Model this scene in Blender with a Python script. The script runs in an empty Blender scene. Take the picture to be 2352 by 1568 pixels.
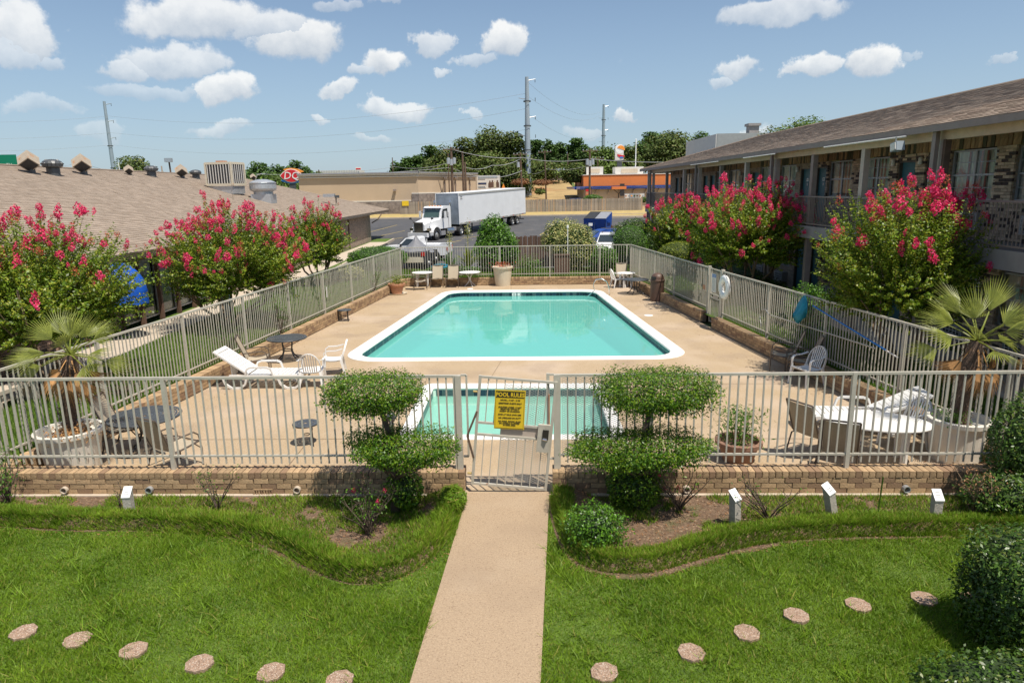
import bpy, bmesh, math, random
import numpy as np
from mathutils import Vector, Matrix, Euler
R = math.radians
sc = bpy.context.scene
col = sc.collection
random.seed(11)
rng = np.random.default_rng(11)

# ------------------------------------------------------------------ camera, sky, sun, exposure
EYE = 4.6
F_, CX_, CY_ = 1568.0, 1176.0, 784.0
TH, RO = math.atan(349 / 1568.0), R(1.0)
fw = np.array([0, math.cos(TH), -math.sin(TH)]); r0 = np.array([1.0, 0, 0]); u0 = np.array([0, math.sin(TH), math.cos(TH)])
rt = r0 * math.cos(RO) - u0 * math.sin(RO); up = u0 * math.cos(RO) + r0 * math.sin(RO)
cd = bpy.data.cameras.new('camera'); cam = bpy.data.objects.new('camera', cd); col.objects.link(cam)
cd.sensor_width = 36; cd.lens = 24.0; cd.clip_start = 0.1; cd.clip_end = 3000
cam.matrix_world = Matrix(((rt[0], up[0], -fw[0], 0), (rt[1], up[1], -fw[1], 0), (rt[2], up[2], -fw[2], EYE), (0, 0, 0, 1)))
sc.camera = cam

def ray(x, y): return fw + rt * (x - CX_) / F_ - up * (y - CY_) / F_
def G(x, y, z=0.0):
    d = ray(x, y); t = (z - EYE) / d[2]; return Vector((d[0] * t, d[1] * t, z))
def A(x, y, Y):
    d = ray(x, y); t = Y / d[1]; return Vector((d[0] * t, Y, EYE + d[2] * t))

SUNV = Vector((0.28, -0.33, 1.0)).normalized()
sd = bpy.data.lights.new('sun', 'SUN'); sd.energy = 5.0; sd.angle = R(0.5); sd.color = (1.0, 0.93, 0.82)
so = bpy.data.objects.new('sun', sd); col.objects.link(so)
so.rotation_euler = SUNV.to_track_quat('Z', 'Y').to_euler()
sc.view_settings.view_transform = 'Standard'; sc.view_settings.look = 'None'
sc.view_settings.exposure = 0.20; sc.view_settings.gamma = 1.0; sc.view_settings.use_curve_mapping = False
sc.cycles.max_bounces = 6; sc.cycles.transparent_max_bounces = 12; sc.cycles.diffuse_bounces = 3
sc.cycles.glossy_bounces = 3; sc.cycles.caustics_reflective = False; sc.cycles.caustics_refractive = False

world = bpy.data.worlds.new('World'); sc.world = world; world.use_nodes = True
wn = world.node_tree.nodes; wl = world.node_tree.links; wn.clear()
def N(t, **k):
    n = wn.new(t)
    for a, b in k.items(): setattr(n, a, b)
    return n
out = N('ShaderNodeOutputWorld'); bg = N('ShaderNodeBackground'); bg.inputs[1].default_value = 0.098
sky = N('ShaderNodeTexSky', sky_type='NISHITA', sun_disc=False)
sky.sun_elevation = math.asin(SUNV.z); sky.sun_rotation = math.atan2(SUNV.x, SUNV.y)
sky.air_density = 1.0; sky.dust_density = 0.9; sky.ozone_density = 2.6
tc = N('ShaderNodeTexCoord'); sx = N('ShaderNodeSeparateXYZ'); wl.new(tc.outputs['Generated'], sx.inputs[0])
def M(op, a, b=None, c=None):
    n = N('ShaderNodeMath', operation=op)
    for i, v in enumerate((a, b, c)):
        if v is None: continue
        if isinstance(v, (int, float)): n.inputs[i].default_value = v
        else: wl.new(v, n.inputs[i])
    return n.outputs[0]
az = M('ARCTAN2', sx.outputs[0], sx.outputs[1]); el = M('ARCSINE', sx.outputs[2])
nz = N('ShaderNodeTexNoise'); nz.inputs['Scale'].default_value = 9; nz.inputs['Detail'].default_value = 8; nz.inputs['Roughness'].default_value = 0.62
wl.new(tc.outputs['Generated'], nz.inputs['Vector'])
nsx = N('ShaderNodeSeparateColor'); wl.new(nz.outputs['Color'], nsx.inputs[0])
nz2 = N('ShaderNodeTexNoise'); nz2.inputs['Scale'].default_value = 30; nz2.inputs['Detail'].default_value = 6; nz2.inputs['Roughness'].default_value = 0.6
wl.new(tc.outputs['Generated'], nz2.inputs['Vector'])
azd = M('ADD', az, M('MULTIPLY', M('SUBTRACT', nsx.outputs[0], 0.5), 0.16))
eld = M('ADD', el, M('MULTIPLY', M('SUBTRACT', nsx.outputs[1], 0.5), 0.075))
cmb = N('ShaderNodeCombineXYZ'); wl.new(azd, cmb.inputs[0]); wl.new(eld, cmb.inputs[1])
# each cumulus: centre and half size in photograph terms, turned into azimuth / elevation; last value is its density
CL = [(60, 75, 95, 70, .9), (30, 120, 60, 40, .6), (120, 140, 50, 22, .5), (480, 45, 165, 48, .9), (680, 95, 95, 55, 1.0), (620, 65, 80, 40, .8), (400, 135, 130, 34, .75), (300, 150, 70, 28, .7),
      (500, 210, 75, 36, .95), (90, 245, 90, 20, .35), (910, 158, 60, 30, 1.0), (850, 175, 50, 16, .6), (1020, 98, 42, 30, .75), (1165, 95, 55, 44, 1.0), (1110, 140, 40, 16, .5),
      (1040, 165, 25, 10, .6), (775, 207, 55, 18, .85), (910, 252, 72, 20, .8), (705, 270, 26, 10, .6), (510, 305, 80, 18, .5), (1075, 268, 24, 8, .5), (255, 300, 60, 20, .3), (340, 205, 100, 18, .35),
      (1700, 155, 62, 24, .8), (1640, 185, 40, 12, .5), (1870, 158, 46, 26, .9), (1985, 138, 75, 34, 1.0), (1790, 25, 130, 28, .7), (1450, 260, 30, 15, .75), (1700, 300, 60, 16, .55), (1350, 310, 60, 14, .35), (2085, 115, 22, 10, .3), (2330, 118, 30, 12, .4),
      (850, 318, 60, 10, .4), (760, 8, 60, 12, .4), (900, 5, 60, 10, .4)]
cur = None; py = None
for (cx, cy, rx, ry, dn) in CL:
    d = ray(cx, cy); d = d / np.linalg.norm(d)
    d2 = ray(cx + rx, cy); d2 = d2 / np.linalg.norm(d2); d3 = ray(cx, cy - ry); d3 = d3 / np.linalg.norm(d3)
    a0, e0 = math.atan2(d[0], d[1]), math.asin(d[2])
    ra = abs(math.atan2(d2[0], d2[1]) - a0) * 1.16; rb = abs(math.asin(d3[2]) - e0) * 1.25
    vm = N('ShaderNodeVectorMath', operation='SUBTRACT'); wl.new(cmb.outputs[0], vm.inputs[0]); vm.inputs[1].default_value = (a0, e0, 0)
    v2 = N('ShaderNodeVectorMath', operation='MULTIPLY'); wl.new(vm.outputs[0], v2.inputs[0]); v2.inputs[1].default_value = (1 / ra, 1 / rb, 0)
    ln = N('ShaderNodeVectorMath', operation='LENGTH'); wl.new(v2.outputs[0], ln.inputs[0])
    val = M('MAXIMUM', M('SUBTRACT', 1.12, ln.outputs['Value']), 0)
    ys = N('ShaderNodeSeparateXYZ'); wl.new(v2.outputs[0], ys.inputs[0])
    if cur is None: cur = val; py = ys.outputs[1]; opq = M('MULTIPLY', 1.0, dn)
    else:
        gt = M('GREATER_THAN', val, cur)
        mx = N('ShaderNodeMix', data_type='FLOAT'); wl.new(gt, mx.inputs[0]); wl.new(py, mx.inputs[2]); wl.new(ys.outputs[1], mx.inputs[3])
        mo_ = N('ShaderNodeMix', data_type='FLOAT'); wl.new(gt, mo_.inputs[0]); wl.new(opq, mo_.inputs[2]); mo_.inputs[3].default_value = dn; opq = mo_.outputs[0]; py = mx.outputs[0]; cur = M('MAXIMUM', val, cur)
# scattered cumulus of the same kind all round the rest of the sky
gn = N('ShaderNodeTexNoise'); gn.inputs['Scale'].default_value = 3.2; gn.inputs['Detail'].default_value = 7; gn.inputs['Roughness'].default_value = 0.55
wl.new(tc.outputs['Generated'], gn.inputs['Vector'])
gc = M('MULTIPLY', M('MAXIMUM', M('SUBTRACT', gn.outputs[0], 0.56), 0), 5.0)
mr = N('ShaderNodeMapRange', interpolation_type='SMOOTHSTEP'); wl.new(M('MAXIMUM', M('SUBTRACT', M('ABSOLUTE', az), 0.68), M('SUBTRACT', el, 0.32)), mr.inputs[0])
mr.inputs[1].default_value = 0.0; mr.inputs[2].default_value = 0.25
gc = M('MULTIPLY', gc, mr.outputs[0])
dens = M('ADD', M('MAXIMUM', cur, gc), M('MULTIPLY', M('SUBTRACT', nz2.outputs[0], 0.5), 0.75))
ms = N('ShaderNodeMapRange', interpolation_type='SMOOTHSTEP'); wl.new(dens, ms.inputs[0]); ms.inputs[1].default_value = 0.14; ms.inputs[2].default_value = 0.46; ms.inputs[4].default_value = 0.84
up01 = N('ShaderNodeMapRange'); wl.new(M('ADD', py, M('MULTIPLY', M('SUBTRACT', nz2.outputs[0], 0.5), 1.6)), up01.inputs[0]); up01.inputs[1].default_value = -0.75; up01.inputs[2].default_value = 0.55
cc = N('ShaderNodeMix', data_type='RGBA'); wl.new(up01.outputs[0], cc.inputs[0]); cc.inputs[6].default_value = (5.0, 5.5, 6.1, 1); cc.inputs[7].default_value = (9.4, 9.3, 9.0, 1)
# pale summer haze low in the sky, the same all the way round
hz = N('ShaderNodeMapRange'); wl.new(el, hz.inputs[0]); hz.inputs[1].default_value = 0.30; hz.inputs[2].default_value = -0.02; hz.inputs[3].default_value = 0.08; hz.inputs[4].default_value = 0.60
hm = N('ShaderNodeMix', data_type='RGBA'); wl.new(hz.outputs[0], hm.inputs[0]); wl.new(sky.outputs[0], hm.inputs[6]); hm.inputs[7].default_value = (3.9, 5.4, 7.0, 1)
sm = N('ShaderNodeMix', data_type='RGBA'); wl.new(M('MULTIPLY', ms.outputs[0], M('MAXIMUM', opq, M('MULTIPLY', M('GREATER_THAN', gc, cur), 0.85))), sm.inputs[0]); wl.new(hm.outputs[2], sm.inputs[6]); wl.new(cc.outputs[2], sm.inputs[7])
wl.new(sm.outputs[2], bg.inputs[0]); wl.new(bg.outputs[0], out.inputs[0])

# ------------------------------------------------------------------ helpers
def ss(a, b, x):
    t = min(1.0, max(0.0, (x - a) / (b - a))); return t * t * (3 - 2 * t)
def hg(x, y):                                   # height of the land
    h = 0.1 + 0.035 * max(0.0, min(y, 98) - 64)
    side = max(ss(-2, 4, x) * (1 - ss(12.5, 17, x)), ss(140, 168, y) * ss(-60, -10, x))
    h += ss(106, 168, y) * 5.6 * side
    return h
def GT(x, y):                                   # point of the land under a line of sight
    lo, hi = 20.0, 400.0; d = ray(x, y)
    for i in range(50):
        m = (lo + hi) / 2
        if EYE + d[2] / d[1] * m > hg(d[0] / d[1] * m, m): lo = m
        else: hi = m
    return A(x, y, lo)

class MB:
    def __init__(s): s.v = []; s.f = []
    def add(s, vs, fs):
        o = len(s.v); s.v += [tuple(v) for v in vs]; s.f += [tuple(i + o for i in f) for f in fs]; return s
    def box(s, c, d, rz=0.0, m=None, taper=1.0):
        hx, hy, hz_ = d[0] / 2, d[1] / 2, d[2] / 2
        vs = [Vector((sx_ * hx * (taper if z > 0 else 1), sy_ * hy * (taper if z > 0 else 1), z * hz_)) for z in (-1, 1) for sx_, sy_ in ((-1, -1), (1, -1), (1, 1), (-1, 1))]
        rot = m if m is not None else Matrix.Rotation(rz, 3, 'Z')
        vs = [rot @ v + Vector(c) for v in vs]
        return s.add(vs, [(3, 2, 1, 0), (4, 5, 6, 7), (0, 1, 5, 4), (1, 2, 6, 5), (2, 3, 7, 6), (3, 0, 4, 7)])
    def bar(s, p0, p1, w, h=None, roll=None):     # rectangular bar between two points
        p0, p1 = Vector(p0), Vector(p1); h = h or w; d = (p1 - p0)
        L = d.length; d.normalize(); ref = Vector(roll) if roll else (Vector((0, 0, 1)) if abs(d.z) < .9 else Vector((1, 0, 0)))
        a = d.cross(ref).normalized(); b = a.cross(d).normalized()
        vs = [p + a * (i * w / 2) + b * (j * h / 2) for p in (p0, p1) for i, j in ((-1, -1), (1, -1), (1, 1), (-1, 1))]
        return s.add(vs, [(3, 2, 1, 0), (4, 5, 6, 7), (0, 1, 5, 4), (1, 2, 6, 5), (2, 3, 7, 6), (3, 0, 4, 7)])
    def tube(s, pts, r, n=6, caps=True):
        pts = [Vector(p) for p in pts]; rs = r if isinstance(r, (list, tuple)) else [r] * len(pts); vs = []; fs = []
        a = None
        for i, p in enumerate(pts):
            d = (pts[min(i + 1, len(pts) - 1)] - pts[max(i - 1, 0)]).normalized()
            if a is None:
                a = d.cross(Vector((0, 0, 1)) if abs(d.z) < .95 else Vector((1, 0, 0))).normalized()
            a = (a - d * a.dot(d)).normalized(); b = d.cross(a)
            vs += [p + (a * math.cos(k * 2 * math.pi / n) + b * math.sin(k * 2 * math.pi / n)) * rs[i] for k in range(n)]
        for i in range(len(pts) - 1):
            for k in range(n):
                fs.append((i * n + k, i * n + (k + 1) % n, (i + 1) * n + (k + 1) % n, (i + 1) * n + k))
        if caps: fs += [tuple(range(n))[::-1], tuple((len(pts) - 1) * n + k for k in range(n))]
        return s.add(vs, fs)
    def lathe(s, prof, c=(0, 0, 0), n=24, a0=0, sy_=1.0):
        vs = [(c[0] + r * math.cos(a0 + k * 2 * math.pi / n), c[1] + sy_ * r * math.sin(a0 + k * 2 * math.pi / n), c[2] + z) for r, z in prof for k in range(n)]
        fs = [(i * n + k, i * n + (k + 1) % n, (i + 1) * n + (k + 1) % n, (i + 1) * n + k) for i in range(len(prof) - 1) for k in range(n)]
        return s.add(vs, fs)
    def disc(s, c, r, n=24, flip=False, sy_=1.0):
        f = tuple(range(n)); return s.add([(c[0] + r * math.cos(k * 2 * math.pi / n), c[1] + sy_ * r * math.sin(k * 2 * math.pi / n), c[2]) for k in range(n)], [f[::-1] if flip else f])
    def prism(s, poly, z0, z1):
        n = len(poly); vs = [(x, y, z0) for x, y in poly] + [(x, y, z1) for x, y in poly]
        return s.add(vs, [tuple(range(n))[::-1], tuple(range(n, 2 * n))] + [(i, (i + 1) % n, n + (i + 1) % n, n + i) for i in range(n)])
    def xprism(s, prof, x0, x1, k=1.0):           # side profile (y,z) pushed along x
        n = len(prof); vs = [(x0, y, z) for y, z in prof] + [(x1, y, z) for y, z in prof]
        return s.add(vs, [tuple(range(n)), tuple(range(n, 2 * n))[::-1]] + [(i, n + i, n + (i + 1) % n, (i + 1) % n) for i in range(n)])
    def sheet(s, pts): return s.add(pts, [tuple(range(len(pts)))])
    def mesh(s, name, m, smooth=False, off=None):
        me = bpy.data.meshes.new(name)
        vs = s.v if off is None else [(v[0] - off[0], v[1] - off[1], v[2] - off[2]) for v in s.v]
        me.from_pydata(vs, [], s.f); me.update()
        if m: me.materials.append(m)
        if smooth: me.polygons.foreach_set('use_smooth', [True] * len(me.polygons)); me.update()
        return me
    def build(s, name, m, parent=None, smooth=False, off=None, loc=None):
        if off is None and parent is not None and parent.get('_w'): off = tuple(parent.location)
        return mo(name, s.mesh(name, m, smooth, off), parent, loc)

def mo(name, me, parent=None, loc=None, rot=None):
    o = bpy.data.objects.new(name, me); col.objects.link(o)
    if parent is not None: o.parent = parent
    if loc is not None: o.location = loc
    if rot is not None: o.rotation_euler = rot
    return o
def fm(name, V, Fs, m, parent=None, smooth=False):    # fast mesh from arrays
    me = bpy.data.meshes.new(name); V = np.asarray(V, dtype=np.float32); Fs = np.asarray(Fs, dtype=np.int32)
    if parent is not None and parent.get('_w'): V = V - np.array(parent.location, dtype=np.float32)
    me.vertices.add(len(V)); me.vertices.foreach_set('co', V.ravel())
    k = Fs.shape[1]; me.loops.add(Fs.size); me.loops.foreach_set('vertex_index', Fs.ravel())
    me.polygons.add(len(Fs)); me.polygons.foreach_set('loop_start', np.arange(0, Fs.size, k, dtype=np.int32))
    me.update(calc_edges=True); me.materials.append(m)
    if smooth: me.polygons.foreach_set('use_smooth', np.ones(len(Fs), dtype=bool))
    return mo(name, me, parent)
def tag(o, label=None, cat=None, group=None, kind=None):
    if label: o['label'] = label
    if cat: o['category'] = cat
    if group: o['group'] = group
    if kind: o['kind'] = kind
    return o
def thing(name, label, cat, loc=(0, 0, 0), rz=0.0, group=None, w=False):
    o = bpy.data.objects.new(name, None); col.objects.link(o); o.location = loc; o.rotation_euler = (0, 0, rz)
    o.empty_display_size = 0.2
    if w: o['_w'] = 1
    return tag(o, label, cat, group)
def dup(o, loc=None, rz=None, label=None, parent=None, scale=None):
    c = o.copy(); col.objects.link(c)
    if parent is not None: c.parent = parent
    if loc is not None: c.location = loc
    if rz is not None: c.rotation_euler = (0, 0, rz)
    if label: c['label'] = label
    if scale: c.scale = scale
    for ch in list(o.children): dup(ch, parent=c)
    return c

# ------------------------------------------------------------------ materials
MATS = {}
def mat(name, c, rough=0.6, var=0.15, scale=8.0, bump=0.0, bscale=None, isl=0.0, metal=0.0, spec=0.5, c2=None, coord='Object', detail=4, transl=0.0, alt=None, altamt=0.5, coat=0.0):
    m = bpy.data.materials.new(name); m.use_nodes = True; nt = m.node_tree; n = nt.nodes; l = nt.links
    b = n['Principled BSDF']; b.inputs['Roughness'].default_value = rough; b.inputs['Metallic'].default_value = metal
    b.inputs['Specular IOR Level'].default_value = spec; b.inputs['Coat Weight'].default_value = coat
    t = n.new('ShaderNodeTexCoord'); nz_ = n.new('ShaderNodeTexNoise'); nz_.inputs['Scale'].default_value = scale; nz_.inputs['Detail'].default_value = detail
    nz_.inputs['Roughness'].default_value = 0.65
    l.new(t.outputs[coord], nz_.inputs['Vector'])
    fac = nz_.outputs[0]
    mr_ = n.new('ShaderNodeMapRange'); mr_.inputs[1].default_value = 0.28; mr_.inputs[2].default_value = 0.72; l.new(fac, mr_.inputs[0])
    mx = n.new('ShaderNodeMix'); mx.data_type = 'RGBA'; l.new(mr_.outputs[0], mx.inputs[0])
    ca = tuple(x * (1 - var) for x in c); cb = c2 if c2 else tuple(min(1, x * (1 + var)) for x in c)
    mx.inputs[6].default_value = (*ca, 1); mx.inputs[7].default_value = (*cb, 1)
    res = mx.outputs[2]
    if isl or alt:
        g = n.new('ShaderNodeNewGeometry'); oi = n.new('ShaderNodeObjectInfo')
        ad = n.new('ShaderNodeMath'); ad.operation = 'ADD'; l.new(g.outputs['Random Per Island'], ad.inputs[0]); l.new(oi.outputs['Random'], ad.inputs[1])
        fr = n.new('ShaderNodeMath'); fr.operation = 'FRACT'; l.new(ad.outputs[0], fr.inputs[0])
        rnd = fr.outputs[0]
        if isl:
            m2 = n.new('ShaderNodeMapRange'); m2.inputs[3].default_value = 1 - isl; m2.inputs[4].default_value = 1 + isl; l.new(rnd, m2.inputs[0])
            mm = n.new('ShaderNodeMix'); mm.data_type = 'RGBA'; mm.blend_type = 'MULTIPLY'; mm.inputs[0].default_value = 1
            l.new(res, mm.inputs[6]); l.new(m2.outputs[0], mm.inputs[7]); res = mm.outputs[2]
        if alt:
            f2 = n.new('ShaderNodeMath'); f2.operation = 'MULTIPLY'; f2.inputs[1].default_value = 7.31; l.new(rnd, f2.inputs[0])
            f3 = n.new('ShaderNodeMath'); f3.operation = 'FRACT'; l.new(f2.outputs[0], f3.inputs[0])
            f4 = n.new('ShaderNodeMath'); f4.operation = 'LESS_THAN'; f4.inputs[1].default_value = altamt; l.new(f3.outputs[0], f4.inputs[0])
            m3 = n.new('ShaderNodeMix'); m3.data_type = 'RGBA'; l.new(f4.outputs[0], m3.inputs[0]); l.new(res, m3.inputs[6]); m3.inputs[7].default_value = (*alt, 1); res = m3.outputs[2]
    l.new(res, b.inputs['Base Color'])
    if bump:
        n2 = n.new('ShaderNodeTexNoise'); n2.inputs['Scale'].default_value = bscale or scale * 4; n2.inputs['Detail'].default_value = 3; l.new(t.outputs[coord], n2.inputs['Vector'])
        bp = n.new('ShaderNodeBump'); bp.inputs['Strength'].default_value = bump; bp.inputs['Distance'].default_value = 0.02; l.new(n2.outputs[0], bp.inputs['Height']); l.new(bp.outputs[0], b.inputs['Normal'])
    if transl:
        tr = n.new('ShaderNodeBsdfTranslucent'); l.new(res, tr.inputs[0]); ms_ = n.new('ShaderNodeMixShader'); ms_.inputs[0].default_value = transl
        l.new(b.outputs[0], ms_.inputs[1]); l.new(tr.outputs[0], ms_.inputs[2]); l.new(ms_.outputs[0], n['Material Output'].inputs[0])
    MATS[name] = m
    return m
def layer(m, c, scale, lo, hi, amt=1.0, coord='Object', stretch=None, detail=5):
    """stains or patches with a shape of their own laid over the base colour"""
    nt = m.node_tree; n = nt.nodes; l = nt.links; b = n['Principled BSDF']; src = b.inputs['Base Color'].links[0].from_socket
    t = n.new('ShaderNodeTexCoord'); nz_ = n.new('ShaderNodeTexNoise'); nz_.inputs['Scale'].default_value = scale; nz_.inputs['Detail'].default_value = detail
    if stretch:
        mp = n.new('ShaderNodeMapping'); mp.inputs['Scale'].default_value = stretch; l.new(t.outputs[coord], mp.inputs[0]); l.new(mp.outputs[0], nz_.inputs['Vector'])
    else: l.new(t.outputs[coord], nz_.inputs['Vector'])
    r = n.new('ShaderNodeMapRange'); r.inputs[1].default_value = lo; r.inputs[2].default_value = hi; r.inputs[4].default_value = amt; l.new(nz_.outputs[0], r.inputs[0])
    mx = n.new('ShaderNodeMix'); mx.data_type = 'RGBA'; l.new(r.outputs[0], mx.inputs[0]); l.new(src, mx.inputs[6]); mx.inputs[7].default_value = (*c, 1)
    l.new(mx.outputs[2], b.inputs['Base Color'])
    for lk in b.inputs['Base Color'].links: pass
    return m
BR = mat('brick_tan', (.40, .27, .15), .85, .25, 14, .5, 60, isl=.22, alt=(.27, .17, .10), altamt=.2, coord='Object')
BRH = mat('brick_house', (.50, .37, .26), .85, .2, 9, .5, 50, isl=.3, alt=(.07, .05, .045), altamt=.24)
BRL = mat('brick_left_house', (.37, .24, .17), .85, .2, 9, .5, 50, isl=.25, alt=(.06, .045, .04), altamt=.22)
MORT = mat('mortar', (.20, .15, .11), .95, .15, 20, .3)
CONC = mat('aggregate_concrete', (.37, .27, .175), .9, .25, 45, .35, 160, detail=8); layer(CONC, (.54, .43, .31), 95, .56, .66, .55); layer(CONC, (.29, .21, .14), .9, .48, .75, .55); layer(CONC, (.20, .13, .08), 60, .58, .66, .75); layer(CONC, (.46, .37, .27), .5, .55, .75, .5)
DECK = mat('deck_concrete', (.395, .29, .175), .9, .18, 40, .3, 140, detail=8); layer(DECK, (.50, .39, .29), .45, .48, .66, .65); layer(DECK, (.25, .18, .125), .8, .52, .74, .6); layer(DECK, (.54, .44, .34), 75, .54, .66, .65); layer(DECK, (.20, .13, .09), 60, .64, .72, .6)
COPING = mat('white_coping', (.80, .78, .74), .55, .04, 5, .1)
WHITE = mat('white_paint', (.80, .80, .78), .35, .04, 5)
RESIN = mat('white_resin', (.80, .79, .76), .38, .04, 6, spec=.5, transl=.10)
FEN = mat('fence_paint', (.46, .43, .36), .5, .10, 6, .1); layer(FEN, (.28, .12, .05), 7, .68, .76, .8)
BLK = mat('black_iron', (.030, .032, .034), .42, .3, 20, .2)
BLKT = mat('dark_mesh_top', (.075, .085, .095), .40, .2, 10, .1)
SLING = mat('tan_sling', (.42, .35, .255), .8, .08, 30, .15, 300); SLINGF = mat('bronze_frame', (.11, .085, .065), .4, .15, 10)
TERRA = mat('terracotta', (.44, .21, .12), .8, .15, 8, .2)
CREAM = mat('cream_planter', (.62, .55, .42), .6, .06, 4, .05); PLW = mat('white_planter', (.68, .64, .56), .55, .08, 4, .1); layer(PLW, (.42, .33, .22), 3, .6, .8, .5)
SOIL = mat('soil', (.17, .10, .06), .95, .35, 12, .8); SOIL2 = mat('dry_soil', (.15, .095, .058), .95, .45, 14, 1.0, detail=8); layer(SOIL2, (.38, .27, .17), 30, .58, .66, .8); layer(SOIL2, (.08, .09, .03), 3, .55, .7, .7)
GRB = mat('lawn_base', (.075, .135, .015), .95, .35, 6, .6, 60, c2=(.13, .20, .025))
GR = mat('grass_blade', (.125, .26, .010), .5, .3, 1.1, isl=.38, spec=.25, alt=(.30, .29, .06), altamt=.08, transl=.35, c2=(.23, .35, .026), detail=6)
GR2 = mat('bed_grass', (.11, .26, .012), .5, .3, 1.6, isl=.4, spec=.25, alt=(.34, .28, .07), altamt=.10, transl=.35, c2=(.25, .37, .03), detail=6)
GRD = mat('yard_grass', (.12, .23, .025), .6, .3, 2, isl=.3, spec=.2, transl=.3, c2=(.20, .31, .05))
LEAF = mat('myrtle_leaf', (.10, .20, .010), .42, .3, 1.5, isl=.5, spec=.35, alt=(.30, .33, .03), altamt=.25, transl=.35, c2=(.20, .29, .018))
LEAFH = mat('topiary_leaf', (.055, .135, .006), .40, .25, 3, isl=.5, spec=.35, alt=(.17, .27, .014), altamt=.34, transl=.3)
LEAFG = mat('hedge_leaf', (.06, .12, .014), .36, .3, 3, isl=.45, spec=.4, alt=(.15, .19, .03), altamt=.10, transl=.22)
LEAFY = mat('golden_leaf', (.20, .24, .012), .5, .2, 3, isl=.3, transl=.3, alt=(.11, .17, .015), altamt=.25)
LEAFV = mat('variegated_leaf', (.58, .54, .20), .45, .2, 4, isl=.3, transl=.3, alt=(.12, .19, .03), altamt=.42)
LEAFB = mat('bright_leaf', (.11, .25, .015), .4, .25, 3, isl=.35, transl=.35, alt=(.05, .12, .015), altamt=.3)
DARKL = mat('leaf_shade', (.022, .045, .008), .8, .3, 6, .5)  # shade inside the foliage, put into the colour of the shrub cores
PINE = mat('pine_foliage', (.06, .13, .022), .7, .35, .25, isl=.5, transl=.25, c2=(.10, .19, .03)); OAK = mat('oak_foliage', (.075, .125, .018), .7, .35, .25, isl=.5, transl=.25, c2=(.13, .18, .03), alt=(.18, .18, .05), altamt=.1)
OAKB = mat('light_foliage', (.10, .18, .02), .6, .3, .3, isl=.5, transl=.3, c2=(.14, .21, .03)); RUST = mat('dry_brush', (.22, .10, .04), .8, .4, .5, isl=.4)
BARK = mat('bark', (.20, .14, .09), .9, .3, 10, .6); BARKD = mat('dark_bark', (.09, .065, .045), .9, .3, 10, .6)
PINK = mat('pink_blossom', (.78, .028, .14), .6, .2, 5, isl=.3, transl=.35, alt=(.85, .10, .26), altamt=.25)
CORAL = mat('coral_blossom', (.60, .07, .06), .7, .3, 5, isl=.35, transl=.3, alt=(.35, .17, .05), altamt=.35)
ROOF = mat('shingle', (.32, .255, .20), .95, .10, 1.2, .4, 90, isl=.09, alt=(.275, .215, .165), altamt=.2)
ROOFR = mat('shingle_right', (.38, .295, .225), .95, .12, 1.0, .4, 90, isl=.10, alt=(.31, .23, .175), altamt=.25)
TRIM = mat('taupe_trim', (.25, .20, .175), .6, .12, 4, .1); TRIML = mat('light_taupe_trim', (.46, .38, .32), .6, .1, 4, .1); BEAM = mat('beam_tan', (.52, .40, .27), .7, .12, 5, .2)
SOFF = mat('soffit', (.34, .28, .20), .8, .15, 3); WOODR = mat('rough_siding', (.32, .20, .11), .85, .3, 8, .5, 40, isl=.3, alt=(.08, .07, .04), altamt=.3)
TEAL = mat('teal_door', (.03, .12, .15), .45, .1, 4); SLAB = mat('slab_grey', (.30, .28, .27), .8, .12, 3, .2)
CURT = mat('curtain', (.82, .80, .70), .9, .25, 3, coord='Object', detail=2); CURTR = mat('curtain_stripe', (.45, .16, .13), .9, .3, 6)
ALU = mat('window_metal', (.36, .36, .38), .4, .1, 5, metal=.3); STEEL = mat('steel_pole', (.33, .39, .44), .45, .08, .5, metal=.2); CHROME = mat('chrome', (.72, .72, .72), .18, .05, 5, metal=1.0)
GALV = mat('galvanised', (.50, .52, .54), .35, .12, 6, metal=.5); layer(GALV, (.30, .20, .12), 5, .6, .8, .4)
VENT = mat('vent_tan', (.40, .33, .25), .6, .15, 5); layer(VENT, (.45, .19, .06), 3, .56, .66, .8); VENTD = mat('dark_turbine', (.075, .08, .085), .4, .2, 8)
ASPH = mat('asphalt', (.072, .072, .076), .9, .18, 1.2, .3, 40, coord='Object', detail=8); layer(ASPH, (.15, .135, .12), .35, .54, .72, .6); layer(ASPH, (.035, .035, .037), .25, .6, .72, .7)
YEL = mat('lot_yellow', (.45, .34, .12), .8, .25, 6); DRYG = mat('dry_grass', (.42, .31, .12), .95, .25, 1.5, .4, 20, detail=7); layer(DRYG, (.30, .27, .09), .35, .55, .7, .6)
HILLM = mat('hill_grass', (.36, .25, .11), .95, .25, .3, .5, 6, detail=8); layer(HILLM, (.34, .15, .06), .12, .56, .64, .7); layer(HILLM, (.10, .13, .03), .07, .56, .66, .8)
LAND = mat('land', (.09, .13, .035), .95, .3, .4, .3, 10); PATHL = mat('path_concrete', (.50, .42, .33), .9, .12, 4, .2)
FWOOD = mat('weathered_fence', (.27, .235, .20), .9, .3, 5, .4, 30, isl=.25, alt=(.40, .28, .19), altamt=.06); DWOOD = mat('brown_fence', (.115, .065, .045), .85, .25, 8, .3, 30, isl=.25)
POLEW = mat('utility_wood', (.13, .085, .06), .9, .25, 3, .3); WIRE = mat('wire', (.30, .32, .34), .6, .1, 3)
TAN = mat('tan_stucco', (.50, .385, .27), .9, .05, .4, .1); STONE = mat('ledge_stone', (.17, .135, .125), .9, .45, 1.6, .8, 8, alt=None, detail=8, c2=(.33, .28, .25)); TRW = mat('trim_white', (.68, .65, .60), .7, .06, 2)
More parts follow.
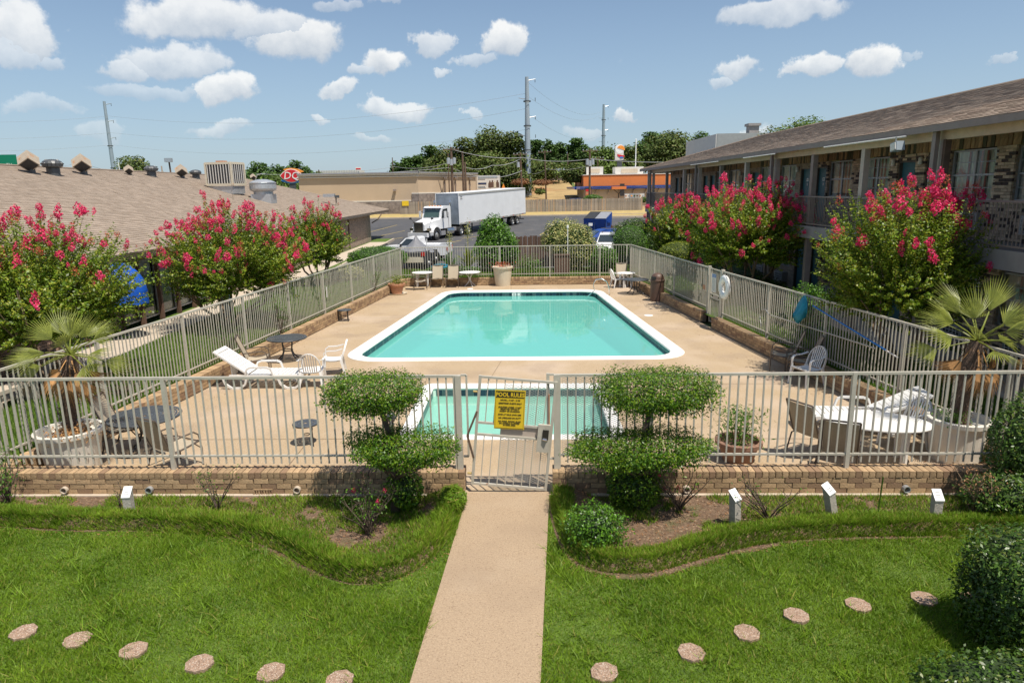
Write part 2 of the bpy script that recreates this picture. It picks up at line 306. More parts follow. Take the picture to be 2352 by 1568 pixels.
ORANGE = mat('orange_stucco', (.66, .20, .055), .8, .06, .5); BLUEP = mat('blue_stripe', (.02, .07, .34), .5, .08, 2); BKW = mat('cream_wall', (.58, .48, .36), .85, .08, .6); layer(BKW, (.45, .38, .30), .8, .55, .65, .4)
BLUE = mat('blue_steel', (.008, .06, .30), .45, .2, 2, .1); BLUED = mat('blue_steel_dark', (.012, .03, .10), .5, .2, 3); AWN = mat('blue_awning', (.005, .09, .50), .6, .12, 2.5, .2, 12)
TRUCKW = mat('truck_white', (.78, .79, .80), .28, .03, 2, coat=.3); TRAIL = mat('trailer_white', (.74, .755, .77), .4, .06, .8); TRAILF = mat('trailer_front_grey', (.30, .34, .38), .5, .35, 1.0)
GLASS = mat('dark_glass', (.03, .04, .045), .06, .2, 3, spec=.8); GLASSG = mat('green_glass', (.06, .10, .09), .08, .2, 3, spec=.8)
TYRE = mat('tyre', (.02, .02, .02), .8, .2, 10); RIM = mat('rim', (.55, .55, .54), .3, .15, 5, metal=.6); RED = mat('lamp_red', (.50, .02, .015), .3, .1, 5); UNDER = mat('chassis_dark', (.03, .03, .032), .6, .3, 5)
TARP = mat('grey_tarp', (.20, .20, .21), .45, .2, 4, .5, 12); BROWNB = mat('brown_bin', (.105, .060, .042), .5, .2, 6, .2); YSIGN = mat('sign_yellow', (.72, .50, .02), .5, .05, 4); BLKP = mat('print_black', (.02, .018, .012), .6, .1, 5)
AQUA = mat('aqua_net', (.02, .30, .42), .6, .15, 12, transl=.3); BPOLE = mat('blue_pole', (.01, .17, .52), .35, .1, 4); GREENS = mat('sign_green', (.0, .19, .10), .5, .06, 2)
DQR = mat('sign_red', (.62, .02, .03), .4, .05, 3); DQO = mat('sign_orange', (.85, .30, .04), .4, .05, 3); DQB = mat('sign_blue', (.03, .17, .50), .4, .05, 3)
PALM = mat('palm_leaf', (.15, .20, .03), .45, .25, 4, isl=.3, transl=.3, c2=(.32, .34, .06)); PALMD = mat('dead_palm_leaf', (.36, .19, .07), .8, .3, 4, isl=.35); PALMT = mat('palm_fibre', (.13, .085, .06), .95, .4, 14, .8)
POSTW = mat('grey_post_wood', (.40, .37, .32), .9, .2, 12, .4, 40); MULCH = mat('dead_brown_plant', (.24, .12, .055), .9, .4, 14, .6, isl=.4)
PEB = mat('pebble_paver', (.34, .23, .16), .9, .35, 45, .8, 90, detail=6); layer(PEB, (.50, .40, .31), 60, .56, .66, .8)
PLAST = mat('pool_plaster', (.46, .74, .70), .7, .05, 1.0, .05); PLASTW = mat('wading_plaster', (.62, .80, .70), .7, .05, 1.0, .05)
TILE = mat('navy_tile', (.010, .032, .055), .25, .2, 8, isl=.45, alt=(.06, .10, .11), altamt=.22)
WHT = mat('white_print', (.80, .80, .78), .6, .02, 4); GREY = mat('grey_metal', (.42, .42, .40), .4, .08, 4, metal=.3)

# roof shingles far off, brick far off: relief from a brick pattern
def pattern(name, c1, c2, cm, sx_, row, bw, axis, mort=.012, bump=.6, rnd=.0):
    m = bpy.data.materials.new(name); m.use_nodes = True; nt = m.node_tree; n = nt.nodes; l = nt.links; b = n['Principled BSDF']; b.inputs['Roughness'].default_value = .9
    t = n.new('ShaderNodeTexCoord'); s = n.new('ShaderNodeSeparateXYZ'); l.new(t.outputs['Object'], s.inputs[0]); cb = n.new('ShaderNodeCombineXYZ')
    l.new(s.outputs[axis[0]], cb.inputs[0]); l.new(s.outputs[axis[1]], cb.inputs[1])
    bt = n.new('ShaderNodeTexBrick'); l.new(cb.outputs[0], bt.inputs['Vector']); bt.inputs['Scale'].default_value = 1; bt.inputs['Brick Width'].default_value = bw; bt.inputs['Row Height'].default_value = row
    bt.inputs['Mortar Size'].default_value = mort; bt.inputs['Color1'].default_value = (*c1, 1); bt.inputs['Color2'].default_value = (*c2, 1); bt.inputs['Mortar'].default_value = (*cm, 1); bt.inputs['Bias'].default_value = rnd
    nz_ = n.new('ShaderNodeTexNoise'); nz_.inputs['Scale'].default_value = 2; nz_.inputs['Detail'].default_value = 6; l.new(t.outputs['Object'], nz_.inputs[0])
    mr_ = n.new('ShaderNodeMapRange'); mr_.inputs[3].default_value = .65; mr_.inputs[4].default_value = 1.3; l.new(nz_.outputs[0], mr_.inputs[0])
    mm = n.new('ShaderNodeMix'); mm.data_type = 'RGBA'; mm.blend_type = 'MULTIPLY'; mm.inputs[0].default_value = 1; l.new(bt.outputs[0], mm.inputs[6]); l.new(mr_.outputs[0], mm.inputs[7]); l.new(mm.outputs[2], b.inputs['Base Color'])
    bp = n.new('ShaderNodeBump'); bp.inputs['Strength'].default_value = bump; bp.inputs['Distance'].default_value = .01; bp.invert = True; l.new(bt.outputs['Fac'], bp.inputs['Height']); l.new(bp.outputs[0], b.inputs['Normal'])
    return m
BWALL = pattern('brick_wall_far', (.38, .27, .19), (.09, .07, .06), (.30, .25, .20), 1, .076, .23, (1, 2), rnd=-.35)
BWALLX = pattern('brick_wall_end', (.38, .27, .19), (.09, .07, .06), (.30, .25, .20), 1, .076, .23, (0, 2), rnd=-.35)

# water: clear, tinted where it lets light through, mirror-like at low angles
def watermat(name, tint, bmp, milk, mf):
    m = bpy.data.materials.new(name); m.use_nodes = True; nt = m.node_tree; n = nt.nodes; l = nt.links; n.remove(n['Principled BSDF'])
    tr0 = n.new('ShaderNodeBsdfTransparent'); tr0.inputs[0].default_value = (*tint, 1); df = n.new('ShaderNodeBsdfDiffuse'); df.inputs[0].default_value = (*milk, 1); tr = n.new('ShaderNodeMixShader'); tr.inputs[0].default_value = mf; l.new(tr0.outputs[0], tr.inputs[1]); l.new(df.outputs[0], tr.inputs[2]); gl = n.new('ShaderNodeBsdfGlossy'); gl.inputs['Roughness'].default_value = .015
    fr = n.new('ShaderNodeFresnel'); fr.inputs[0].default_value = 1.42; mx = n.new('ShaderNodeMixShader'); t = n.new('ShaderNodeTexCoord')
    nz_ = n.new('ShaderNodeTexNoise'); nz_.inputs['Scale'].default_value = 2.2; nz_.inputs['Detail'].default_value = 3; l.new(t.outputs['Object'], nz_.inputs[0])
    bp = n.new('ShaderNodeBump'); bp.inputs['Strength'].default_value = bmp; bp.inputs['Distance'].default_value = .02; l.new(nz_.outputs[0], bp.inputs['Height'])
    l.new(bp.outputs[0], gl.inputs['Normal']); l.new(bp.outputs[0], fr.inputs['Normal']); l.new(fr.outputs[0], mx.inputs[0]); l.new(tr.outputs[0], mx.inputs[1]); l.new(gl.outputs[0], mx.inputs[2]); l.new(mx.outputs[0], n['Material Output'].inputs[0])
    return m
WATER = watermat('pool_water', (.55, .90, .88), .10, (.19, .66, .57), .60); WATERW = watermat('wading_water', (.68, .94, .86), .10, (.36, .72, .60), .45)
# window glass: see-through with reflections
def panemat():
    m = bpy.data.materials.new('window_pane'); m.use_nodes = True; nt = m.node_tree; n = nt.nodes; l = nt.links; n.remove(n['Principled BSDF'])
    tr = n.new('ShaderNodeBsdfTransparent'); tr.inputs[0].default_value = (.82, .86, .84, 1); gl = n.new('ShaderNodeBsdfGlossy'); gl.inputs['Roughness'].default_value = .02
    fr = n.new('ShaderNodeFresnel'); fr.inputs[0].default_value = 1.6; mx = n.new('ShaderNodeMixShader'); l.new(fr.outputs[0], mx.inputs[0]); l.new(tr.outputs[0], mx.inputs[1]); l.new(gl.outputs[0], mx.inputs[2]); l.new(mx.outputs[0], n['Material Output'].inputs[0])
    return m
PANE = panemat()

def text(s, size, m, parent, loc, rot, name='lettering', shear=0.0, ex=.001, align='CENTER', bold=0.0, sxx=1.0):
    c = bpy.data.curves.new(name, 'FONT'); c.body = s; c.size = size; c.align_x = align; c.align_y = 'CENTER'; c.extrude = ex; c.shear = shear; c.offset = bold; c.resolution_u = 2
    o = bpy.data.objects.new(name, c); col.objects.link(o); dg = bpy.context.evaluated_depsgraph_get()
    me = bpy.data.meshes.new_from_object(o.evaluated_get(dg)); bpy.data.objects.remove(o); me.name = name; me.materials.clear(); me.materials.append(m)
    q = mo(name, me, parent, loc, rot); q.scale = (sxx, 1, 1); return q

# leaf clouds
def leafcloud(name, C, size, m, parent, up_bias=0.35, out=None, asp=.5, sj=.3, kind=None, ob=.5):
    n = len(C); nr = rng.normal(size=(n, 3)); nr /= np.linalg.norm(nr, axis=1)[:, None]
    nr[:, 2] = np.abs(nr[:, 2]) * .6 + up_bias
    if out is not None: nr = nr + out * ob
    nr /= np.linalg.norm(nr, axis=1)[:, None]
    t = np.cross(nr, rng.normal(size=(n, 3))); t /= np.linalg.norm(t, axis=1)[:, None]; b = np.cross(nr, t)
    s = (size * (1 + sj * rng.uniform(-1, 1, n)))[:, None]
    V = np.stack([C - t * s / 2, C + b * s * asp / 2 - nr * s * .06, C + t * s / 2, C - b * s * asp / 2 - nr * s * .06], 1).reshape(-1, 3)
    Fs = np.arange(4 * n).reshape(n, 4)
    o = fm(name, V, Fs, m, parent)
    if kind: o['kind'] = kind
    return o
def fbm3(P, f, seed=0):
    r = np.random.default_rng(seed); v = np.zeros(len(P))
    for k in range(5):
        w = r.normal(size=3) * f * (1.5 ** k) ; v += np.sin(P @ w + r.uniform(0, 6.28)) / (1.35 ** k)
    return v / 2.6

# ------------------------------------------------------------------ land, yards, parking lot
def lin(p0, p1, t): return (p0[0] + (p1[0] - p0[0]) * t, p0[1] + (p1[1] - p0[1]) * t)
FW = lambda x: 9.765 - .0375 * x            # front wall face line
XL = lambda y: -7.48 + .127 * (y - 15.63)    # deck edge, left
XR = lambda y: 7.25 - .098 * (y - 15.9)      # deck edge, right
YB = lambda x: 33.62 - .05 * (x + 5.2)       # deck edge, back
FL = lambda y: XL(y) - .26
FR = lambda y: XR(y) + .26
def gridmesh(name, xs, ys, hf, m, skip=None):
    V = [(x, y, hf(x, y)) for y in ys for x in xs]; nx = len(xs); Fs = []
    for j in range(len(ys) - 1):
        for i in range(nx - 1):
            if skip and skip((xs[i] + xs[i + 1]) / 2, (ys[j] + ys[j + 1]) / 2): continue
            Fs.append((j * nx + i, j * nx + i + 1, (j + 1) * nx + i + 1, (j + 1) * nx + i))
    o = fm(name, V, Fs, m, smooth=True); o['kind'] = 'structure'; return o
xs = sorted(set(list(np.linspace(-900, -80, 12)) + list(np.linspace(-80, 80, 65)) + [-5.5, 5.5] + list(np.linspace(80, 900, 12))))
ys = sorted(set([-60, -20, 0, 9.5, 11.6, 32.4, 36] + list(np.linspace(36, 220, 93)) + list(np.linspace(220, 1800, 20))))
def hland(x, y):
    if y < 36: return -.06
    return hg(x, y) - .03
gridmesh('ground', xs, ys, hland, LAND, skip=lambda x, y: -5.5 < x < 5.5 and 11.6 < y < 32.4)
# asphalt lot, dry verge beyond it, dry hillside
lotx = list(np.linspace(-60, 44, 40)); loty = list(np.linspace(37.9, 98.6, 30))
gridmesh('parking_lot', lotx, loty, lambda x, y: hg(x, y) + .004, ASPH)
gridmesh('dry_verge', lotx, [92.0, 94, 96, 98, 100, 103], lambda x, y: hg(x, y) + .10, DRYG)
gridmesh('dry_hillside', list(np.linspace(-30, 60, 60)), list(np.linspace(103.0, 175, 40)), lambda x, y: hg(x, y) + .06, HILLM)
kb = MB()
for i in range(52):
    x0, x1 = -60 + i * 2, -58 + i * 2 - .02; kb.box(((x0 + x1) / 2, 91.9, hg(0, 91.9) + .07), (x1 - x0, .16, .17))
tag(kb.build('kerb', PATHL), kind='structure')
isl = MB(); pts_ = [(11.2, 88.0), (12.5, 86.9), (15, 86.6), (24, 86.8), (24, 92), (11.8, 92), (11.0, 90)]
isl.prism(pts_, .85, hg(0, 88) + .16); tag(isl.build('kerb_island', PATHL), kind='structure')
isl = MB(); isl.prism([(11.9, 88.3), (13, 87.5), (24, 87.5), (24, 92), (12.3, 92)], .9, hg(0, 88) + .2); tag(isl.build('verge_island', DRYG), kind='structure')
ym = MB()
for (a, b) in [((850, 533), (912, 517)), ((850, 547), (930, 530)), ((852, 556), (925, 546)), ((1060, 548), (1150, 537)), ((1240, 540), (1262, 527)), ((1463, 659 * .8167), (1540, 640 * .8167)), ((1270, 535), (1345, 518)), ((1020, 560), (1060, 552))]:
    p, q = GT(*a), GT(*b); d = (q - p).normalized(); s_ = Vector((-d.y, d.x, 0)) * .06
    n_ = 6
    for i in range(n_):
        u, v = p.lerp(q, i / n_), p.lerp(q, (i + 1) / n_)
        ym.sheet([(w.x, w.y, hg(w.x, w.y) + .012) for w in (u - s_, v - s_, v + s_, u + s_)])
tag(ym.build('parking_lines', YEL), kind='structure')

# raised yards outside the pool fence
yd = MB()
yd.sheet([(FL(10.0) - 34, 10.0, .3), (XL(10) - .1, 10.0, .3), (XL(33.6) - .1, 33.6, .3), (XL(33.6) - .1, 37.7, .3), (-10.2, 37.9, .3), (-10.9, 64.5, .3), (-45, 64.5, .3)])
yd.sheet([(XL(33.6) - .1, 33.7, .3), (XR(33.2) + .1, 33.25, .3), (XR(33.2) + .1, 37.7, .3), (XL(33.6) - .1, 37.7, .3)])
yd.sheet([(XR(10) + .1, 10.0, .3), (45, 10.0, .3), (45, 58, .3), (9.5, 58, .3), (8.2, 45, .3), (7.3, 37.7, .3), (XR(33.2) + .1, 37.7, .3), (XR(33.2) + .1, 33.2, .3)])
tag(yd.build('yard_ground', GRB), kind='structure')
ke = MB()
def kerbline(pts, z=.2, w=.15, h=.24):
    for p, q in zip(pts[:-1], pts[1:]): ke.bar((p[0], p[1], z), (q[0], q[1], z), w, h)
kerbline([(-10.9, 64.5), (-10.2, 37.9), (-5.3, 37.8), (6.0, 37.78), (7.3, 37.8), (8.2, 45), (9.5, 58)])
tag(ke.build('yard_kerb', PATHL), kind='structure')
# front lawn
lw = MB(); lw.sheet([(-30, -8, 0), (30, -8, 0), (30, 10.1, 0), (-30, 10.1, 0)]); tag(lw.build('front_lawn', GRB), kind='structure')
# walk to the gate
pw = MB(); PL = lambda y: -1.03 + (y - 5.7) * .075; PR = lambda y: .22 + (y - 5.7) * .0775
pw.prism([(PL(1.5), 1.5), (PR(1.5), 1.5), (PR(9.83), 9.83), (PL(9.83), 9.83)], -.05, .022)
tag(pw.build('front_path', CONC), kind='structure')
# side paths in the yards: along the left building and across the right yard
sp = MB()
sp.prism([(-12.3, 13), (-10.9, 13), (-10.7, 34), (-10.6, 60), (-12.2, 60)], .28, .318)
sp.prism([(-10.8, 30), (-8.4, 33.5), (-8.4, 34.7), (-10.75, 32.2)], .28, .316)
sp.prism([(9.9, 11), (11.4, 11), (11.4, 57), (9.9, 57)], .28, .318)
sp.prism([(7.45, 21.9), (10, 20.8), (10, 22.3), (7.4, 23.1)], .28, .316)
tag(sp.build('yard_path', PATHL), kind='structure')

# ------------------------------------------------------------------ pools and deck
def inset(q, d):
    n = len(q); r_ = []
    for i in range(n):
        p0, p1, p2 = Vector(q[i - 1]), Vector(q[i]), Vector(q[(i + 1) % n])
        a = (p1 - p0).normalized(); b = (p2 - p1).normalized(); na = Vector((-a.y, a.x)); nb = Vector((-b.y, b.x))
        A_, B_ = p1 + na * d, p1 + nb * d; t = ((B_.x - A_.x) * b.y - (B_.y - A_.y) * b.x) / (a.x * b.y - a.y * b.x)
        r_.append(tuple(A_ + a * t))
    return r_
def rounded(q, rs, n=9):
    P_ = []
    for i in range(len(q)):
        p0, p1, p2 = Vector(q[i - 1]), Vector(q[i]), Vector(q[(i + 1) % len(q)]); a = (p0 - p1).normalized(); b = (p2 - p1).normalized()
        ang = a.angle(b); r_ = max(.02, rs[i]); t = r_ / math.tan(ang / 2); s, e = p1 + a * t, p1 + b * t; c = p1 + (a + b).normalized() * (r_ / math.sin(ang / 2))
        v0, v1 = s - c, e - c; an = v0.angle(v1); sg = 1 if v0.x * v1.y - v0.y * v1.x > 0 else -1
        for k in range(n + 1):
            th_ = sg * an * k / n; P_.append((c.x + v0.x * math.cos(th_) - v0.y * math.sin(th_), c.y + v0.x * math.sin(th_) + v0.y * math.cos(th_)))
    return P_
def loft(loops, closed=True):
    n = len(loops[0]); vs = [p for L in loops for p in L]
    return vs, [(i * n + k, i * n + (k + 1) % n, (i + 1) * n + (k + 1) % n, (i + 1) * n + k) for i in range(len(loops) - 1) for k in range(n)]
QP = [(-4.90, 18.42), (4.98, 18.02), (4.12, 31.25), (-3.10, 31.75)]
QW = [(-2.22, 12.22), (2.12, 12.02), (2.22, 15.72), (-2.16, 15.98)]
def ring(q, rs, cw):
    o_ = rounded(q, rs); i_ = rounded(inset(q, cw), [max(.05, r_ - cw * .7) for r_ in rs]); return o_, i_
OP, IP = ring(QP, [.95, .95, 1.0, 1.0], .36); OW, IW = ring(QW, [.25] * 4, .26)
def z3(L, z, k=0, c=(0, 0)): return [(x, y, z) for x, y in L]
def mix2(a, b, t): return [lin(p, q, t) for p, q in zip(a, b)]
def pool(nm, label, Oo, Ii, wz, floor, wat, pla, tile_z):
    t = thing(nm, label, 'pool', (Oo[0][0], Oo[0][1], 0), w=True)
    vs, fs = loft([z3(Oo, -.05), z3(Oo, .02), z3(mix2(Oo, Ii, .08), .045), z3(mix2(Oo, Ii, .85), .04), z3(mix2(Oo, Ii, 1.0), .02), z3(mix2(Oo, Ii, 1.05), -.01), z3(mix2(Oo, Ii, 1.0), -.045), z3(mix2(Oo, Ii, .9), -.05)])
    MB().add(vs, fs).build('coping', COPING, t, smooth=False)
    def fz(x, y): return floor(x, y)
    vs, fs = loft([z3(mix2(Oo, Ii, .97), -.03), [(x, y, fz(x, y) + .12) for x, y in mix2(Oo, Ii, .97)], [(x, y, fz(x, y)) for x, y in mix2(Oo, Ii, 1.3)]])
    mb = MB().add(vs, fs); mb.sheet([(x, y, fz(x, y)) for x, y in mix2(Oo, Ii, 1.3)]); mb.build('basin', pla, t)
    w_ = MB(); w_.sheet(z3(mix2(Oo, Ii, .99), wz)); w_.build('water', wat, t)
    # tile band just under the coping
    L = mix2(Oo, Ii, .985); tl = MB(); nt_ = 0; tiles = []
    for a, b in zip(L, L[1:] + L[:1]):
        dl = math.hypot(b[0] - a[0], b[1] - a[1])
        if dl < .02: continue
        k = max(1, round(dl / .152))
        for i in range(k):
            p, q = lin(a, b, (i + .03) / k), lin(a, b, (i + .97) / k); tiles.append((p, q))
    return t, tiles
def tileband(t, tiles, z0, z1, name='tile', nparts=0):
    rest = MB(); cnt = 0; c0 = Vector((0, 24)) if z0 < -.2 and False else None
    for p, q in tiles:
        d = Vector((q[0] - p[0], q[1] - p[1])); nn = Vector((-d.y, d.x)).normalized() * .008
        vs = [(p[0], p[1], z0), (q[0], q[1], z0), (q[0], q[1], z1), (p[0], p[1], z1)]
        vs2 = [(x + nn.x, y + nn.y, z) for x, y, z in vs]
        m_ = MB().add(vs + vs2, [(4, 5, 6, 7), (3, 2, 6, 7)[::-1], (0, 1, 5, 4), (1, 2, 6, 5), (0, 4, 7, 3)])
        if nparts and p[1] > 15.2 and abs(d.y) < abs(d.x) and cnt < nparts: m_.build('tile', TILE, t); cnt += 1
        else: rest.add(m_.v, m_.f)
    if rest.v: tag(rest.build('tile_band', TILE, t), kind='stuff')
pool_t, tl = pool('swimming_pool', 'large turquoise swimming pool with wide white coping in the middle of the deck', OP, IP, -.20, lambda x, y: -1.0 - max(0, (y - 19)) * .05, WATER, PLAST, 0)
tileband(pool_t, tl, -.215, -.055)
wade_t, tl = pool('wading_pool', 'small square pale green wading pool just behind the front gate', OW, IW, -.20, lambda x, y: -.55, WATERW, PLASTW, 0)
tileband(wade_t, tl, -.215, -.055, nparts=60)
# depth markers on the tile band of the big pool
for px_, py_, w_ in [(1190, 673, .45), (1208, 673, .3)]:
    p = A(px_, py_ + 3, 31.25)
for (px_, s_, wd) in [(1181, 'O', .2), (1199, '8 FT', .42)]:
    p = G(px_, 676, -.12); m_ = MB().box((p.x, 31.15, -.125), (wd, .02, .13)); m_.build('depth_marker', WHT, pool_t)
    q = text(s_, .11, BLKP, pool_t, (p.x - pool_t.location.x, 31.135 - pool_t.location.y, -.125), (R(90), 0, 0), 'depth_lettering')
# deck with the two pools cut out
bm = bmesh.new()
def loop_(L, z):
    vs = [bm.verts.new((x, y, z)) for x, y in L]; return [bm.edges.new((vs[i], vs[(i + 1) % len(vs)])) for i in range(len(vs))]
dk = [(-8.25, FW(-8.25) + .1), (-.74, FW(0) + .12), (-.74, FW(0) - .02), (.56, FW(0) - .02), (.56, FW(0) + .12), (8.2, FW(8.2) + .1), (XR(15), 15), (XR(24), 24), (XR(33.2) + .1, 33.3), (XL(33.6) - .1, 33.8), (XL(24), 24), (XL(15), 15)]
es = loop_(dk, .006) + loop_(mix2(OP, IP, .05), .006) + loop_(mix2(OW, IW, .05), .006)
bmesh.ops.triangle_fill(bm, edges=es, use_beauty=True)
for f in bm.faces:
    if f.normal.z < 0: f.normal_flip()
me = bpy.data.meshes.new('pool_deck'); bm.to_mesh(me); bm.free(); me.materials.append(DECK); dko = mo('pool_deck', me); dko['kind'] = 'structure'
jt = MB()
for a, b in [((-.30, 18.2), (-.62, 16.0)), ((-7.9, 12.5), (-2.3, 12.3)), ((2.2, 12.1), (7.6, 11.8)), ((-4.8, 18.6), (-7.2, 18.9)), ((-4.1, 25), (-6.3, 25.1)), ((4.5, 25), (6.3, 24.9)), ((-2.2, 15.9), (-7.4, 16.1)), ((2.2, 15.7), (7.2, 15.5)), ((0, 31.6), (0, 33.3)), ((-3.9, 12.2), (-3.9, 10.2)), ((3.8, 12), (3.8, 9.9))]:
    d = (Vector(b) - Vector(a)).normalized(); s_ = Vector((-d.y, d.x)) * .006
    jt.sheet([(a[0] - s_.x, a[1] - s_.y, .010), (b[0] - s_.x, b[1] - s_.y, .010), (b[0] + s_.x, b[1] + s_.y, .010), (a[0] + s_.x, a[1] + s_.y, .010)])
tag(jt.build('deck_joints', SOIL2), kind='structure')
# skimmer lids and little deck fittings
for i, (x, y, r_, lb) in enumerate([(5.02, 24.6, .16, 'round white skimmer lid on the deck right of the pool'), (-1.95, 32.3, .15, 'round white skimmer lid on the deck behind the pool')]):
    t = thing('skimmer_lid', lb, 'lid', (x, y, .006), group='skimmer lids'); MB().lathe([(r_, 0), (r_, .012), (0.001, .014)], n=20).build('lid', WHT, t)
# handrail at the far right corner
t = thing('pool_handrail', 'chrome looped handrail at the far right corner of the big pool', 'handrail', (3.95, 29.6, 0), R(-8))
for s_ in (0,):
    MB().tube([(.35, s_, .0), (.33, s_, .35), (.22, s_, .62), (0, s_, .74), (-.25, s_, .70), (-.36, s_, .5), (-.30, s_, .22), (-.5, s_, .05), (-.62, s_, -.05)], .022, 8).build('rail', CHROME, t, smooth=True)

# ------------------------------------------------------------------ brick walls
def boxmesh(name, d, m):
    return MB().box((0, 0, 0), d).mesh(name, m)
def brick_wall(name, label, p0, p1, zt=.38, T=.28, endcap=True, n_parts=300, z0=0.0, footing=False):
    p0, p1 = Vector(p0), Vector(p1); d = p1 - p0; L = d.length; rz = math.atan2(d.y, d.x); d.normalize()
    t = thing(name, label, 'wall', (p0.x, p0.y, 0), rz)
    MB().box((L / 2, T / 2 + .002, (zt - .014 + z0) / 2), (L - .02, T - .022, zt - .014 - z0)).build('mortar_core', MORT, t)
    if footing: MB().box((L / 2, .03, -.02), (L, .20, .10)).build('footing', PATHL, t)
    rl = boxmesh('brick', (.088, T + .016, .098), BR); st = boxmesh('brick', (.222, .10, .074), BR)
    items = []
    n = int(L / .098); pw_ = L / n
    for i in range(n): items.append((rl, (i + .5) * pw_, T / 2, zt - .049, .088, T + .016, .098))
    zc = zt - .105; k = 0
    while zc - .078 > z0 - .02:
        m_ = int(L / .232); w_ = L / m_; off = (.5 if k % 2 else 0)
        for i in range(m_ + (1 if off else 0)):
            x = (i + .5 - off) * w_
            if x < .1 or x > L - .1: 
                if not (0.02 < x < L - .02): x = min(max(x, .06), L - .06); items.append(('h', x, .045, zc - .038, .108, .10, .074)); continue
            items.append((st, min(max(x, .113), L - .113), .045, zc - .038, .222, .10, .074))
        zc -= .084; k += 1
    ca, sa = d.x, d.y
    items.sort(key=lambda it: math.hypot(p0.x + it[1] * ca, p0.y + it[1] * sa) + (0 if it[0] is not rl else .4))
    hm_ = boxmesh('brick', (.108, .10, .074), BR); rest = MB()
    for i, it in enumerate(items):
        m_ = hm_ if it[0] == 'h' else it[0]; dx, dy, dz = random.uniform(-.003, .003), random.uniform(-.005, .004), random.uniform(-.002, .002)
        if i < n_parts: mo('brick', m_, t, (it[1] + dx, it[2] + dy, it[3] + dz), (0, 0, random.uniform(-.01, .01)))
        else: rest.box((it[1] + dx, it[2] + dy, it[3] + dz), it[4:7])
    if rest.v: tag(rest.build('brickwork', BR, t), kind='stuff')
    return t
wl_ = brick_wall('brick_wall', 'low tan brick wall under the front fence, left of the gate', (-8.3, FW(-8.3)), (-.76, FW(-.76)), footing=True)
wr_ = brick_wall('brick_wall', 'low tan brick wall under the front fence, right of the gate', (.58, FW(.58)), (8.3, FW(8.3)), footing=True)
brick_wall('brick_wall', 'low brick wall along the left edge of the pool deck', (XL(10.1), 10.1), (XL(33.75), 33.75), T=.24)
brick_wall('brick_wall', 'low brick wall at the back edge of the pool deck', (XL(33.6) + .02, YB(-5.2)), (XR(33.2) - .02, YB(5.5)), T=.24)
brick_wall('brick_wall', 'low brick wall right of the pool, beyond the side gate', (XR(33.1), 33.1), (XR(23.25), 23.25), T=.24)
brick_wall('brick_wall', 'low brick wall right of the deck, on the near side of the side gate', (XR(22.1) - .05, 22.1), (XR(10.0), 10.0), T=.24)
# drain outlets and a vent in the front walls
for i, (px_, py_, lb) in enumerate([(405 * .3061 + 0, 1126, 'square grey drain pipe mouth at the left end of the front brick wall'), (328, 1127, 'dark drain pipe mouth in the front wall beside the leftmost label post'), (678, 1127, 'small drain pipe mouth in the front wall right of the slotted vent'),
        (2350 * 0 + 1168 * .25 * 0 + (2160 + 1172 / 3.267) * .8167, 1130, 'square white drain mouth in the right front wall behind the two label posts'), ((1540 + 1370 / 3.564) * .8167, 1128, 'drain pipe mouth low in the right front wall behind the bare rose bush')]):
    x = A(px_, py_, FW(0)).x; t = thing('drain_outlet', lb, 'drain', (x, FW(x), .11), group='drain outlets in the front wall')
    m_ = MB(); m_.lathe([(.042, 0), (.055, 0), (.055, .07), (.042, .07), (.042, 0)], n=12); o = m_.build('pipe_mouth', GALV if i % 2 else PATHL, t); o.rotation_euler = (R(90), 0, 0)
    MB().box((0, .004, 0), (.075, .01, .075)).build('dark_bore', BLKP, t)
x = A(597, 1132, FW(0)).x; t = thing('brick_vent', 'slotted cream vent block at the foot of the left front wall', 'vent', (x, FW(x), .06))
m_ = MB(); m_.box((0, -.012, .045), (.30, .03, .015)); m_.box((0, -.012, -.045), (.30, .03, .015))
for k in range(8): m_.box((-.14 + k * .04, -.012, 0), (.018, .03, .08))
m_.build('grille', BR, t)

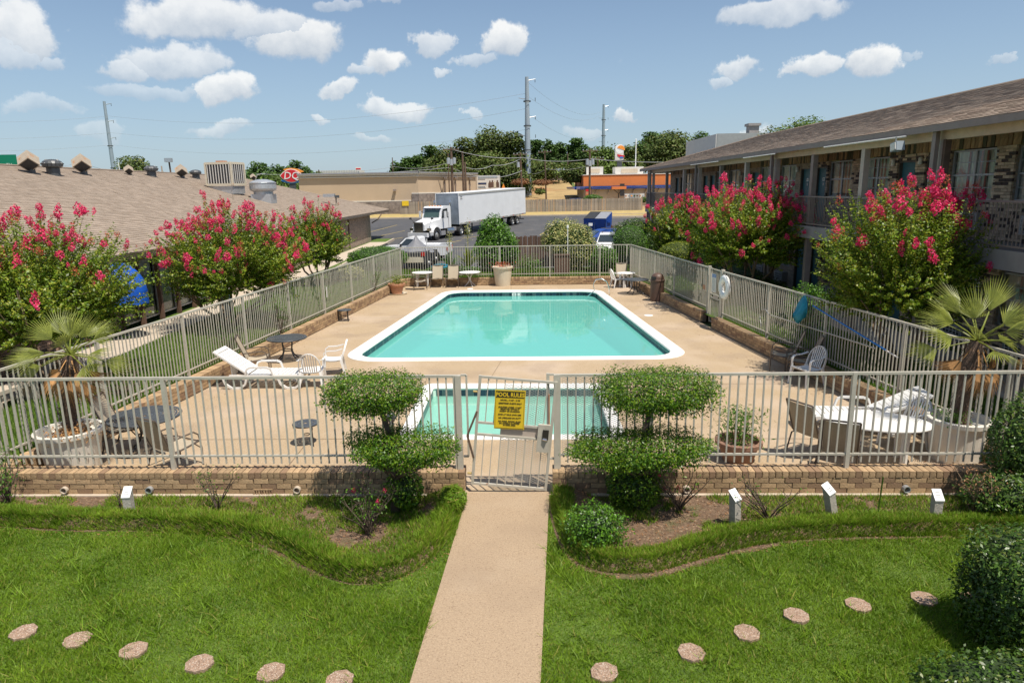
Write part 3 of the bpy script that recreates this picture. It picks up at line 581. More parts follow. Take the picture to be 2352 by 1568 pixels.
# ------------------------------------------------------------------ metal fences
def fence(name, label, pts, zt, zb, zpick, sp_, posts, pw_=.022, post_w=.06, zpost=.36, group='beige metal pool fences'):
    t = thing(name, label, 'fence', (pts[0][0], pts[0][1], .36), w=True, group=None)
    segs = [(Vector(a), Vector(b)) for a, b in zip(pts[:-1], pts[1:])]; tot = sum((b - a).length for a, b in segs)
    def at(s):
        for a, b in segs:
            l_ = (b - a).length
            if s <= l_ + 1e-6: return a + (b - a) * (s / l_), math.atan2(b.y - a.y, b.x - a.x)
            s -= l_
        return segs[-1][1], math.atan2(segs[-1][1].y - segs[-1][0].y, segs[-1][1].x - segs[-1][0].x)
    for a, b in segs:
        MB().bar((a.x, a.y, zt - .02), (b.x, b.y, zt - .02), .045, .04).build('top_rail', FEN, t)
        MB().bar((a.x, a.y, zb), (b.x, b.y, zb), .034, .03).build('bottom_rail', FEN, t)
    me_ = MB().box((0, 0, (zt - .03 + zpick) / 2 - .36), (pw_, pw_, zt - .03 - zpick)).mesh('picket', FEN)
    n = int(tot / sp_)
    L = []
    for i in range(n):
        s = (i + .5) * tot / n
        if min([abs(s - q) for q in posts] + [9]) < sp_ * .42: continue
        p, an = at(s); L.append((p, an))
    L.sort(key=lambda k_: k_[0].length)
    rest = MB()
    for i, (p, an) in enumerate(L):
        if i < 300: mo('picket', me_, t, (p.x - t.location.x, p.y - t.location.y, 0), (random.uniform(-.006, .006), random.uniform(-.006, .006), an))
        else: rest.box((p.x, p.y, (zt - .03 + zpick) / 2), (pw_, pw_, zt - .03 - zpick), rz=an)
    if rest.v: tag(rest.build('pickets', FEN, t), kind='stuff')
    pm = MB().box((0, 0, (zt - .005 + zpost) / 2 - .36), (post_w, post_w, zt - .005 - zpost)).mesh('post', FEN)
    for s in posts:
        p, an = at(s); mo('post', pm, t, (p.x - t.location.x, p.y - t.location.y, 0), (0, 0, an))
    return t
FF = lambda x: FW(x) + .15
fence('metal_fence', 'beige picket fence on the front wall, left of the gate', [(-8.35, FF(-8.35)), (-.82, FF(-.82))], 1.885, .60, .47, .125, [.03, 2.98, 7.48])
fence('metal_fence', 'beige picket fence on the front wall, right of the gate', [(.64, FF(.64)), (8.5, FF(8.5))], 1.885, .60, .47, .125, [.05, 1.45, 4.42, 7.8])
lp = [(FL(10.4), 10.4), (FL(33.95), 33.95)]
fence('metal_fence', 'long beige picket fence on the left side of the pool deck', lp, 1.89, .52, .42, .112, [.03, 2.6, 5.4, 8.2, 11.0, 13.8, 16.6, 19.4, 21.8, 23.6], pw_=.018, zpost=.3)
fence('metal_fence', 'beige picket fence along the back of the pool deck', [(FL(33.95), 33.95), (5.85, 33.42)], 1.9, .52, .42, .125, [2.45, 4.9, 7.35, 9.8, 11.1], pw_=.018, zpost=.3)
fence('metal_fence', 'beige picket fence on the right side from the far corner to the side gate', [(5.85, 33.42), (FR(23.2), 23.2)], 1.9, .52, .42, .112, [.05, 1.6, 4.0, 6.6, 10.2], pw_=.018, zpost=.3)
fence('metal_fence', 'beige picket fence on the right side between the side gate and the front corner', [(FR(22.2), 22.2), (FR(10.2) + .05, 10.2)], 1.9, .52, .42, .112, [.05, 3.3, 6.2, 9.0, 11.6], pw_=.020, zpost=.3)

def mesh_panel(x0, x1, z0, z1, dx=.070, dz=.034, w=.007):
    m_ = MB(); k = 0; z = z0
    while z < z1:
        n = int((x1 - x0) / (dx / 2))
        for i in range(n):
            a = z + (dz / 2 if (i + k) % 2 else 0); b = z + (dz / 2 if (i + 1 + k) % 2 else 0)
            xa, xb = x0 + i * (x1 - x0) / n, x0 + (i + 1) * (x1 - x0) / n
            m_.sheet([(xa, 0, a - w / 2), (xb, 0, b - w / 2), (xb, 0, b + w / 2), (xa, 0, a + w / 2)])
        z += dz / 2; k += 1
    return m_
# front gate, sagging to the right
g = thing('pool_gate', 'sagging beige metal gate with mesh panels at the end of the front path', 'gate', (-.655, FF(0) - .03, .14)); g.rotation_euler = (0, R(5.6), R(-1.5))
GWd, GH = 1.14, 1.76
MB().bar((0, 0, 0), (0, 0, GH), .042).build('frame_stile', FEN, g); MB().bar((GWd, 0, 0), (GWd, 0, GH), .042).build('frame_stile', FEN, g)
for z in (0.02, GH - .02, 1.02, .83): MB().bar((.02, 0, z), (GWd - .02, 0, z), .034).build('frame_rail', FEN, g)
for k in range(1, 9):
    x = k * GWd / 9; MB().box((x, 0, .425), (.015, .015, .79)).build('picket', FEN, g); MB().box((x, 0, 1.38), (.015, .015, .69)).build('picket', FEN, g)
tag(mesh_panel(.37, GWd - .03, .10, .80).build('mesh_panel', GREY, g), kind='stuff'); tag(mesh_panel(.37, GWd - .03, 1.05, 1.66).build('mesh_panel', GREY, g), kind='stuff')
MB().box((.68, .012, .925), (.63, .012, .15)).build('lock_plate', TRIML, g)
lb_ = MB(); lb_.box((1.03, -.03, .86), (.19, .05, .44)); o = lb_.build('lock_box', FEN, g)
MB().box((1.055, -.062, .93), (.09, .02, .15)).build('latch_recess', BLKP, g); MB().tube([(1.02, -.07, .86), (1.08, -.09, .86)], .018, 8).build('latch_knob', CHROME, g)
for z in (.18, 1.5): MB().tube([(-.09, 0, z), (0, 0, z)], .018, 6).build('hinge', CORAL if False else DRYG, g)
MB().bar((-.01, -.03, 1.20), (-.13, -.03, .80), .030).build('closer_arm', POLEW, g); MB().bar((-.13, -.03, .80), (-.01, -.03, .45), .030).build('closer_arm', POLEW, g)
# frames on both sides of the gate
gp = thing('gate_post', 'wide beige steel gate post with a hinge frame, left of the front gate', 'post', (-.80, FF(-.8), .38)); MB().box((-.03, 0, .75), (.085, .085, 1.5)).build('post', FEN, gp)
for a, b in [((.02, 0, 1.50), (.10, 0, 1.50)), ((.10, 0, .20), (.10, 0, 1.50)), ((.02, 0, .20), (.10, 0, .20))]: MB().bar(a, b, .03).build('hinge_frame', FEN, gp)
gp = thing('gate_post', 'rusty beige steel gate post with latch frame, right of the front gate', 'post', (.60, FF(.6), .38)); MB().box((.06, 0, .75), (.085, .085, 1.5)).build('post', FEN, gp)
for a, b in [((-.07, 0, 1.50), (.02, 0, 1.50)), ((-.07, 0, .16), (-.07, 0, 1.52)), ((-.07, 0, .16), (.02, 0, .16))]: MB().bar(a, b, .045 if a[0] == b[0] else .03).build('latch_frame', FEN, gp)
MB().box((-.055, -.03, .95), (.02, .03, .5)).build('rust_strip', TERRA, gp)
wm = thing('mesh_screen', 'diamond wire mesh screen fixed to the fence right of the front gate', 'screen', (.73, FF(.9) - .022, 0), R(-2.1)); tag(mesh_panel(0, 1.33, .62, 1.84).build('mesh_panel', GREY, wm), kind='stuff')
# pool rules sign
p = A(1170.7, 940.6, FF(0) - .07); s_ = thing('pool_rules_sign', 'yellow and black POOL RULES sign hanging on the front gate', 'sign', p); s_.rotation_euler = (0, R(3.2), R(-1.5))
MB().box((0, 0, 0), (.46, .008, .615)).build('board', YSIGN, s_)
bm_ = MB()
for a, b in [((-.215, -.006, -.292), (.215, -.006, -.292)), ((-.215, -.006, .292), (.215, -.006, .292)), ((-.215, -.006, -.292), (-.215, -.006, .292)), ((.215, -.006, -.292), (.215, -.006, .292))]: bm_.bar(a, b, .003, .003)
bm_.build('border_line', BLKP, s_); MB().box((0, -.006, .236), (.425, .004, .09)).build('header_band', BLKP, s_)
text('POOL RULES', .088, YSIGN, s_, (0, -.010, .234), (R(90), 0, 0), bold=.0025, sxx=.86)
for tx, z in [('HOURS.....10 AM - 10 PM', .152), ('REGISTERED GUESTS ONLY', .100), ('CHILDREN UNDER 12 NOT', .040), ('PERMITTED WITHOUT', .008), ('PARENT OR GUARDIAN', -.024), ('SWIM AT YOUR OWN RISK', -.078), ('NO LIFEGUARD ON DUTY', -.130), ('NO FOOD, DRINKS, GLASS', -.184), ('OR ANIMALS ALLOWED', -.214), ('IN POOL AREA', -.244)]:
    text(tx, .031, BLKP, s_, (0, -.0075, z), (R(90), 0, 0), shear=.25, bold=.0012, sxx=.92)
# side gate on the right
g = thing('pool_gate', 'beige metal side gate with a notice on it, in the right fence', 'gate', (FR(23.1), 23.1, .05), math.atan2(-.9, FR(22.25) - FR(23.1)))
for x in (0.02, .86): MB().bar((x, 0, 0), (x, 0, 1.84), .05).build('frame_stile', FEN, g)
for z in (.03, 1.82, .98, .86): MB().bar((.02, 0, z), (.86, 0, z), .035).build('frame_rail', FEN, g)
for k in range(1, 8): x = k * .11; MB().box((x, 0, .44), (.016, .016, .8)).build('picket', FEN, g); MB().box((x, 0, 1.4), (.016, .016, .82)).build('picket', FEN, g)
MB().box((.5, -.01, .9), (.45, .01, .14)).build('lock_plate', TRIML, g)
for y, lb in [(23.25, 'thick beige post on the far side of the side gate'), (22.12, 'thick beige post on the near side of the side gate')]:
    t = thing('gate_post', lb, 'post', (FR(y), y, .3)); MB().box((0, 0, .82), (.10, .12, 1.64)).build('post', FEN, t)
an = math.atan2(-1, .098)
t = thing('notice_sign', 'white notice with a blue header on the side gate', 'sign', (FR(22.75) - .03, 22.75, 1.42), an); MB().box((0, 0, 0), (.36, .012, .62)).build('board', TRW, t)
MB().box((0, -.009, .24), (.32, .006, .10)).build('header_band', DQB, t); text('NOTICE', .075, WHT, t, (0, -.014, .24), (R(90), 0, 0))
m_ = MB()
for k in range(9): m_.box((random.uniform(-.02, .02), -.008, .13 - k * .045), (random.uniform(.2, .28), .003, .010))
m_.build('small_print', ALU, t)
t = thing('notice_sign', 'small faded square sign on the right fence beyond the side gate', 'sign', (FR(23.6) - .03, 23.6, 1.25), an); MB().box((0, 0, 0), (.26, .01, .42)).build('board', PATHL, t); MB().box((0, -.007, -.08), (.22, .004, .16)).build('faded_patch', TERRA, t)
t = thing('notice_sign', 'small white notice on the left fence behind the small black table', 'sign', (FL(24.3) + .03, 24.3, 1.12), R(97)); MB().box((0, 0, 0), (.26, .01, .36)).build('board', TRW, t)
# life ring, leaf net, telescopic pole
t = thing('life_ring', 'white life ring hanging on the fence just right of the side gate', 'life ring', (FR(21.7) - .10, 21.7, 1.42), an)
pr = [(.28 + .115 * math.cos(a), .075 * math.sin(a)) for a in np.linspace(0, 2 * math.pi, 15)]
o = MB().lathe(pr, n=36).build('ring', WHITE, t, smooth=True); o.rotation_euler = (R(90), 0, 0)
m_ = MB()
for k in range(4):
    a = math.pi / 4 + k * math.pi / 2; m_.tube([(.40 * math.cos(a - .6), -.02, .40 * math.sin(a - .6)), (.44 * math.cos(a), -.03, .44 * math.sin(a)), (.40 * math.cos(a + .6), -.02, .40 * math.sin(a + .6))], .008, 5)
m_.build('grab_rope', TRW, t)
p1, p2 = A(1850, 700, 16.6), A(2006, 822, 13.2); p1 = Vector((FR(16.5) - .06, 16.5, A(1853, 702, 16.5).z)); p2 = Vector((FR(13.2) - .08, 13.2, A(2006, 822, 13.2).z))
t = thing('leaf_net', 'blue leaf net on a long blue pole hung along the right fence', 'net', p1, w=True)
MB().tube([p1, p2.lerp(p1, .12)], .018, 8).build('pole', BPOLE, t); MB().tube([p2.lerp(p1, .12), p2], .016, 8).build('pole_tip', TRW, t)
hoop = [p1 + Vector((-.03 + .10 * math.cos(a), .42 + .40 * math.cos(a), -.10 + .27 * math.sin(a))) for a in np.linspace(0, 2 * math.pi, 20)]
MB().tube(hoop, .014, 6).build('hoop', AQUA, t)
V = []; n_ = 20
for j, (sc_, dz_) in enumerate([(1, 0), (.98, -.12), (.85, -.26), (.5, -.36), (.1, -.40)]):
    for k in range(n_):
        h = hoop[int(k * 19 / n_)]; c_ = p1 + Vector((-.03, .38, -.04)); v = c_ + (h - c_) * sc_; V.append((v.x - .07 * j, v.y + .03 * math.sin(k * 2.3 + j), v.z + dz_ * .7 + .03 * math.sin(k * 1.9 + j)))
fs = [(j * n_ + k, j * n_ + (k + 1) % n_, (j + 1) * n_ + (k + 1) % n_, (j + 1) * n_ + k) for j in range(4) for k in range(n_)]
MB().add(V, fs).build('net_bag', AQUA, t, smooth=True)
q1 = Vector((FR(18.3) - .07, 18.3, A(1735, 661, 18.3).z)); q2 = Vector((FR(13.8) - .09, 13.8, A(1988, 748, 13.8).z))
q1 = Vector((FR(18.6) - .07, 18.6, 1.08)); q2 = Vector((FR(13.9) - .09, 13.9, 1.22))
t = thing('rescue_pole', 'long beige rescue pole with a hook hung on the right fence', 'pole', q1, w=True); MB().tube([q1, q2], .016, 6).build('pole', FEN, t)
MB().tube([q1 + Vector((-.03, 0, 0)), q1 + Vector((-.05, .25, .12)), q1 + Vector((-.05, .55, .05)), q1 + Vector((-.05, .66, -.15)), q1 + Vector((-.05, .5, -.42))], .012, 6).build('hook', GREY, t)

# ------------------------------------------------------------------ shingled roofs
def shingles(t, P0, u, upv, Lu0, Lu1, Lup, lim, m, tw=.33, ex=.20, nparts=300):
    P0 = np.array(P0, float); u = np.array(u, float); upv = np.array(upv, float); nn = np.cross(u, upv); nn /= np.linalg.norm(nn)
    if nn[2] < 0: nn = -nn
    quads = []; rows = int(Lup / ex)
    for k in range(rows):
        s0 = k * ex; a, b = lim(s0 / Lup); x = max(Lu0, a) - (k * .137 % tw)
        n = int((min(Lu1, b) - x) / tw)
        i = np.arange(n); xs0 = x + i * tw; ok = (xs0 > a - tw) & (xs0 + tw < b + .05); xs0 = xs0[ok]
        lift = .020 + rng.uniform(-.004, .006, len(xs0)); w = tw - .006 - rng.uniform(0, .004, len(xs0)); e = s0 - rng.uniform(0, .003, len(xs0))
        A0 = P0 + np.outer(xs0, u) + np.outer(e, upv); A1 = P0 + np.outer(xs0 + w, u) + np.outer(e, upv); up_ = (s0 + ex - e)[:, None] * upv
        L_ = lift[:, None] * nn
        quads.append(np.stack([A0, A1, A0 + L_, A1 + L_, A1 + up_ + nn * .003, A0 + up_ + nn * .003], 1))
    Q = np.concatenate(quads); d = np.linalg.norm(Q[:, 0] - np.array([0, 12, EYE]), axis=1); Q = Q[np.argsort(d)]
    loc = np.array(t.location)
    for q in Q[:nparts]:
        me = bpy.data.meshes.new('shingle'); me.from_pydata([tuple(v - q[0]) for v in q], [], [(2, 3, 4, 5), (0, 1, 3, 2)]); me.materials.append(m); mo('shingle', me, t, tuple(q[0] - loc))
    Q = Q[nparts:]; n = len(Q); b = np.arange(n)[:, None] * 6
    Fs = np.concatenate([b + np.array([[2, 3, 4, 5]]), b + np.array([[0, 1, 3, 2]])])
    o = fm('shingle_courses', Q.reshape(-1, 3), Fs, m, t); o['kind'] = 'stuff'; return o

# brick skin made of single bricks on a wall plane (X = const, facing -X or +X)
def brick_skin(t, X, rects, m, face=-1, nparts=300, L=.23, H=.076):
    items = []; me = boxmesh('brick', (.05, L - .012, H - .012), m)
    for (y0, y1, z0, z1) in rects:
        nr = int((z1 - z0) / H); h = (z1 - z0) / max(1, nr)
        for k in range(nr):
            y = y0 + (-(L / 2) if k % 2 else 0)
            while y < y1 - .01:
                a, b = max(y, y0), min(y + L, y1)
                if b - a > .03: items.append((X + face * random.uniform(.004, .014), (a + b) / 2, z0 + (k + .5) * h, b - a - .012))
                y += L
    items.sort(key=lambda q: math.hypot(q[0], q[1]) + abs(q[2] - 4) * .5); rest = MB()
    lx = t.location
    for i, (x, y, z, l) in enumerate(items):
        if i < nparts and l > L - .03: mo('brick', me, t, (x - lx.x, y - lx.y, z - lx.z), (random.uniform(-.006, .006), 0, random.uniform(-.01, .01)))
        else: rest.box((x, y, z), (.05, l, H - .012))
    if rest.v: tag(rest.build('brickwork', m, t), kind='stuff')

def window(t, X, y0, y1, z0, z1, cols=2, rows=4, face=-1, deep=.10, curtain=CURT, stripe=True):
    lx = t.location; f = MB(); w = .045; fx = X - face * deep
    for a, b in [((y0 + y1) / 2, None)]: pass
    f.box((fx, y0 + w / 2, (z0 + z1) / 2), (.06, w, z1 - z0)); f.box((fx, y1 - w / 2, (z0 + z1) / 2), (.06, w, z1 - z0))
    f.box((fx, (y0 + y1) / 2, z0 + w / 2), (.06, y1 - y0 - 2 * w, w)); f.box((fx, (y0 + y1) / 2, z1 - w / 2), (.06, y1 - y0 - 2 * w, w))
    wo = f.build('window', ALU, t)
    def sub(m_, name, mt): o = m_.mesh(name, mt, off=tuple(lx)); return mo(name, o, wo)
    for c in range(1, cols):
        y = y0 + (y1 - y0) * c / cols; sub(MB().box((fx, y, (z0 + z1) / 2), (.05, .07, z1 - z0 - 2 * w)), 'mullion', ALU)
    for r_ in range(1, rows):
        z = z0 + (z1 - z0) * r_ / rows; sub(MB().box((fx, (y0 + y1) / 2, z), (.03, y1 - y0 - 2 * w, .05 if r_ * 2 == rows else .018)), 'glazing_bar', ALU)
    for c in range(cols):
        ya, yb = y0 + (y1 - y0) * c / cols + .04, y0 + (y1 - y0) * (c + 1) / cols - .04
        pq = [(fx, ya, z0 + w), (fx, yb, z0 + w), (fx, yb, z1 - w), (fx, ya, z1 - w)]; sub(MB().sheet(pq if face > 0 else pq[::-1]), 'pane', PANE)
    # pleated curtain just inside
    cx = fx - face * .07; n = int((y1 - y0) / .05); vs = []
    for k in range(n + 1):
        y = y0 + (y1 - y0) * k / n; x = cx + .022 * math.sin(k * 1.9) + .012 * math.sin(k * .7 + 1); vs += [(x, y, z0), (x, y, z1)]
    sub(MB().add(vs, [(2 * k, 2 * k + 2, 2 * k + 3, 2 * k + 1) for k in range(n)]), 'curtain', curtain)
    if stripe:
        for fr_ in (.30, .42, .68):
            y = y0 + (y1 - y0) * fr_; sub(MB().box((cx + face * .03, y, (z0 + z1) / 2), (.012, .07, z1 - z0 - .1)), 'curtain_stripe', CURTR)
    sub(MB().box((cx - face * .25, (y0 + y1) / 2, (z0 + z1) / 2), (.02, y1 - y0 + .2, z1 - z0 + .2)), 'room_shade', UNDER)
    return wo

# ------------------------------------------------------------------ right building: two storeys of motel rooms
XW, XS, XE = 11.9, 10.1, 9.9; ZS, ZE = 3.19, 5.88; Y0, Y1 = 2.0, 51.5
rb = thing('motel_building', 'long two storey brick motel with an outdoor gallery on the right', 'building', (XW, Y0, .3), w=True)
MB().box(((XS + 16) / 2, (Y0 + Y1) / 2, (ZS - .02 + 2.99) / 2), (16 - XS, Y1 - Y0, ZS - .02 - 2.99)).build('gallery_floor', SLAB, rb)
MB().box((XS - .03, (Y0 + Y1) / 2, 3.02), (.06, Y1 - Y0, .40)).build('floor_edge', SLAB, rb)
MB().box((XS + .35, (Y0 + Y1) / 2, 2.90), (.18, Y1 - Y0, .16)).build('lower_beam', BEAM, rb)
far_rects = []; near_rects = []; doors = []; wins = []
base = 17.16
per = 7.16
k = -2
while base + per * k < Y1:
    b = base + per * k
    wins.append((b, b + 1.80)); doors.append(b + 2.42); doors.append(b + 3.85); wins.append((b + 4.80, b + 6.50)); k += 1
wins = [w for w in wins if w[0] > 6 and w[1] < Y1 - 1]; doors = [d for d in doors if 6 < d < Y1 - 1.5]
ops = sorted([(a, b, 'w') for a, b in wins] + [(d - .47, d + .47, 'd') for d in doors])
for zb, zw0, zw1, zd, zt in [(ZS, 4.12, 5.40, 5.22, 5.42), (.3, 1.15, 2.45, 2.35, 2.50)]:
    yc = Y0
    for a, b, ty in ops:
        (near_rects if a < 27 else far_rects).append((yc, a, zb, zt)); 
        if ty == 'w': (near_rects if a < 27 else far_rects).append((a, b, zb, zw0))
        else: (near_rects if a < 27 else far_rects).append((a, b, zd, zt))
        yc = b
    far_rects.append((yc, Y1, zb, zt))
mf = MB()
for (y0, y1, z0, z1) in near_rects + far_rects: mf.box((XW + .15, (y0 + y1) / 2, (z0 + z1) / 2), (.3 if (y0, y1, z0, z1) in far_rects else .26, y1 - y0, z1 - z0))
mf.build('wall', BWALL, rb)
up_near = [r_ for r_ in near_rects if r_[1] > 14.5]
brick_skin(rb, XW, up_near, BRH)
MB().box((16.2, Y1 + .1, 3.05), (8.6, .2, 5.5)).build('end_wall', BWALLX, rb); MB().box((20.4, (Y0 + Y1) / 2, 3.05), (.2, Y1 - Y0, 5.5)).build('back_wall', BWALLX, rb)
# upright siding boards above the openings, one by one
n = int((Y1 - 12) / .15); rest = MB()
bme = [MB().box((0, 0, 0), (.03 + .01 * (q % 2), .138, .34)).mesh('siding_board', WOODR) for q in range(2)]
for i in range(n):
    y = 12 + (i + .5) * .15
    if i < 150: mo('siding_board', bme[i % 2], rb, (-.02 - .006 * (i % 3), y - Y0, 5.59 - .3))
    else: rest.box((XW - .02 - .006 * (i % 3), y, 5.59), (.03, .138, .34))
tag(rest.build('siding_boards', WOODR, rb), kind='stuff')
MB().box((XS + .12, (Y0 + Y1) / 2, 5.66), (.14, Y1 - Y0, .22)).build('upper_beam', BEAM, rb)
MB().box(((XE + XW) / 2 + .05, (Y0 + Y1) / 2, 5.80), (XW - XE - .1, Y1 - Y0 + .9, .04)).build('soffit', SOFF, rb)
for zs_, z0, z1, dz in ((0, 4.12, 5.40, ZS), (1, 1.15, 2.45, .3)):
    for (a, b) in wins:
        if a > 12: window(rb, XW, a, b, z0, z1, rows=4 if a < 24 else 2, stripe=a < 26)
for zb in (ZS, .3):
    for i, d in enumerate(doors):
        if d < 14: continue
        o = MB().box((XW + .14, d, zb + 1.01), (.05, .88, 2.0)).build('door', TEAL, rb); lx = rb.location
        mo('door_frame', MB().box((XW + .10, d - .455, zb + 1.01), (.16, .05, 2.04)).box((XW + .10, d + .455, zb + 1.01), (.16, .05, 2.04)).box((XW + .10, d, zb + 2.02), (.16, .86, .05)).mesh('door_frame', SLINGF, off=tuple(lx)), o)
        mo('handle', MB().tube([(XW + .11, d + .36, zb + 1.0), (XW + .05, d + .36, zb + 1.0)], .03, 8).mesh('handle', CHROME, off=tuple(lx)), o)
        if zb > 1 and d < 30:
            q = mo('number_plate', MB().box((XW + .108, d, zb + 1.58), (.012, .17, .12)).mesh('number_plate', WHT, off=tuple(lx)), o)
            text('2' + str(8 + (i % 2)), .09, BLKP, o, (-0.0 + .098, d - Y0, zb + 1.58 - .3), (R(90), 0, R(-90)), 'number'); mo('notice', MB().box((XW + .108, d, zb + 1.40), (.01, .09, .10)).mesh('notice', ALU, off=tuple(lx)), o)
# air conditioners under the windows
for (a, b) in wins:
    if a < 13 or a > 32: continue
    for zb in (ZS, .3):
        y = (a + .55); t = MB().box((XW - .12, y, zb + .42), (.26, .85, .42)).build('air_conditioner', ALU, rb); g_ = MB()
        for q in range(6): g_.box((XW - .255, y - .36 + q * .14, zb + .42), (.02, .012, .36))
        for q in range(4): g_.box((XW - .255, y, zb + .28 + q * .095), (.02, .76, .012))
        mo('grille', g_.mesh('grille', TRW, off=tuple(rb.location)), t); mo('dark_back', MB().box((XW - .245, y, zb + .42), (.012, .76, .34)).mesh('dark_back', UNDER, off=tuple(rb.location)), t)
# posts of the gallery, upper and lower
PY = [13.1, 16.6, 20.2, 23.55, 26.8, 30.2, 33.8, 37.6, 40.9, 45.4, 49.6, 51.3]
for i, y in enumerate(PY):
    MB().box((XS + .12, y, (ZS + 5.56) / 2), (.16, .20, 5.56 - ZS)).build('post', TRIM if i % 3 == 0 else TRIML, rb); MB().box((XS + .12, y, 1.55), (.18, .20, 2.5)).build('post', TRIM, rb)
    if i % 3 == 1: MB().box((XS - .10, y - .02, 3.2), (.10, .14, 5.2)).build('downpipe', TRIM, rb)
MB().box((XS + .10, 16.45, (ZS + 5.56) / 2), (.14, .10, 5.56 - ZS)).build('post_dark_side', POLEW, rb)  # dark brown strip along the near side of one post
# lamps on the wall
for i, d in enumerate(doors[::1]):
    if 15 < d < 40: MB().lathe([(.001, .11), (.055, .10), (.06, -.10), (.001, -.11)], (XW - .09, d + .62, 5.20), 10).build('wall_lamp', TRW, rb, smooth=True)
lp_ = thing('flood_lamp', 'blue grey flood lamp hanging under the right roof edge', 'lamp', A(2062, 336, 17.6)); lp_.scale = (.68, .68, .68); MB().xprism([(-.22, -.14), (.2, -.20), (.26, .10), (-.16, .18)], -.15, .15).build('housing', STEEL, lp_)
MB().box((-.17, .0, -.02), (.03, .34, .24), m=Matrix.Rotation(R(-12), 3, 'X')).build('lens', TRW, lp_); MB().tube([(.05, .18, .0), (.10, .34, .12), (.08, .30, .36)], .025, 6).build('arm', GREY, lp_)
# railing
rl = thing('gallery_railing', 'dark railing with thin uprights along the upper gallery of the motel', 'railing', (XS - .02, 13.0, ZS), w=True)
X_ = XS - .02
MB().bar((X_, 6, 4.19), (X_, Y1, 4.19), .045).build('top_rail', TRIM, rl); MB().bar((X_, 6, 3.30), (X_, Y1, 3.30), .035).build('bottom_rail', TRIM, rl)
pm = MB().box((0, 0, .55), (.016, .016, .88)).mesh('upright', TRIM); n = int((Y1 - 12.4) / .115); rest = MB()
for i in range(n):
    y = 12.4 + i * .115
    if i < 300: mo('upright', pm, rl, (0, y - 13.0, 0))
    else: rest.box((X_, y, ZS + .55), (.016, .016, .88))
if rest.v: tag(rest.build('uprights', TRIM, rl), kind='stuff')
# roof
ro = thing('motel_roof', 'brown shingled hip roof over the right motel building', 'roof', (XE, Y0, ZE), w=True)
e0, e1, r0_, r1_ = (XE, Y0, ZE), (XE, 53.0, ZE), (16.2, Y0, 7.66), (16.2, 45.5, 7.66)
MB().add([e0, e1, r0_, r1_, (22.6, 53.0, ZE), (22.6, Y0, ZE)], [(0, 2, 3, 1), (2, 5, 4, 3), (1, 3, 4)]).build('roof_deck', ROOFR, ro)
upv = Vector((16.2 - XE, 0, 7.66 - ZE)); Ls = upv.length; upv.normalize()
shingles(ro, (XE - .02, 0, ZE + .012), (0, 1, 0), tuple(upv), 11.5, 53, Ls, lambda f: (11.5, 53 - 7.5 * f), ROOFR)
MB().box((XE - .03, (Y0 + 53) / 2, ZE - .07), (.05, 53 - Y0, .15)).build('fascia', TRIM, ro); MB().tube([(16.2, Y0, 7.68), (16.2, 45.5, 7.68)], .05, 6).build('ridge_cap', ROOFR, ro); MB().tube([(16.2, 45.5, 7.68), (XE, 53.0, ZE + .02)], .05, 6).build('hip_cap', ROOFR, ro)
for ya, yb in [(17.5, 22), (26, 29.5), (33, 38)]: MB().tube([(XE - .09, ya, ZE - .17), (XE - .09, yb, ZE - .17)], .025, 6).build('conduit', TRW, ro)

# ------------------------------------------------------------------ left building: one storey, big shingle roof
LX, LE, LZ = -12.4, -11.9, 2.84
lb = thing('motel_wing', 'single storey brick wing with tall curtained windows on the left', 'building', (LX, 8.0, .3), w=True)
LY1 = 61.5
rects = []
wy = [(13.4, 15.2), (18.2, 20.9), (21.4, 29.0), (33.0, 35.4), (41.0, 43.0)]
yc = 8.0
for a, b in wy: rects.append((yc, a, .3, 2.75)); rects.append((a, b, 2.5, 2.75)); yc = b
rects.append((yc, LY1, .3, 2.75))
m_ = MB()
for (a, b, z0, z1) in rects: m_.box((LX - .14, (a + b) / 2, (z0 + z1) / 2), (.28 if a > 20 else .25, b - a, z1 - z0))
m_.build('wall', BWALL, lb)
brick_skin(lb, LX, [r_ for r_ in rects if r_[0] < 20] , BRL, face=1)
MB().box((-23, LY1 + .1, 1.52), (21, .2, 2.45)).build('end_wall', BWALLX, lb)
for a, b in wy:
    n = max(1, round((b - a) / 1.28))
    for k in range(n):
        y0, y1 = a + (b - a) * k / n, a + (b - a) * (k + 1) / n
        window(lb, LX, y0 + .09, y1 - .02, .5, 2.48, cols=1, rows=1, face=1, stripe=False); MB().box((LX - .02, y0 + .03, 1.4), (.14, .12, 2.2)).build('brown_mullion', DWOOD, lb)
for y in (50.3, 53.0): MB().box((LX + .05, y, 1.5), (.08, .10, 2.4)).build('downpipe', POLEW, lb)
MB().box((LX + .05, 44.0, 1.5), (.10, .16, 2.4)).build('corner_board', TRIML, lb)
MB().tube([(LE + .1, LY1 + 2.4, 2.6), (LE - .1, LY1 + 1.6, 2.15), (LX + .1, LY1 + .3, 1.9)], .05, 6).build('gutter_spout', POLEW, lb)
lr = thing('wing_roof', 'broad low brown shingle hip roof of the left wing', 'roof', (LE, 8.0, LZ), w=True)
RX, RZ_, RY = -23.0, 6.05, 58.0; YE = 68.3
MB().add([(LE, 4, LZ), (LE, YE, LZ), (RX, 4, RZ_), (RX, RY, RZ_), (-34, YE, LZ), (-34, 4, LZ)], [(1, 3, 2, 0), (2, 3, 4, 5), (4, 3, 1)]).build('roof_deck', ROOF, lr)
upv = Vector((RX - LE, 0, RZ_ - LZ)); Ls = upv.length; upv.normalize()
shingles(lr, (LE + .02, 0, LZ + .012), (0, 1, 0), tuple(upv), 14, YE, Ls, lambda f: (14, YE - (YE - RY) * f), ROOF)
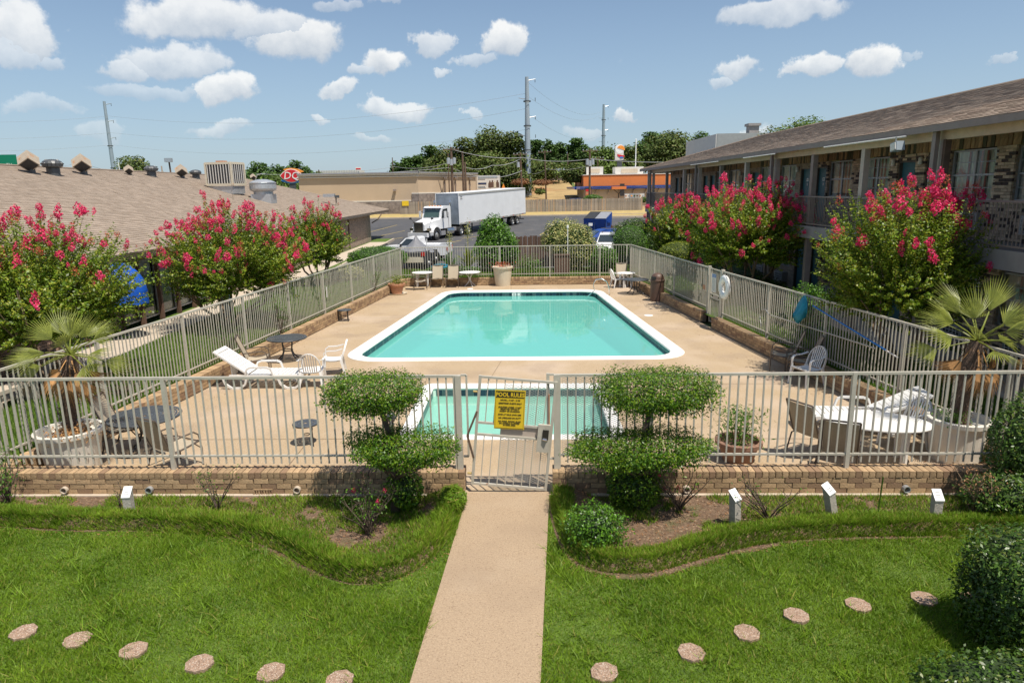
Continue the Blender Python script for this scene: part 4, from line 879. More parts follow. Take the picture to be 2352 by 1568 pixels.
MB().box((LE + .03, (4 + YE) / 2, LZ - .08), (.05, YE - 4, .17)).build('fascia', SLINGF, lr); MB().box(((LE + LX) / 2 - .05, (4 + YE) / 2, LZ - .17), (.65, YE - 4, .03)).build('soffit', SOFF, lr)
MB().tube([(RX, 4, RZ_ + .02), (RX, RY, RZ_ + .02)], .06, 6).build('ridge_cap', ROOF, lr); MB().tube([(RX, RY, RZ_ + .02), (LE, YE, LZ + .03)], .06, 6).build('hip_cap', ROOF, lr)
rz_ = lambda x: LZ + (LE - x) * (RZ_ - LZ) / (LE - RX)
# dome awning
aw = thing('awning', 'bright blue rounded canvas awning on the left wing', 'awning', (LX + .0, 20.7, 1.35), w=True)
V = []; nA, nB = 14, 8
for j in range(nB + 1):
    ph = j / nB * math.pi / 2
    for i in range(nA + 1):
        a = math.pi * i / nA; V.append((LX + 1.25 * math.sin(a) * math.cos(ph), 20.7 - .80 * math.cos(a) * (1 - .25 * (1 - math.cos(ph))), 1.78 + .95 * math.sin(ph)))
fs = [(j * (nA + 1) + i, j * (nA + 1) + i + 1, (j + 1) * (nA + 1) + i + 1, (j + 1) * (nA + 1) + i) for j in range(nB) for i in range(nA)]
MB().add(V, fs).build('canopy', AWN, aw, smooth=True)
V = []
for i in range(nA * 2 + 1):
    a = math.pi * i / (nA * 2); x, y = LX + 1.26 * math.sin(a), 20.7 - .81 * math.cos(a); V += [(x, y, 1.79), (x, y, 1.40 + .03 * math.cos(i * 1.5))]
MB().add(V, [(2 * i, 2 * i + 1, 2 * i + 3, 2 * i + 2) for i in range(nA * 2)]).build('valance', AWN, aw)
# roof vents
def onroof(px_, py_):
    d = ray(px_, py_); s = -(RZ_ - LZ) / (LE - RX) * -1
    k_ = (RZ_ - LZ) / (LE - RX); t_ = (LZ + k_ * LE - EYE) / (d[2] + k_ * d[0]); return Vector((d[0] * t_, d[1] * t_, EYE + d[2] * t_))
def boxvent(px_, py_, s, label):
    p = onroof(px_, py_); t = thing('box_vent', label, 'roof vent', p, group='diamond shaped roof vents'); rot = Matrix.Rotation(R(34), 3, 'Z') @ Matrix.Rotation(R(-48), 3, 'X') @ Matrix.Rotation(R(45), 3, 'Z'); s *= .76
    h = s * .5; c = Vector((0, 0, s * .92)); cs = [rot @ (Vector((a * h, b * h, cc * h * .9))) + c for cc in (-1, 1) for a, b in ((-1, -1), (1, -1), (1, 1), (-1, 1))]
    fs = [(3, 2, 1, 0), (4, 5, 6, 7), (0, 1, 5, 4), (1, 2, 6, 5), (2, 3, 7, 6), (3, 0, 4, 7)]
    MB().add(cs, fs).build('hood', VENT, t); MB().box((0, .1, s * .2), (s * .38, s * .38, s * .6)).build('neck', VENTD, t)
    m_ = MB()
    cz = [v.z for v in cs]; 
    for f in fs:
        n_ = (cs[f[1]] - cs[f[0]]).cross(cs[f[2]] - cs[f[0]]).normalized(); ce = sum((cs[i] for i in f), Vector()) / 4
        if n_.z < -.3: m_.sheet([ce + (cs[i] - ce) * .86 + n_ * .004 for i in f])
    if m_.v: m_.build('louvre_opening', UNDER, t)
boxvent(70, 399, .78, 'large tan diamond roof vent, leftmost on the left roof ridge')
boxvent(191, 402, .80, 'rusty orange tan diamond roof vent between two dark turbines')
boxvent(297, 403, .46, 'smallest tan diamond vent near the middle of the left roof ridge')
boxvent(418, 410, .70, 'tan diamond roof vent left of the last dark turbine')
boxvent(582, 415, .45, 'small tan diamond vent peeping over the round exhaust fan')
def turbine(px_, py_, s, label):
    p = onroof(px_, py_); t = thing('turbine_vent', label, 'roof vent', p, group='dark turbine roof vents')
    MB().lathe([(.30 * s, -.3 * s), (.30 * s, .35 * s), (.001, .36 * s)], n=16).build('neck', VENTD, t, smooth=False)
    MB().lathe([(.30 * s, .36 * s), (.44 * s, .42 * s), (.47 * s, .56 * s), (.40 * s, .68 * s), (.2 * s, .76 * s), (.001, .78 * s)], n=18).build('turbine_head', VENTD, t)
    for k in range(18):
        a = k * 2 * math.pi / 18
        MB().tube([(.34 * s * math.cos(a), .34 * s * math.sin(a), .38 * s), (.49 * s * math.cos(a), .49 * s * math.sin(a), .56 * s), (.25 * s * math.cos(a), .25 * s * math.sin(a), .76 * s)], .018 * s, 4, caps=False).build('fin', VENTD, t) if s > .8 else None
turbine(124, 403, .95, 'dark turbine vent, first from the left on the left roof'); turbine(349, 406, .85, 'dark turbine vent in the middle of the left roof ridge'); turbine(451, 411, .8, 'dark turbine vent nearest the rusty rooftop cooler')
p = onroof(522, 441); t = thing('rooftop_cooler', 'rusty white louvred evaporative cooler on the left roof', 'cooler', p, R(-12))
MB().box((0, 0, .12), (1.75, 1.35, .5)).build('curb', GALV, t); MB().box((0, 0, 1.12), (1.82, 1.42, 1.32)).build('cabinet', UNDER, t)
ms = MB()
for x in (-.93, .93):
    for y in (-.73, .73): ms.box((x * .99, y * .99, 1.12), (.10, .10, 1.4))
for z in (.46, 1.80): ms.box((0, -.72, z), (1.86, .05, .14)); ms.box((.92, 0, z), (.05, 1.4, .14)); ms.box((0, 0, 1.84), (1.88, 1.46, .05)) if z > 1 else None
ms.build('frame', CREAM, t)
for k in range(9): MB().box((-.78 + k * .195, -.735, 1.12), (.045, .03, 1.2)).build('louvre_bar', TRW, t)
for k in range(6): MB().box((.935, -.55 + k * .22, 1.12), (.03, .045, 1.2)).build('louvre_bar', TRW, t)
MB().box((.93, -.735, .50), (.12, .03, .10)).build('rust_patch', TERRA, t); MB().box((-.2, 0, 1.92), (.5, .5, .12)).build('top_cap', TERRA, t)
p = onroof(607, 462); t = thing('exhaust_fan', 'large round galvanised exhaust fan on the left roof', 'exhaust fan', p)
MB().box((0, 0, .15), (1.3, 1.2, .62)).build('curb', GALV, t); MB().lathe([(.62, .40), (.62, .62), (.80, .68), (.86, .80), (.86, 1.16), (.84, 1.2), (.6, 1.32), (.3, 1.40), (.001, 1.42)], n=28).build('drum', GALV, t, smooth=False); MB().lathe([(.88, 1.14), (.88, 1.18), (.85, 1.18)], n=28).build('rim_band', CHROME, t)
for px_, py_, h_, lb_ in [(930, 590, .6, 'short vent pipe at the right end of the left roof'), (456, 482, .35, 'tiny vent pipe on the left roof below the turbines'), (657, 563, .35, 'tiny vent pipe on the left roof above the blossoms')]:
    q = onroof(px_ * .8167, py_ * .8167); t = thing('vent_pipe', lb_, 'pipe', q, group='small vent pipes'); MB().tube([(0, 0, -.1), (0, 0, h_)], .045, 8).build('pipe', VENT, t)
q = onroof(773, 473); t = thing('vent_pipe', 'hooked vent pipe with a box cap near the right end of the left roof', 'pipe', q); MB().tube([(0, 0, -.1), (0, 0, .7)], .06, 8).build('pipe', VENT, t); MB().box((.1, -.05, .75), (.34, .26, .22), rz=.4).build('cap', VENTD, t)
q = onroof(760, 456); t = thing('roof_box', 'flat grey box sitting far up on the left roof slope', 'roof vent', A(756, 449, 57)); MB().box((0, 0, 0), (.9, .5, .25)).build('box', GALV, t)
q = onroof(548, 400); t = thing('satellite_dish', 'white satellite dish behind the rooftop cooler', 'dish', onroof(548, 410)); MB().lathe([(.001, 0), (.2, .03), (.36, .12)], (0, 0, 0), 16).build('dish', WHITE, t).rotation_euler = (R(60), 0, R(30)); MB().tube([(0, 0, -.5), (0, 0, .1)], .03, 6).build('mast', GREY, t)
for o in t.children:
    if o.name.startswith('dish'): o.location = (0, 0, .35)

# ------------------------------------------------------------------ furniture
def sling_chair(label, loc, rz, group='tan sling armchairs'):
    if 'sling' in PROTO: t = dup(PROTO['sling'], loc, rz, label); t['group'] = group; return t
    t = thing('sling_chair', label, 'chair', loc, rz, group); PROTO['sling'] = t
    bk = [(0, -.20, .40), (0, -.30, .62), (0, -.40, .86), (0, -.46, 1.02)]
    n = 8; V = []
    for k in range(n + 1):
        f = k / n; y = .27 - .5 * f; z = .43 - .05 * math.sin(f * math.pi) + (-.03) * f; V += [(-.245, y, z), (0, y, z - .025), (.245, y, z)]
    q = [(3 * k + a, 3 * k + a + 1, 3 * k + 4 + a, 3 * k + 3 + a) for k in range(n) for a in (0, 1)]; MB().add(V, q).build('seat', SLING, t, smooth=True)
    V = []
    for k in range(n + 1):
        f = k / n; y = -.22 - .24 * f; z = .40 + .60 * f; V += [(-.245, y, z), (0, y - .03, z), (.245, y, z)]
    MB().add(V, q).build('backrest', SLING, t, smooth=True)
    for s in (-1, 1):
        x = .262 * s; MB().tube([(x, .29, .43), (x, .1, .40), (x, -.16, .37), (x, -.24, .44), (x, -.46, 1.02)], .016, 6).build('side_frame', SLINGF, t)
        x = .30 * s; MB().tube([(x, .30, 0), (x, .31, .30), (x, .27, .56), (x, .18, .63), (x, -.05, .62), (x, -.28, .60)], .015, 6).build('armrest', SLINGF, t); MB().tube([(x, -.34, 0), (x, -.22, .36), (x * .9, -.10, .40)], .015, 6).build('rear_leg', SLINGF, t); MB().tube([(x, .31, .30), (x * .88, .2, .41)], .012, 6).build('brace', SLINGF, t)
    MB().tube([(-.262, -.46, 1.02), (.262, -.46, 1.02)], .016, 6).build('top_bar', SLINGF, t); MB().tube([(-.262, .29, .43), (.262, .29, .43)], .014, 6).build('front_bar', SLINGF, t)
    return t
def resin_chair(label, loc, rz, group='white resin armchairs'):
    if 'resin' in PROTO: t = dup(PROTO['resin'], loc, rz, label); t['group'] = group; return t
    t = thing('resin_chair', label, 'chair', loc, rz, group); PROTO['resin'] = t
    n = 6; V = []; nx = 6
    for j in range(n + 1):
        f = j / n
        for i in range(nx + 1):
            g_ = i / nx * 2 - 1; w = .23 + .02 * math.sin(f * 3.1); V.append((g_ * w, .24 - .46 * f, .42 - .025 * math.sin(f * math.pi) - .02 * (1 - g_ * g_) - .02 * f))
    q = [(j * (nx + 1) + i, j * (nx + 1) + i + 1, (j + 1) * (nx + 1) + i + 1, (j + 1) * (nx + 1) + i) for j in range(n) for i in range(nx)]
    m_ = MB().add(V, q); V2 = [(a, b, c - .018) for a, b, c in V]; m_.add(V2, [f[::-1] for f in q])
    m_.box((0, .245, .405), (.46, .015, .035)); m_.build('seat', RESIN, t, smooth=True)
    arc = [(.255 * math.cos(a), -.235 - .11 * math.sin(a) ** 1.0 - .04, .55 + .33 * math.sin(a)) for a in np.linspace(0, math.pi, 13)]
    arc = [(.25, -.22, .40)] + arc + [(-.25, -.22, .40)]
    m_ = MB()
    for a, b in zip(arc[:-1], arc[1:]): m_.bar(a, b, .018, .045, roll=(0, 1, 0))
    m_.build('back_frame', RESIN, t)
    for k in range(7):
        x0 = (-.15 + .05 * k); x1 = x0 * 1.12; h = .55 + .33 * math.sqrt(max(0, 1 - (x1 / .255) ** 2)); MB().bar((x0, -.225, .40), (x1, -.235 - .11 * (h - .55) / .33 - .04, h), .026, .010, roll=(0, 1, 0)).build('slat', RESIN, t)
    for s in (-1, 1):
        m_ = MB(); P_ = [(.27 * s, .20, .40), (.275 * s, .20, .60), (.28 * s, .12, .66), (.285 * s, -.10, .66), (.27 * s, -.27, .70)]
        for a, b in zip(P_[:-1], P_[1:]): m_.bar(a, b, .018, .05, roll=(s, 0, 0.01))
        m_.build('armrest', RESIN, t)
        for y0, y1 in ((.21, .27), (-.21, -.30)):
            m_ = MB(); m_.box((0, 0, 0), (.001, .001, .001)); top = Vector((.235 * s, y0, .42)); bot = Vector((.27 * s, y1, 0)); m_ = MB()
            m_.add([top + Vector((a * .035, b * .035, 0)) for a, b in ((-1, -1), (1, -1), (1, 1), (-1, 1))] + [bot + Vector((a * .018, b * .018, 0)) for a, b in ((-1, -1), (1, -1), (1, 1), (-1, 1))], [(0, 1, 2, 3), (7, 6, 5, 4), (0, 4, 5, 1), (1, 5, 6, 2), (2, 6, 7, 3), (3, 7, 4, 0)]).build('leg', RESIN, t)
    return t
PROTO = {}
def iron_table(label, loc, rad, h, rz=0.0, pattern_=True, wrap=False):
    t = thing('iron_table', label, 'table', loc, rz); m_ = MB(); N_ = 40
    def annulus(r0, r1, z=h): m_.lathe([(r0, z), (r1, z), (r1, z - .012), (r0, z - .012), (r0, z)], n=N_)
    annulus(rad - .05, rad); annulus(.035, .09)
    rr = .09 + .012; k = 0
    while rr < rad - .06:
        w = .030 if k % 3 else .045; e = min(rr + w, rad - .05)
        annulus(rr, e); rr = e + .016; k += 1
    ns = 32 if rad > .4 else 20
    for i in range(ns):
        a = i * 2 * math.pi / ns; m_.bar((.06 * math.cos(a), .06 * math.sin(a), h - .007), ((rad - .02) * math.cos(a), (rad - .02) * math.sin(a), h - .007), .010, .009)
    m_.build('tabletop', BLKT, t); MB().lathe([(rad, h), (rad + .008, h - .012), (rad, h - .03), (rad - .01, h - .012)], n=N_).build('rim', BLK, t)
    nl = 4 if rad > .4 else 3
    for i in range(nl):
        a = (i + .5) * 2 * math.pi / nl + .3; c_, s_ = math.cos(a), math.sin(a); pr_ = [(.30 * rad, h - .02), (.34 * rad, h * .72), (.26 * rad, h * .45), (.40 * rad, h * .22), (.72 * rad, 0)] if rad > .4 else [(.18, h - .02), (.22, h * .85), (.62 * rad + .05, h * .75), (.85 * rad, h * .4), (.9 * rad, 0)]
        MB().tube([(r_ * c_, r_ * s_, z) for r_, z in pr_], .020 if rad > .4 else .018, 6).build('leg', BLK, t)
    MB().lathe([(.24 * rad, h * .48), (.27 * rad, h * .48), (.27 * rad, h * .44), (.24 * rad, h * .44), (.24 * rad, h * .48)], n=20).build('leg_ring', BLK, t)
    return t
iron_table('large round black iron table nearest the left planter with the palm', G(332, 954, .68) * 1 - Vector((0, 0, .68)), .62, .68)
iron_table('round black iron table left of the pool, behind the white lounger', G(658.5, 775, .66) - Vector((0, 0, .66)), .54, .66)
iron_table('round black iron table in the far right corner beside the brown bin', G(1460, 641, .66) - Vector((0, 0, .66)), .57, .66)
iron_table('little round black side table standing alone behind the front fence', G(701.6, 970.7, .42) - Vector((0, 0, .42)), .235, .42)
iron_table('little round black side table against the left brick wall by the pool', G(787.6, 711, .42) - Vector((-.05, 0, .42)), .25, .42)
def white_table(label, loc, rx, ry, h, rz=0.0, legs=4, spread=.68):
    t = thing('white_table', label, 'table', loc, rz); m_ = MB(); m_.lathe([(rx, h), (rx + .012, h - .015), (rx, h - .035), (rx - .03, h - .03)], n=36, sy_=ry / rx); m_.disc((0, 0, h), rx, 36, sy_=ry / rx); m_.build('tabletop', RESIN, t)
    for k in range(legs):
        a = (k + .5) * 2 * math.pi / legs; x, y = rx * spread * math.cos(a), ry * spread * math.sin(a); MB().box((x, y, (h - .03) / 2), (.085, .055, h - .03), rz=a, taper=1.35).build('leg', RESIN, t)
    return t
white_table('round white plastic table in the far left corner', G(970.5, 625, .70) - Vector((0, 0, .70)), .52, .48, .70)
white_table('round white plastic table in the far right corner behind the black one', G(1438, 626, .70) - Vector((0, 0, .70)), .42, .40, .70, rz=.3)
white_table('big oval white plastic table at the front right of the deck', G(2015, 965, .72) - Vector((0, 0, .72)), .82, .52, .72, rz=R(-18))
t = thing('bistro_table', 'white bistro table on thin curved legs by the back wall', 'table', G(1079, 623.6, .70) - Vector((0, .15, .70)))
MB().lathe([(.001, .70), (.52, .70), (.53, .69), (.52, .675), (.001, .675)], n=32).build('tabletop', WHITE, t)
for k in range(4):
    a = k * math.pi / 2 + .5; MB().tube([(r_ * math.cos(a), r_ * math.sin(a), z) for r_, z in [(.24, .68), (.14, .56), (.035, .40), (.04, .28), (.16, .12), (.30, 0)]], .014, 6).build('leg', WHITE, t)
MB().lathe([(.05, .36), (.06, .34), (.05, .32), (.04, .34), (.05, .36)], n=12).build('leg_ring', WHITE, t)
PROTO = {}
g0 = lambda x, y, z: Vector((G(x, y, z).x, G(x, y, z).y, .01))
sling_chair('tan sling chair with its back to the front fence, by the big black table', g0(385, 1028, .42) + Vector((.05, .12, 0)), R(-28))
sling_chair('tan sling chair squeezed between the left planter and the big black table', g0(290, 978, .42), R(-85))
sling_chair('tan sling chair behind the white lounger, beside the left fence', g0(590, 821, .42), R(-75))
sling_chair('brown backed sling chair drawn up to the white table in the far left corner', g0(964.6, 644.8, .42), R(-80))
sling_chair('tan sling chair facing the pool, just right of the far left white table', g0(1004, 639.7, .42), R(180))
sling_chair('tan sling chair facing the pool, beside the white bistro table', g0(1039.7, 639.7, .42), R(178))
sling_chair('tan sling chair in the far right corner with its back to the back fence', g0(1436, 640, .42) + Vector((0, .8, 0)), R(180))
sling_chair('dark sling chair between the far right white table and the black table', g0(1474, 634, .42), R(20))
sling_chair('first of two sling chairs on the right wall, the one nearer the side gate', g0(1800, 812, .42), R(68))
sling_chair('second of two sling chairs on the right wall, next to the white chair', g0(1838, 824.8, .42), R(72))
sling_chair('tan sling chair at the left end of the oval white table', g0(1872, 991.6, .42), R(-62))
sling_chair('tan sling chair with its back to the front fence at the oval table', g0(1926, 1030, .42), R(-25))
resin_chair('white resin chair at the foot of the left lounger with its back to the camera', g0(717, 848, .42), R(5))
resin_chair('white resin chair left of the pool, turned to face the black table', g0(765, 822, .42), R(100))
resin_chair('white resin chair at the far right white table', g0(1419.8, 640, .42), R(-78))
resin_chair('white resin chair on the right of the deck next to two sling chairs', g0(1854, 843.6, .42), R(112))
resin_chair('white resin chair at the right end of the oval table by the planter', g0(2124, 986.5, .42) + Vector((-.22, .25, 0)), R(105))
def lounger(label, loc, rz, tilt):
    t = thing('sun_lounger', label, 'sun lounger', loc, rz, 'white resin sun loungers')
    for s in (-1, 1):
        x = .31 * s; MB().bar((x, -.75, .32), (x, 1.0, .32), .05, .06).build('side_rail', RESIN, t)
        m_ = MB()
        for c in (-.62, .72):
            P_ = [(x, c - .30, .30), (x, c - .24, .12), (x, c - .10, .02), (x, c + .10, .02), (x, c + .24, .12), (x, c + .30, .30)]
            for a, b in zip(P_[:-1], P_[1:]): m_.bar(a, b, .045, .05)
        m_.build('leg_loop', RESIN, t)
        m_ = MB(); P_ = [(x * 1.08, -.35, .34), (x * 1.12, -.30, .50), (x * 1.12, -.20, .54), (x * 1.12, .18, .54), (x * 1.12, .28, .50), (x * 1.08, .33, .34)]
        for a, b in zip(P_[:-1], P_[1:]): m_.bar(a, b, .035, .045)
        m_.build('armrest', RESIN, t)
    me_ = MB().box((0, 0, 0), (.60, .085, .022)).mesh('slat', RESIN)
    for k in range(13): mo('slat', me_, t, (0, -.22 + k * .102, .355))
    b0 = Vector((0, -.28, .36)); d = Vector((0, -math.cos(tilt), math.sin(tilt)))
    for k in range(9): o = mo('slat', me_, t, tuple(b0 + d * (.06 + k * .095)), (-tilt, 0, 0))
    for s in (-1, 1): MB().bar(b0 + Vector((.315 * s, 0, 0)), b0 + Vector((.315 * s, 0, 0)) + d * .93, .035, .04).build('back_rail', RESIN, t)
    MB().bar(b0 + Vector((-.33, 0, 0)) + d * .93, b0 + Vector((.33, 0, 0)) + d * .93, .10, .035, roll=(0, -d.z, d.y)).build('head_bar', RESIN, t); MB().bar(b0 + d * .6 + Vector((0, 0, -.02)), (0, -.75, .30), .3, .03, roll=(0, 1, 0)).build('back_prop', RESIN, t)
    MB().box((0, 1.03, .34), (.66, .05, .07)).build('foot_bar', RESIN, t)
    return t
lounger('white slatted sun lounger left of the pool with raised back', (-6.05, 16.15, .01), R(-92), R(35))
lounger('white slatted sun lounger partly hidden behind the oval table', (6.55, 12.35, .01), R(82), R(26))

# planters, pots
TERRA2 = mat('shaded_terracotta', (.27, .15, .10), .85, .2, 8, .2)  # terracotta darkened so the bowl pot's shade is in its colour
def planter(name, label, loc, r0_, r1_, h, m, lip=.04, lobes=0):
    t = thing(name, label, 'planter', loc); MB().lathe([(.001, .0), (r0_, .0), (r0_ * .3 + r1_ * .7, h * .75), (r1_, h - lip * 2.2), (r1_ + .03, h - lip * 2), (r1_ + .035, h - .01), (r1_ + .02, h), (r1_ - .03, h), (r1_ - .05, h - .12), (.001, h - .13)], n=32).build('pot', m, t, smooth=False)
    MB().disc((0, 0, h - .125), r1_ - .045, 24).build('potting_soil', SOIL, t); return t
P1 = Vector((-7.62, 11.12, 0)); P2 = Vector((7.50, 10.90, 0)); 
planter('large_planter', 'big white planter holding the palm at the left end of the front fence', P1, .40, .50, .74, PLW)
planter('large_planter', 'big white planter holding the palm at the right end of the deck', P2, .38, .46, .74, PLW)
P3 = G(1155, 657) + Vector((0, .18, 0)); planter('large_planter', 'tall cream planter by the back wall, left of centre', P3, .36, .47, .95, CREAM)
P4 = G(911, 676) + Vector((0, .1, 0)); planter('terracotta_pot', 'terracotta pot with yellow green plant on a saucer at the back left', P4, .23, .36, .50, TERRA); 
t = thing('pot_saucer', 'wide clay saucer under the back left terracotta pot', 'saucer', P4); MB().lathe([(.001, .02), (.42, .02), (.46, .06), (.48, .06), (.44, .0), (.001, .0)], n=28).build('saucer', CREAM, t)
P5 = G(1698, 1064) + Vector((.02, .15, 0)); planter('terracotta_pot', 'wide terracotta bowl pot with a bamboo like plant behind the front fence', P5, .25, .36, .38, TERRA2)
t = thing('litter_bin', 'tall brown domed litter bin beside the right wall', 'bin', (6.02, 27.9, 0)); MB().lathe([(.27, 0), (.28, .02), (.28, .82), (.30, .84), (.30, .88), (.265, .90)], n=28).build('body', BROWNB, t, smooth=False)
MB().lathe([(.265, .90), (.26, 1.0), (.20, 1.10), (.10, 1.15), (.001, 1.16)], n=28).build('dome', BROWNB, t, smooth=True); MB().box((-.18, -.20, .98), (.16, .06, .10), rz=R(-40)).build('flap', UNDER, t)
# label posts in the bed
for i, (px_, py_, dx_, dy_, h_, lb_) in enumerate([(300, 1185, 0, 0, .40, 'pale wooden label post left of the path, in the left bed'), (1688, 1203, -.04, 0, .46, 'wooden label post with white cap, left of the three in the right bed'), (1912, 1188, -.20, .05, .50, 'leaning dark label post, middle of the three in the right bed'), (2147, 1195, .02, 0, .40, 'upright wooden label post, rightmost in the right bed')]):
    p = G(px_, py_, .05); t = thing('label_post', lb_, 'post', p, group='wooden label posts'); t.rotation_euler = (0, R(-16) if i == 2 else R(-4) if i == 1 else 0, R([4, 28, 25, -4][i]))
    hh = h_; MB().add([(-.055, -.055, -.1), (.055, -.055, -.1), (.055, .055, -.1), (-.055, .055, -.1), (-.055, -.055, hh - .07), (.055, -.055, hh - .07), (.055, .055, hh + .03), (-.055, .055, hh + .03)], [(3, 2, 1, 0), (4, 5, 6, 7), (0, 1, 5, 4), (1, 2, 6, 5), (2, 3, 7, 6), (3, 0, 4, 7)]).build('post', POSTW, t)
    MB().add([(-.062, -.065, hh - .070), (.062, -.065, hh - .070), (.062, .06, hh + .045), (-.062, .06, hh + .045)] , [(0, 1, 2, 3)]).add([(-.062, -.066, hh - .085), (.062, -.066, hh - .085), (.062, -.066, hh - .07), (-.062, -.066, hh - .07)], [(0, 1, 2, 3)]).build('cap_plate', WHT, t)
    m_ = MB()
    for k in range(2 if i != 3 else 3): f = .25 + k * .22; m_.bar((-.03, -.065 + .125 * f, hh - .07 + .115 * f + .002), (.03, -.065 + .125 * f, hh - .07 + .115 * f + .002), .008, .002)
    m_.build('tiny_print', BLKP, t)
p = G(2016, 1180, .05); t = thing('green_rod', 'thin dark green rod standing in the right bed by the wall', 'rod', p); MB().tube([(0, 0, -.1), (.02, 0, .56)], .010, 6).build('rod', LEAFG, t)
p = A(898, 958, 10.9); t = thing('finial_post', 'dark green ball finial on a post behind the left topiary', 'post', (p.x, 10.9, 0)); MB().tube([(0, 0, 0), (0, 0, p.z - .1)], .03, 8).build('post', VENTD, t); MB().lathe([(.001, .1), (.06, .08), (.085, 0), (.06, -.07), (.03, -.09), (.06, -.12), (.03, -.14)], (0, 0, p.z), 14).build('ball', VENTD, t, smooth=True)
# stepping stones
def stones(pts, labels):
    for (px_, py_), lb_ in zip(pts, labels):
        p = G(px_, py_); t = thing('stepping_stone', lb_, 'stepping stone', (p.x, p.y, .0), random.uniform(0, .6), 'pebble stepping stones in the lawn'); pr_ = [(.140 * math.cos(a + .3) * (1 + random.uniform(-.08, .06)), .140 * math.sin(a + .3) * (1 + random.uniform(-.03, .03))) for a in [k * math.pi / 4 for k in range(8)]]
        MB().prism(pr_, -.03, .034).build('slab', PEB, t); m_ = MB()
        for k in range(260):
            a, r_ = random.uniform(0, 6.28), .128 * math.sqrt(random.random()); s = random.uniform(.004, .009); m_.lathe([(s, 0), (s * .7, s * .5), (.0005, s * .7)], (r_ * math.cos(a), r_ * math.sin(a), .033), 5, sy_=random.uniform(.6, 1))
        tag(m_.build('pebbles', PEBB, t), kind='stuff')
PEBB = mat('pebbles', (.32, .21, .145), .8, .3, 30, isl=.5, alt=(.50, .41, .33), altamt=.3)
stones([(55, 1455), (178, 1473), (307, 1497), (459, 1527), (623, 1548), (780, 1566)], ['leftmost pebble stepping stone in the left lawn', 'second pebble stepping stone from the left edge', 'third pebble stepping stone from the left edge', 'fourth pebble stepping stone from the left edge', 'fifth pebble stepping stone from the left, near the path', 'pebble stepping stone left of the path cut by the bottom edge'])
stones([(1388, 1548), (1588, 1502), (1715, 1457), (1829, 1417), (1970, 1393), (2122, 1378), (2235, 1380)], ['first pebble stepping stone right of the path', 'second pebble stepping stone right of the path', 'third pebble stepping stone right of the path', 'fourth pebble stepping stone right of the path', 'small pebble stepping stone in the middle of the right lawn', 'pebble stepping stone at the edge of the hedge shadow', 'pebble stepping stone tucked against the clipped hedge'])

# ------------------------------------------------------------------ grass
def grass(name, inpoly, n, box_, zf, h, w, m, hv=.35, lean=.5, hfun=None):
    x = rng.uniform(box_[0], box_[1], int(n)); y = rng.uniform(box_[2], box_[3], int(n)); ok = inpoly(x, y); x, y = x[ok], y[ok]; n = len(x)
    z = zf(x, y); a = rng.uniform(0, 2 * np.pi, n); hh = h * (1 + hv * rng.uniform(-1, 1, n)) * (1 + .25 * np.sin(x * 2.1 + 1) * np.sin(y * 2.7))
    if hfun is not None: hh = hh * hfun(x, y)
    ww = w * rng.uniform(.7, 1.3, n); dx, dy = np.cos(a), np.sin(a); la = rng.uniform(0, 2 * np.pi, n); ll = lean * hh * rng.uniform(.2, 1.4, n)
    V = np.stack([np.stack([x - dx * ww / 2, y - dy * ww / 2, z], 1), np.stack([x + dx * ww / 2, y + dy * ww / 2, z], 1), np.stack([x + np.cos(la) * ll, y + np.sin(la) * ll, z + hh], 1)], 1).reshape(-1, 3)
    o = fm(name, V, np.arange(3 * n).reshape(n, 3), m); o['kind'] = 'stuff'; return o
BL = [(-9.5, 9.15), (-7.44, 9.05), (-6.39, 8.91), (-5.44, 8.86), (-4.45, 8.72), (-3.79, 8.57), (-3.2, 8.28), (-2.7, 7.88), (-2.2, 7.52), (-1.85, 7.42), (-1.55, 7.46), (-1.28, 7.68), (-1.04, 8.1), (-.92, 8.6), (-.85, 9.2), (-.82, 9.72)]
BRt = [(.60, 9.68), (.58, 9.1), (.64, 8.4), (.78, 7.85), (1.05, 7.60), (1.4, 7.53), (1.75, 7.58), (2.28, 7.81), (2.93, 8.08), (3.56, 8.24), (4.45, 8.32), (5.32, 8.31), (6.08, 8.30), (9.5, 8.25)]
def smooth_pts(P_, n=6):
    o_ = []; P_ = [Vector(p) for p in P_]
    for i in range(len(P_) - 1):
        a, b, c, d = P_[max(0, i - 1)], P_[i], P_[i + 1], P_[min(len(P_) - 1, i + 2)]
        for k in range(n):
            t_ = k / n; o_.append(.5 * ((2 * b) + (c - a) * t_ + (2 * a - 5 * b + 4 * c - d) * t_ * t_ + (3 * b - a - 3 * c + d) * t_ ** 3))
    return [(p.x, p.y) for p in o_] + [tuple(P_[-1])]
BLs, BRs = smooth_pts(BL), smooth_pts(BRt)
bx = np.array([p[0] for p in BLs]); by = np.array([p[1] for p in BLs]); rx_ = np.array([p[0] for p in BRs]); ry_ = np.array([p[1] for p in BRs])
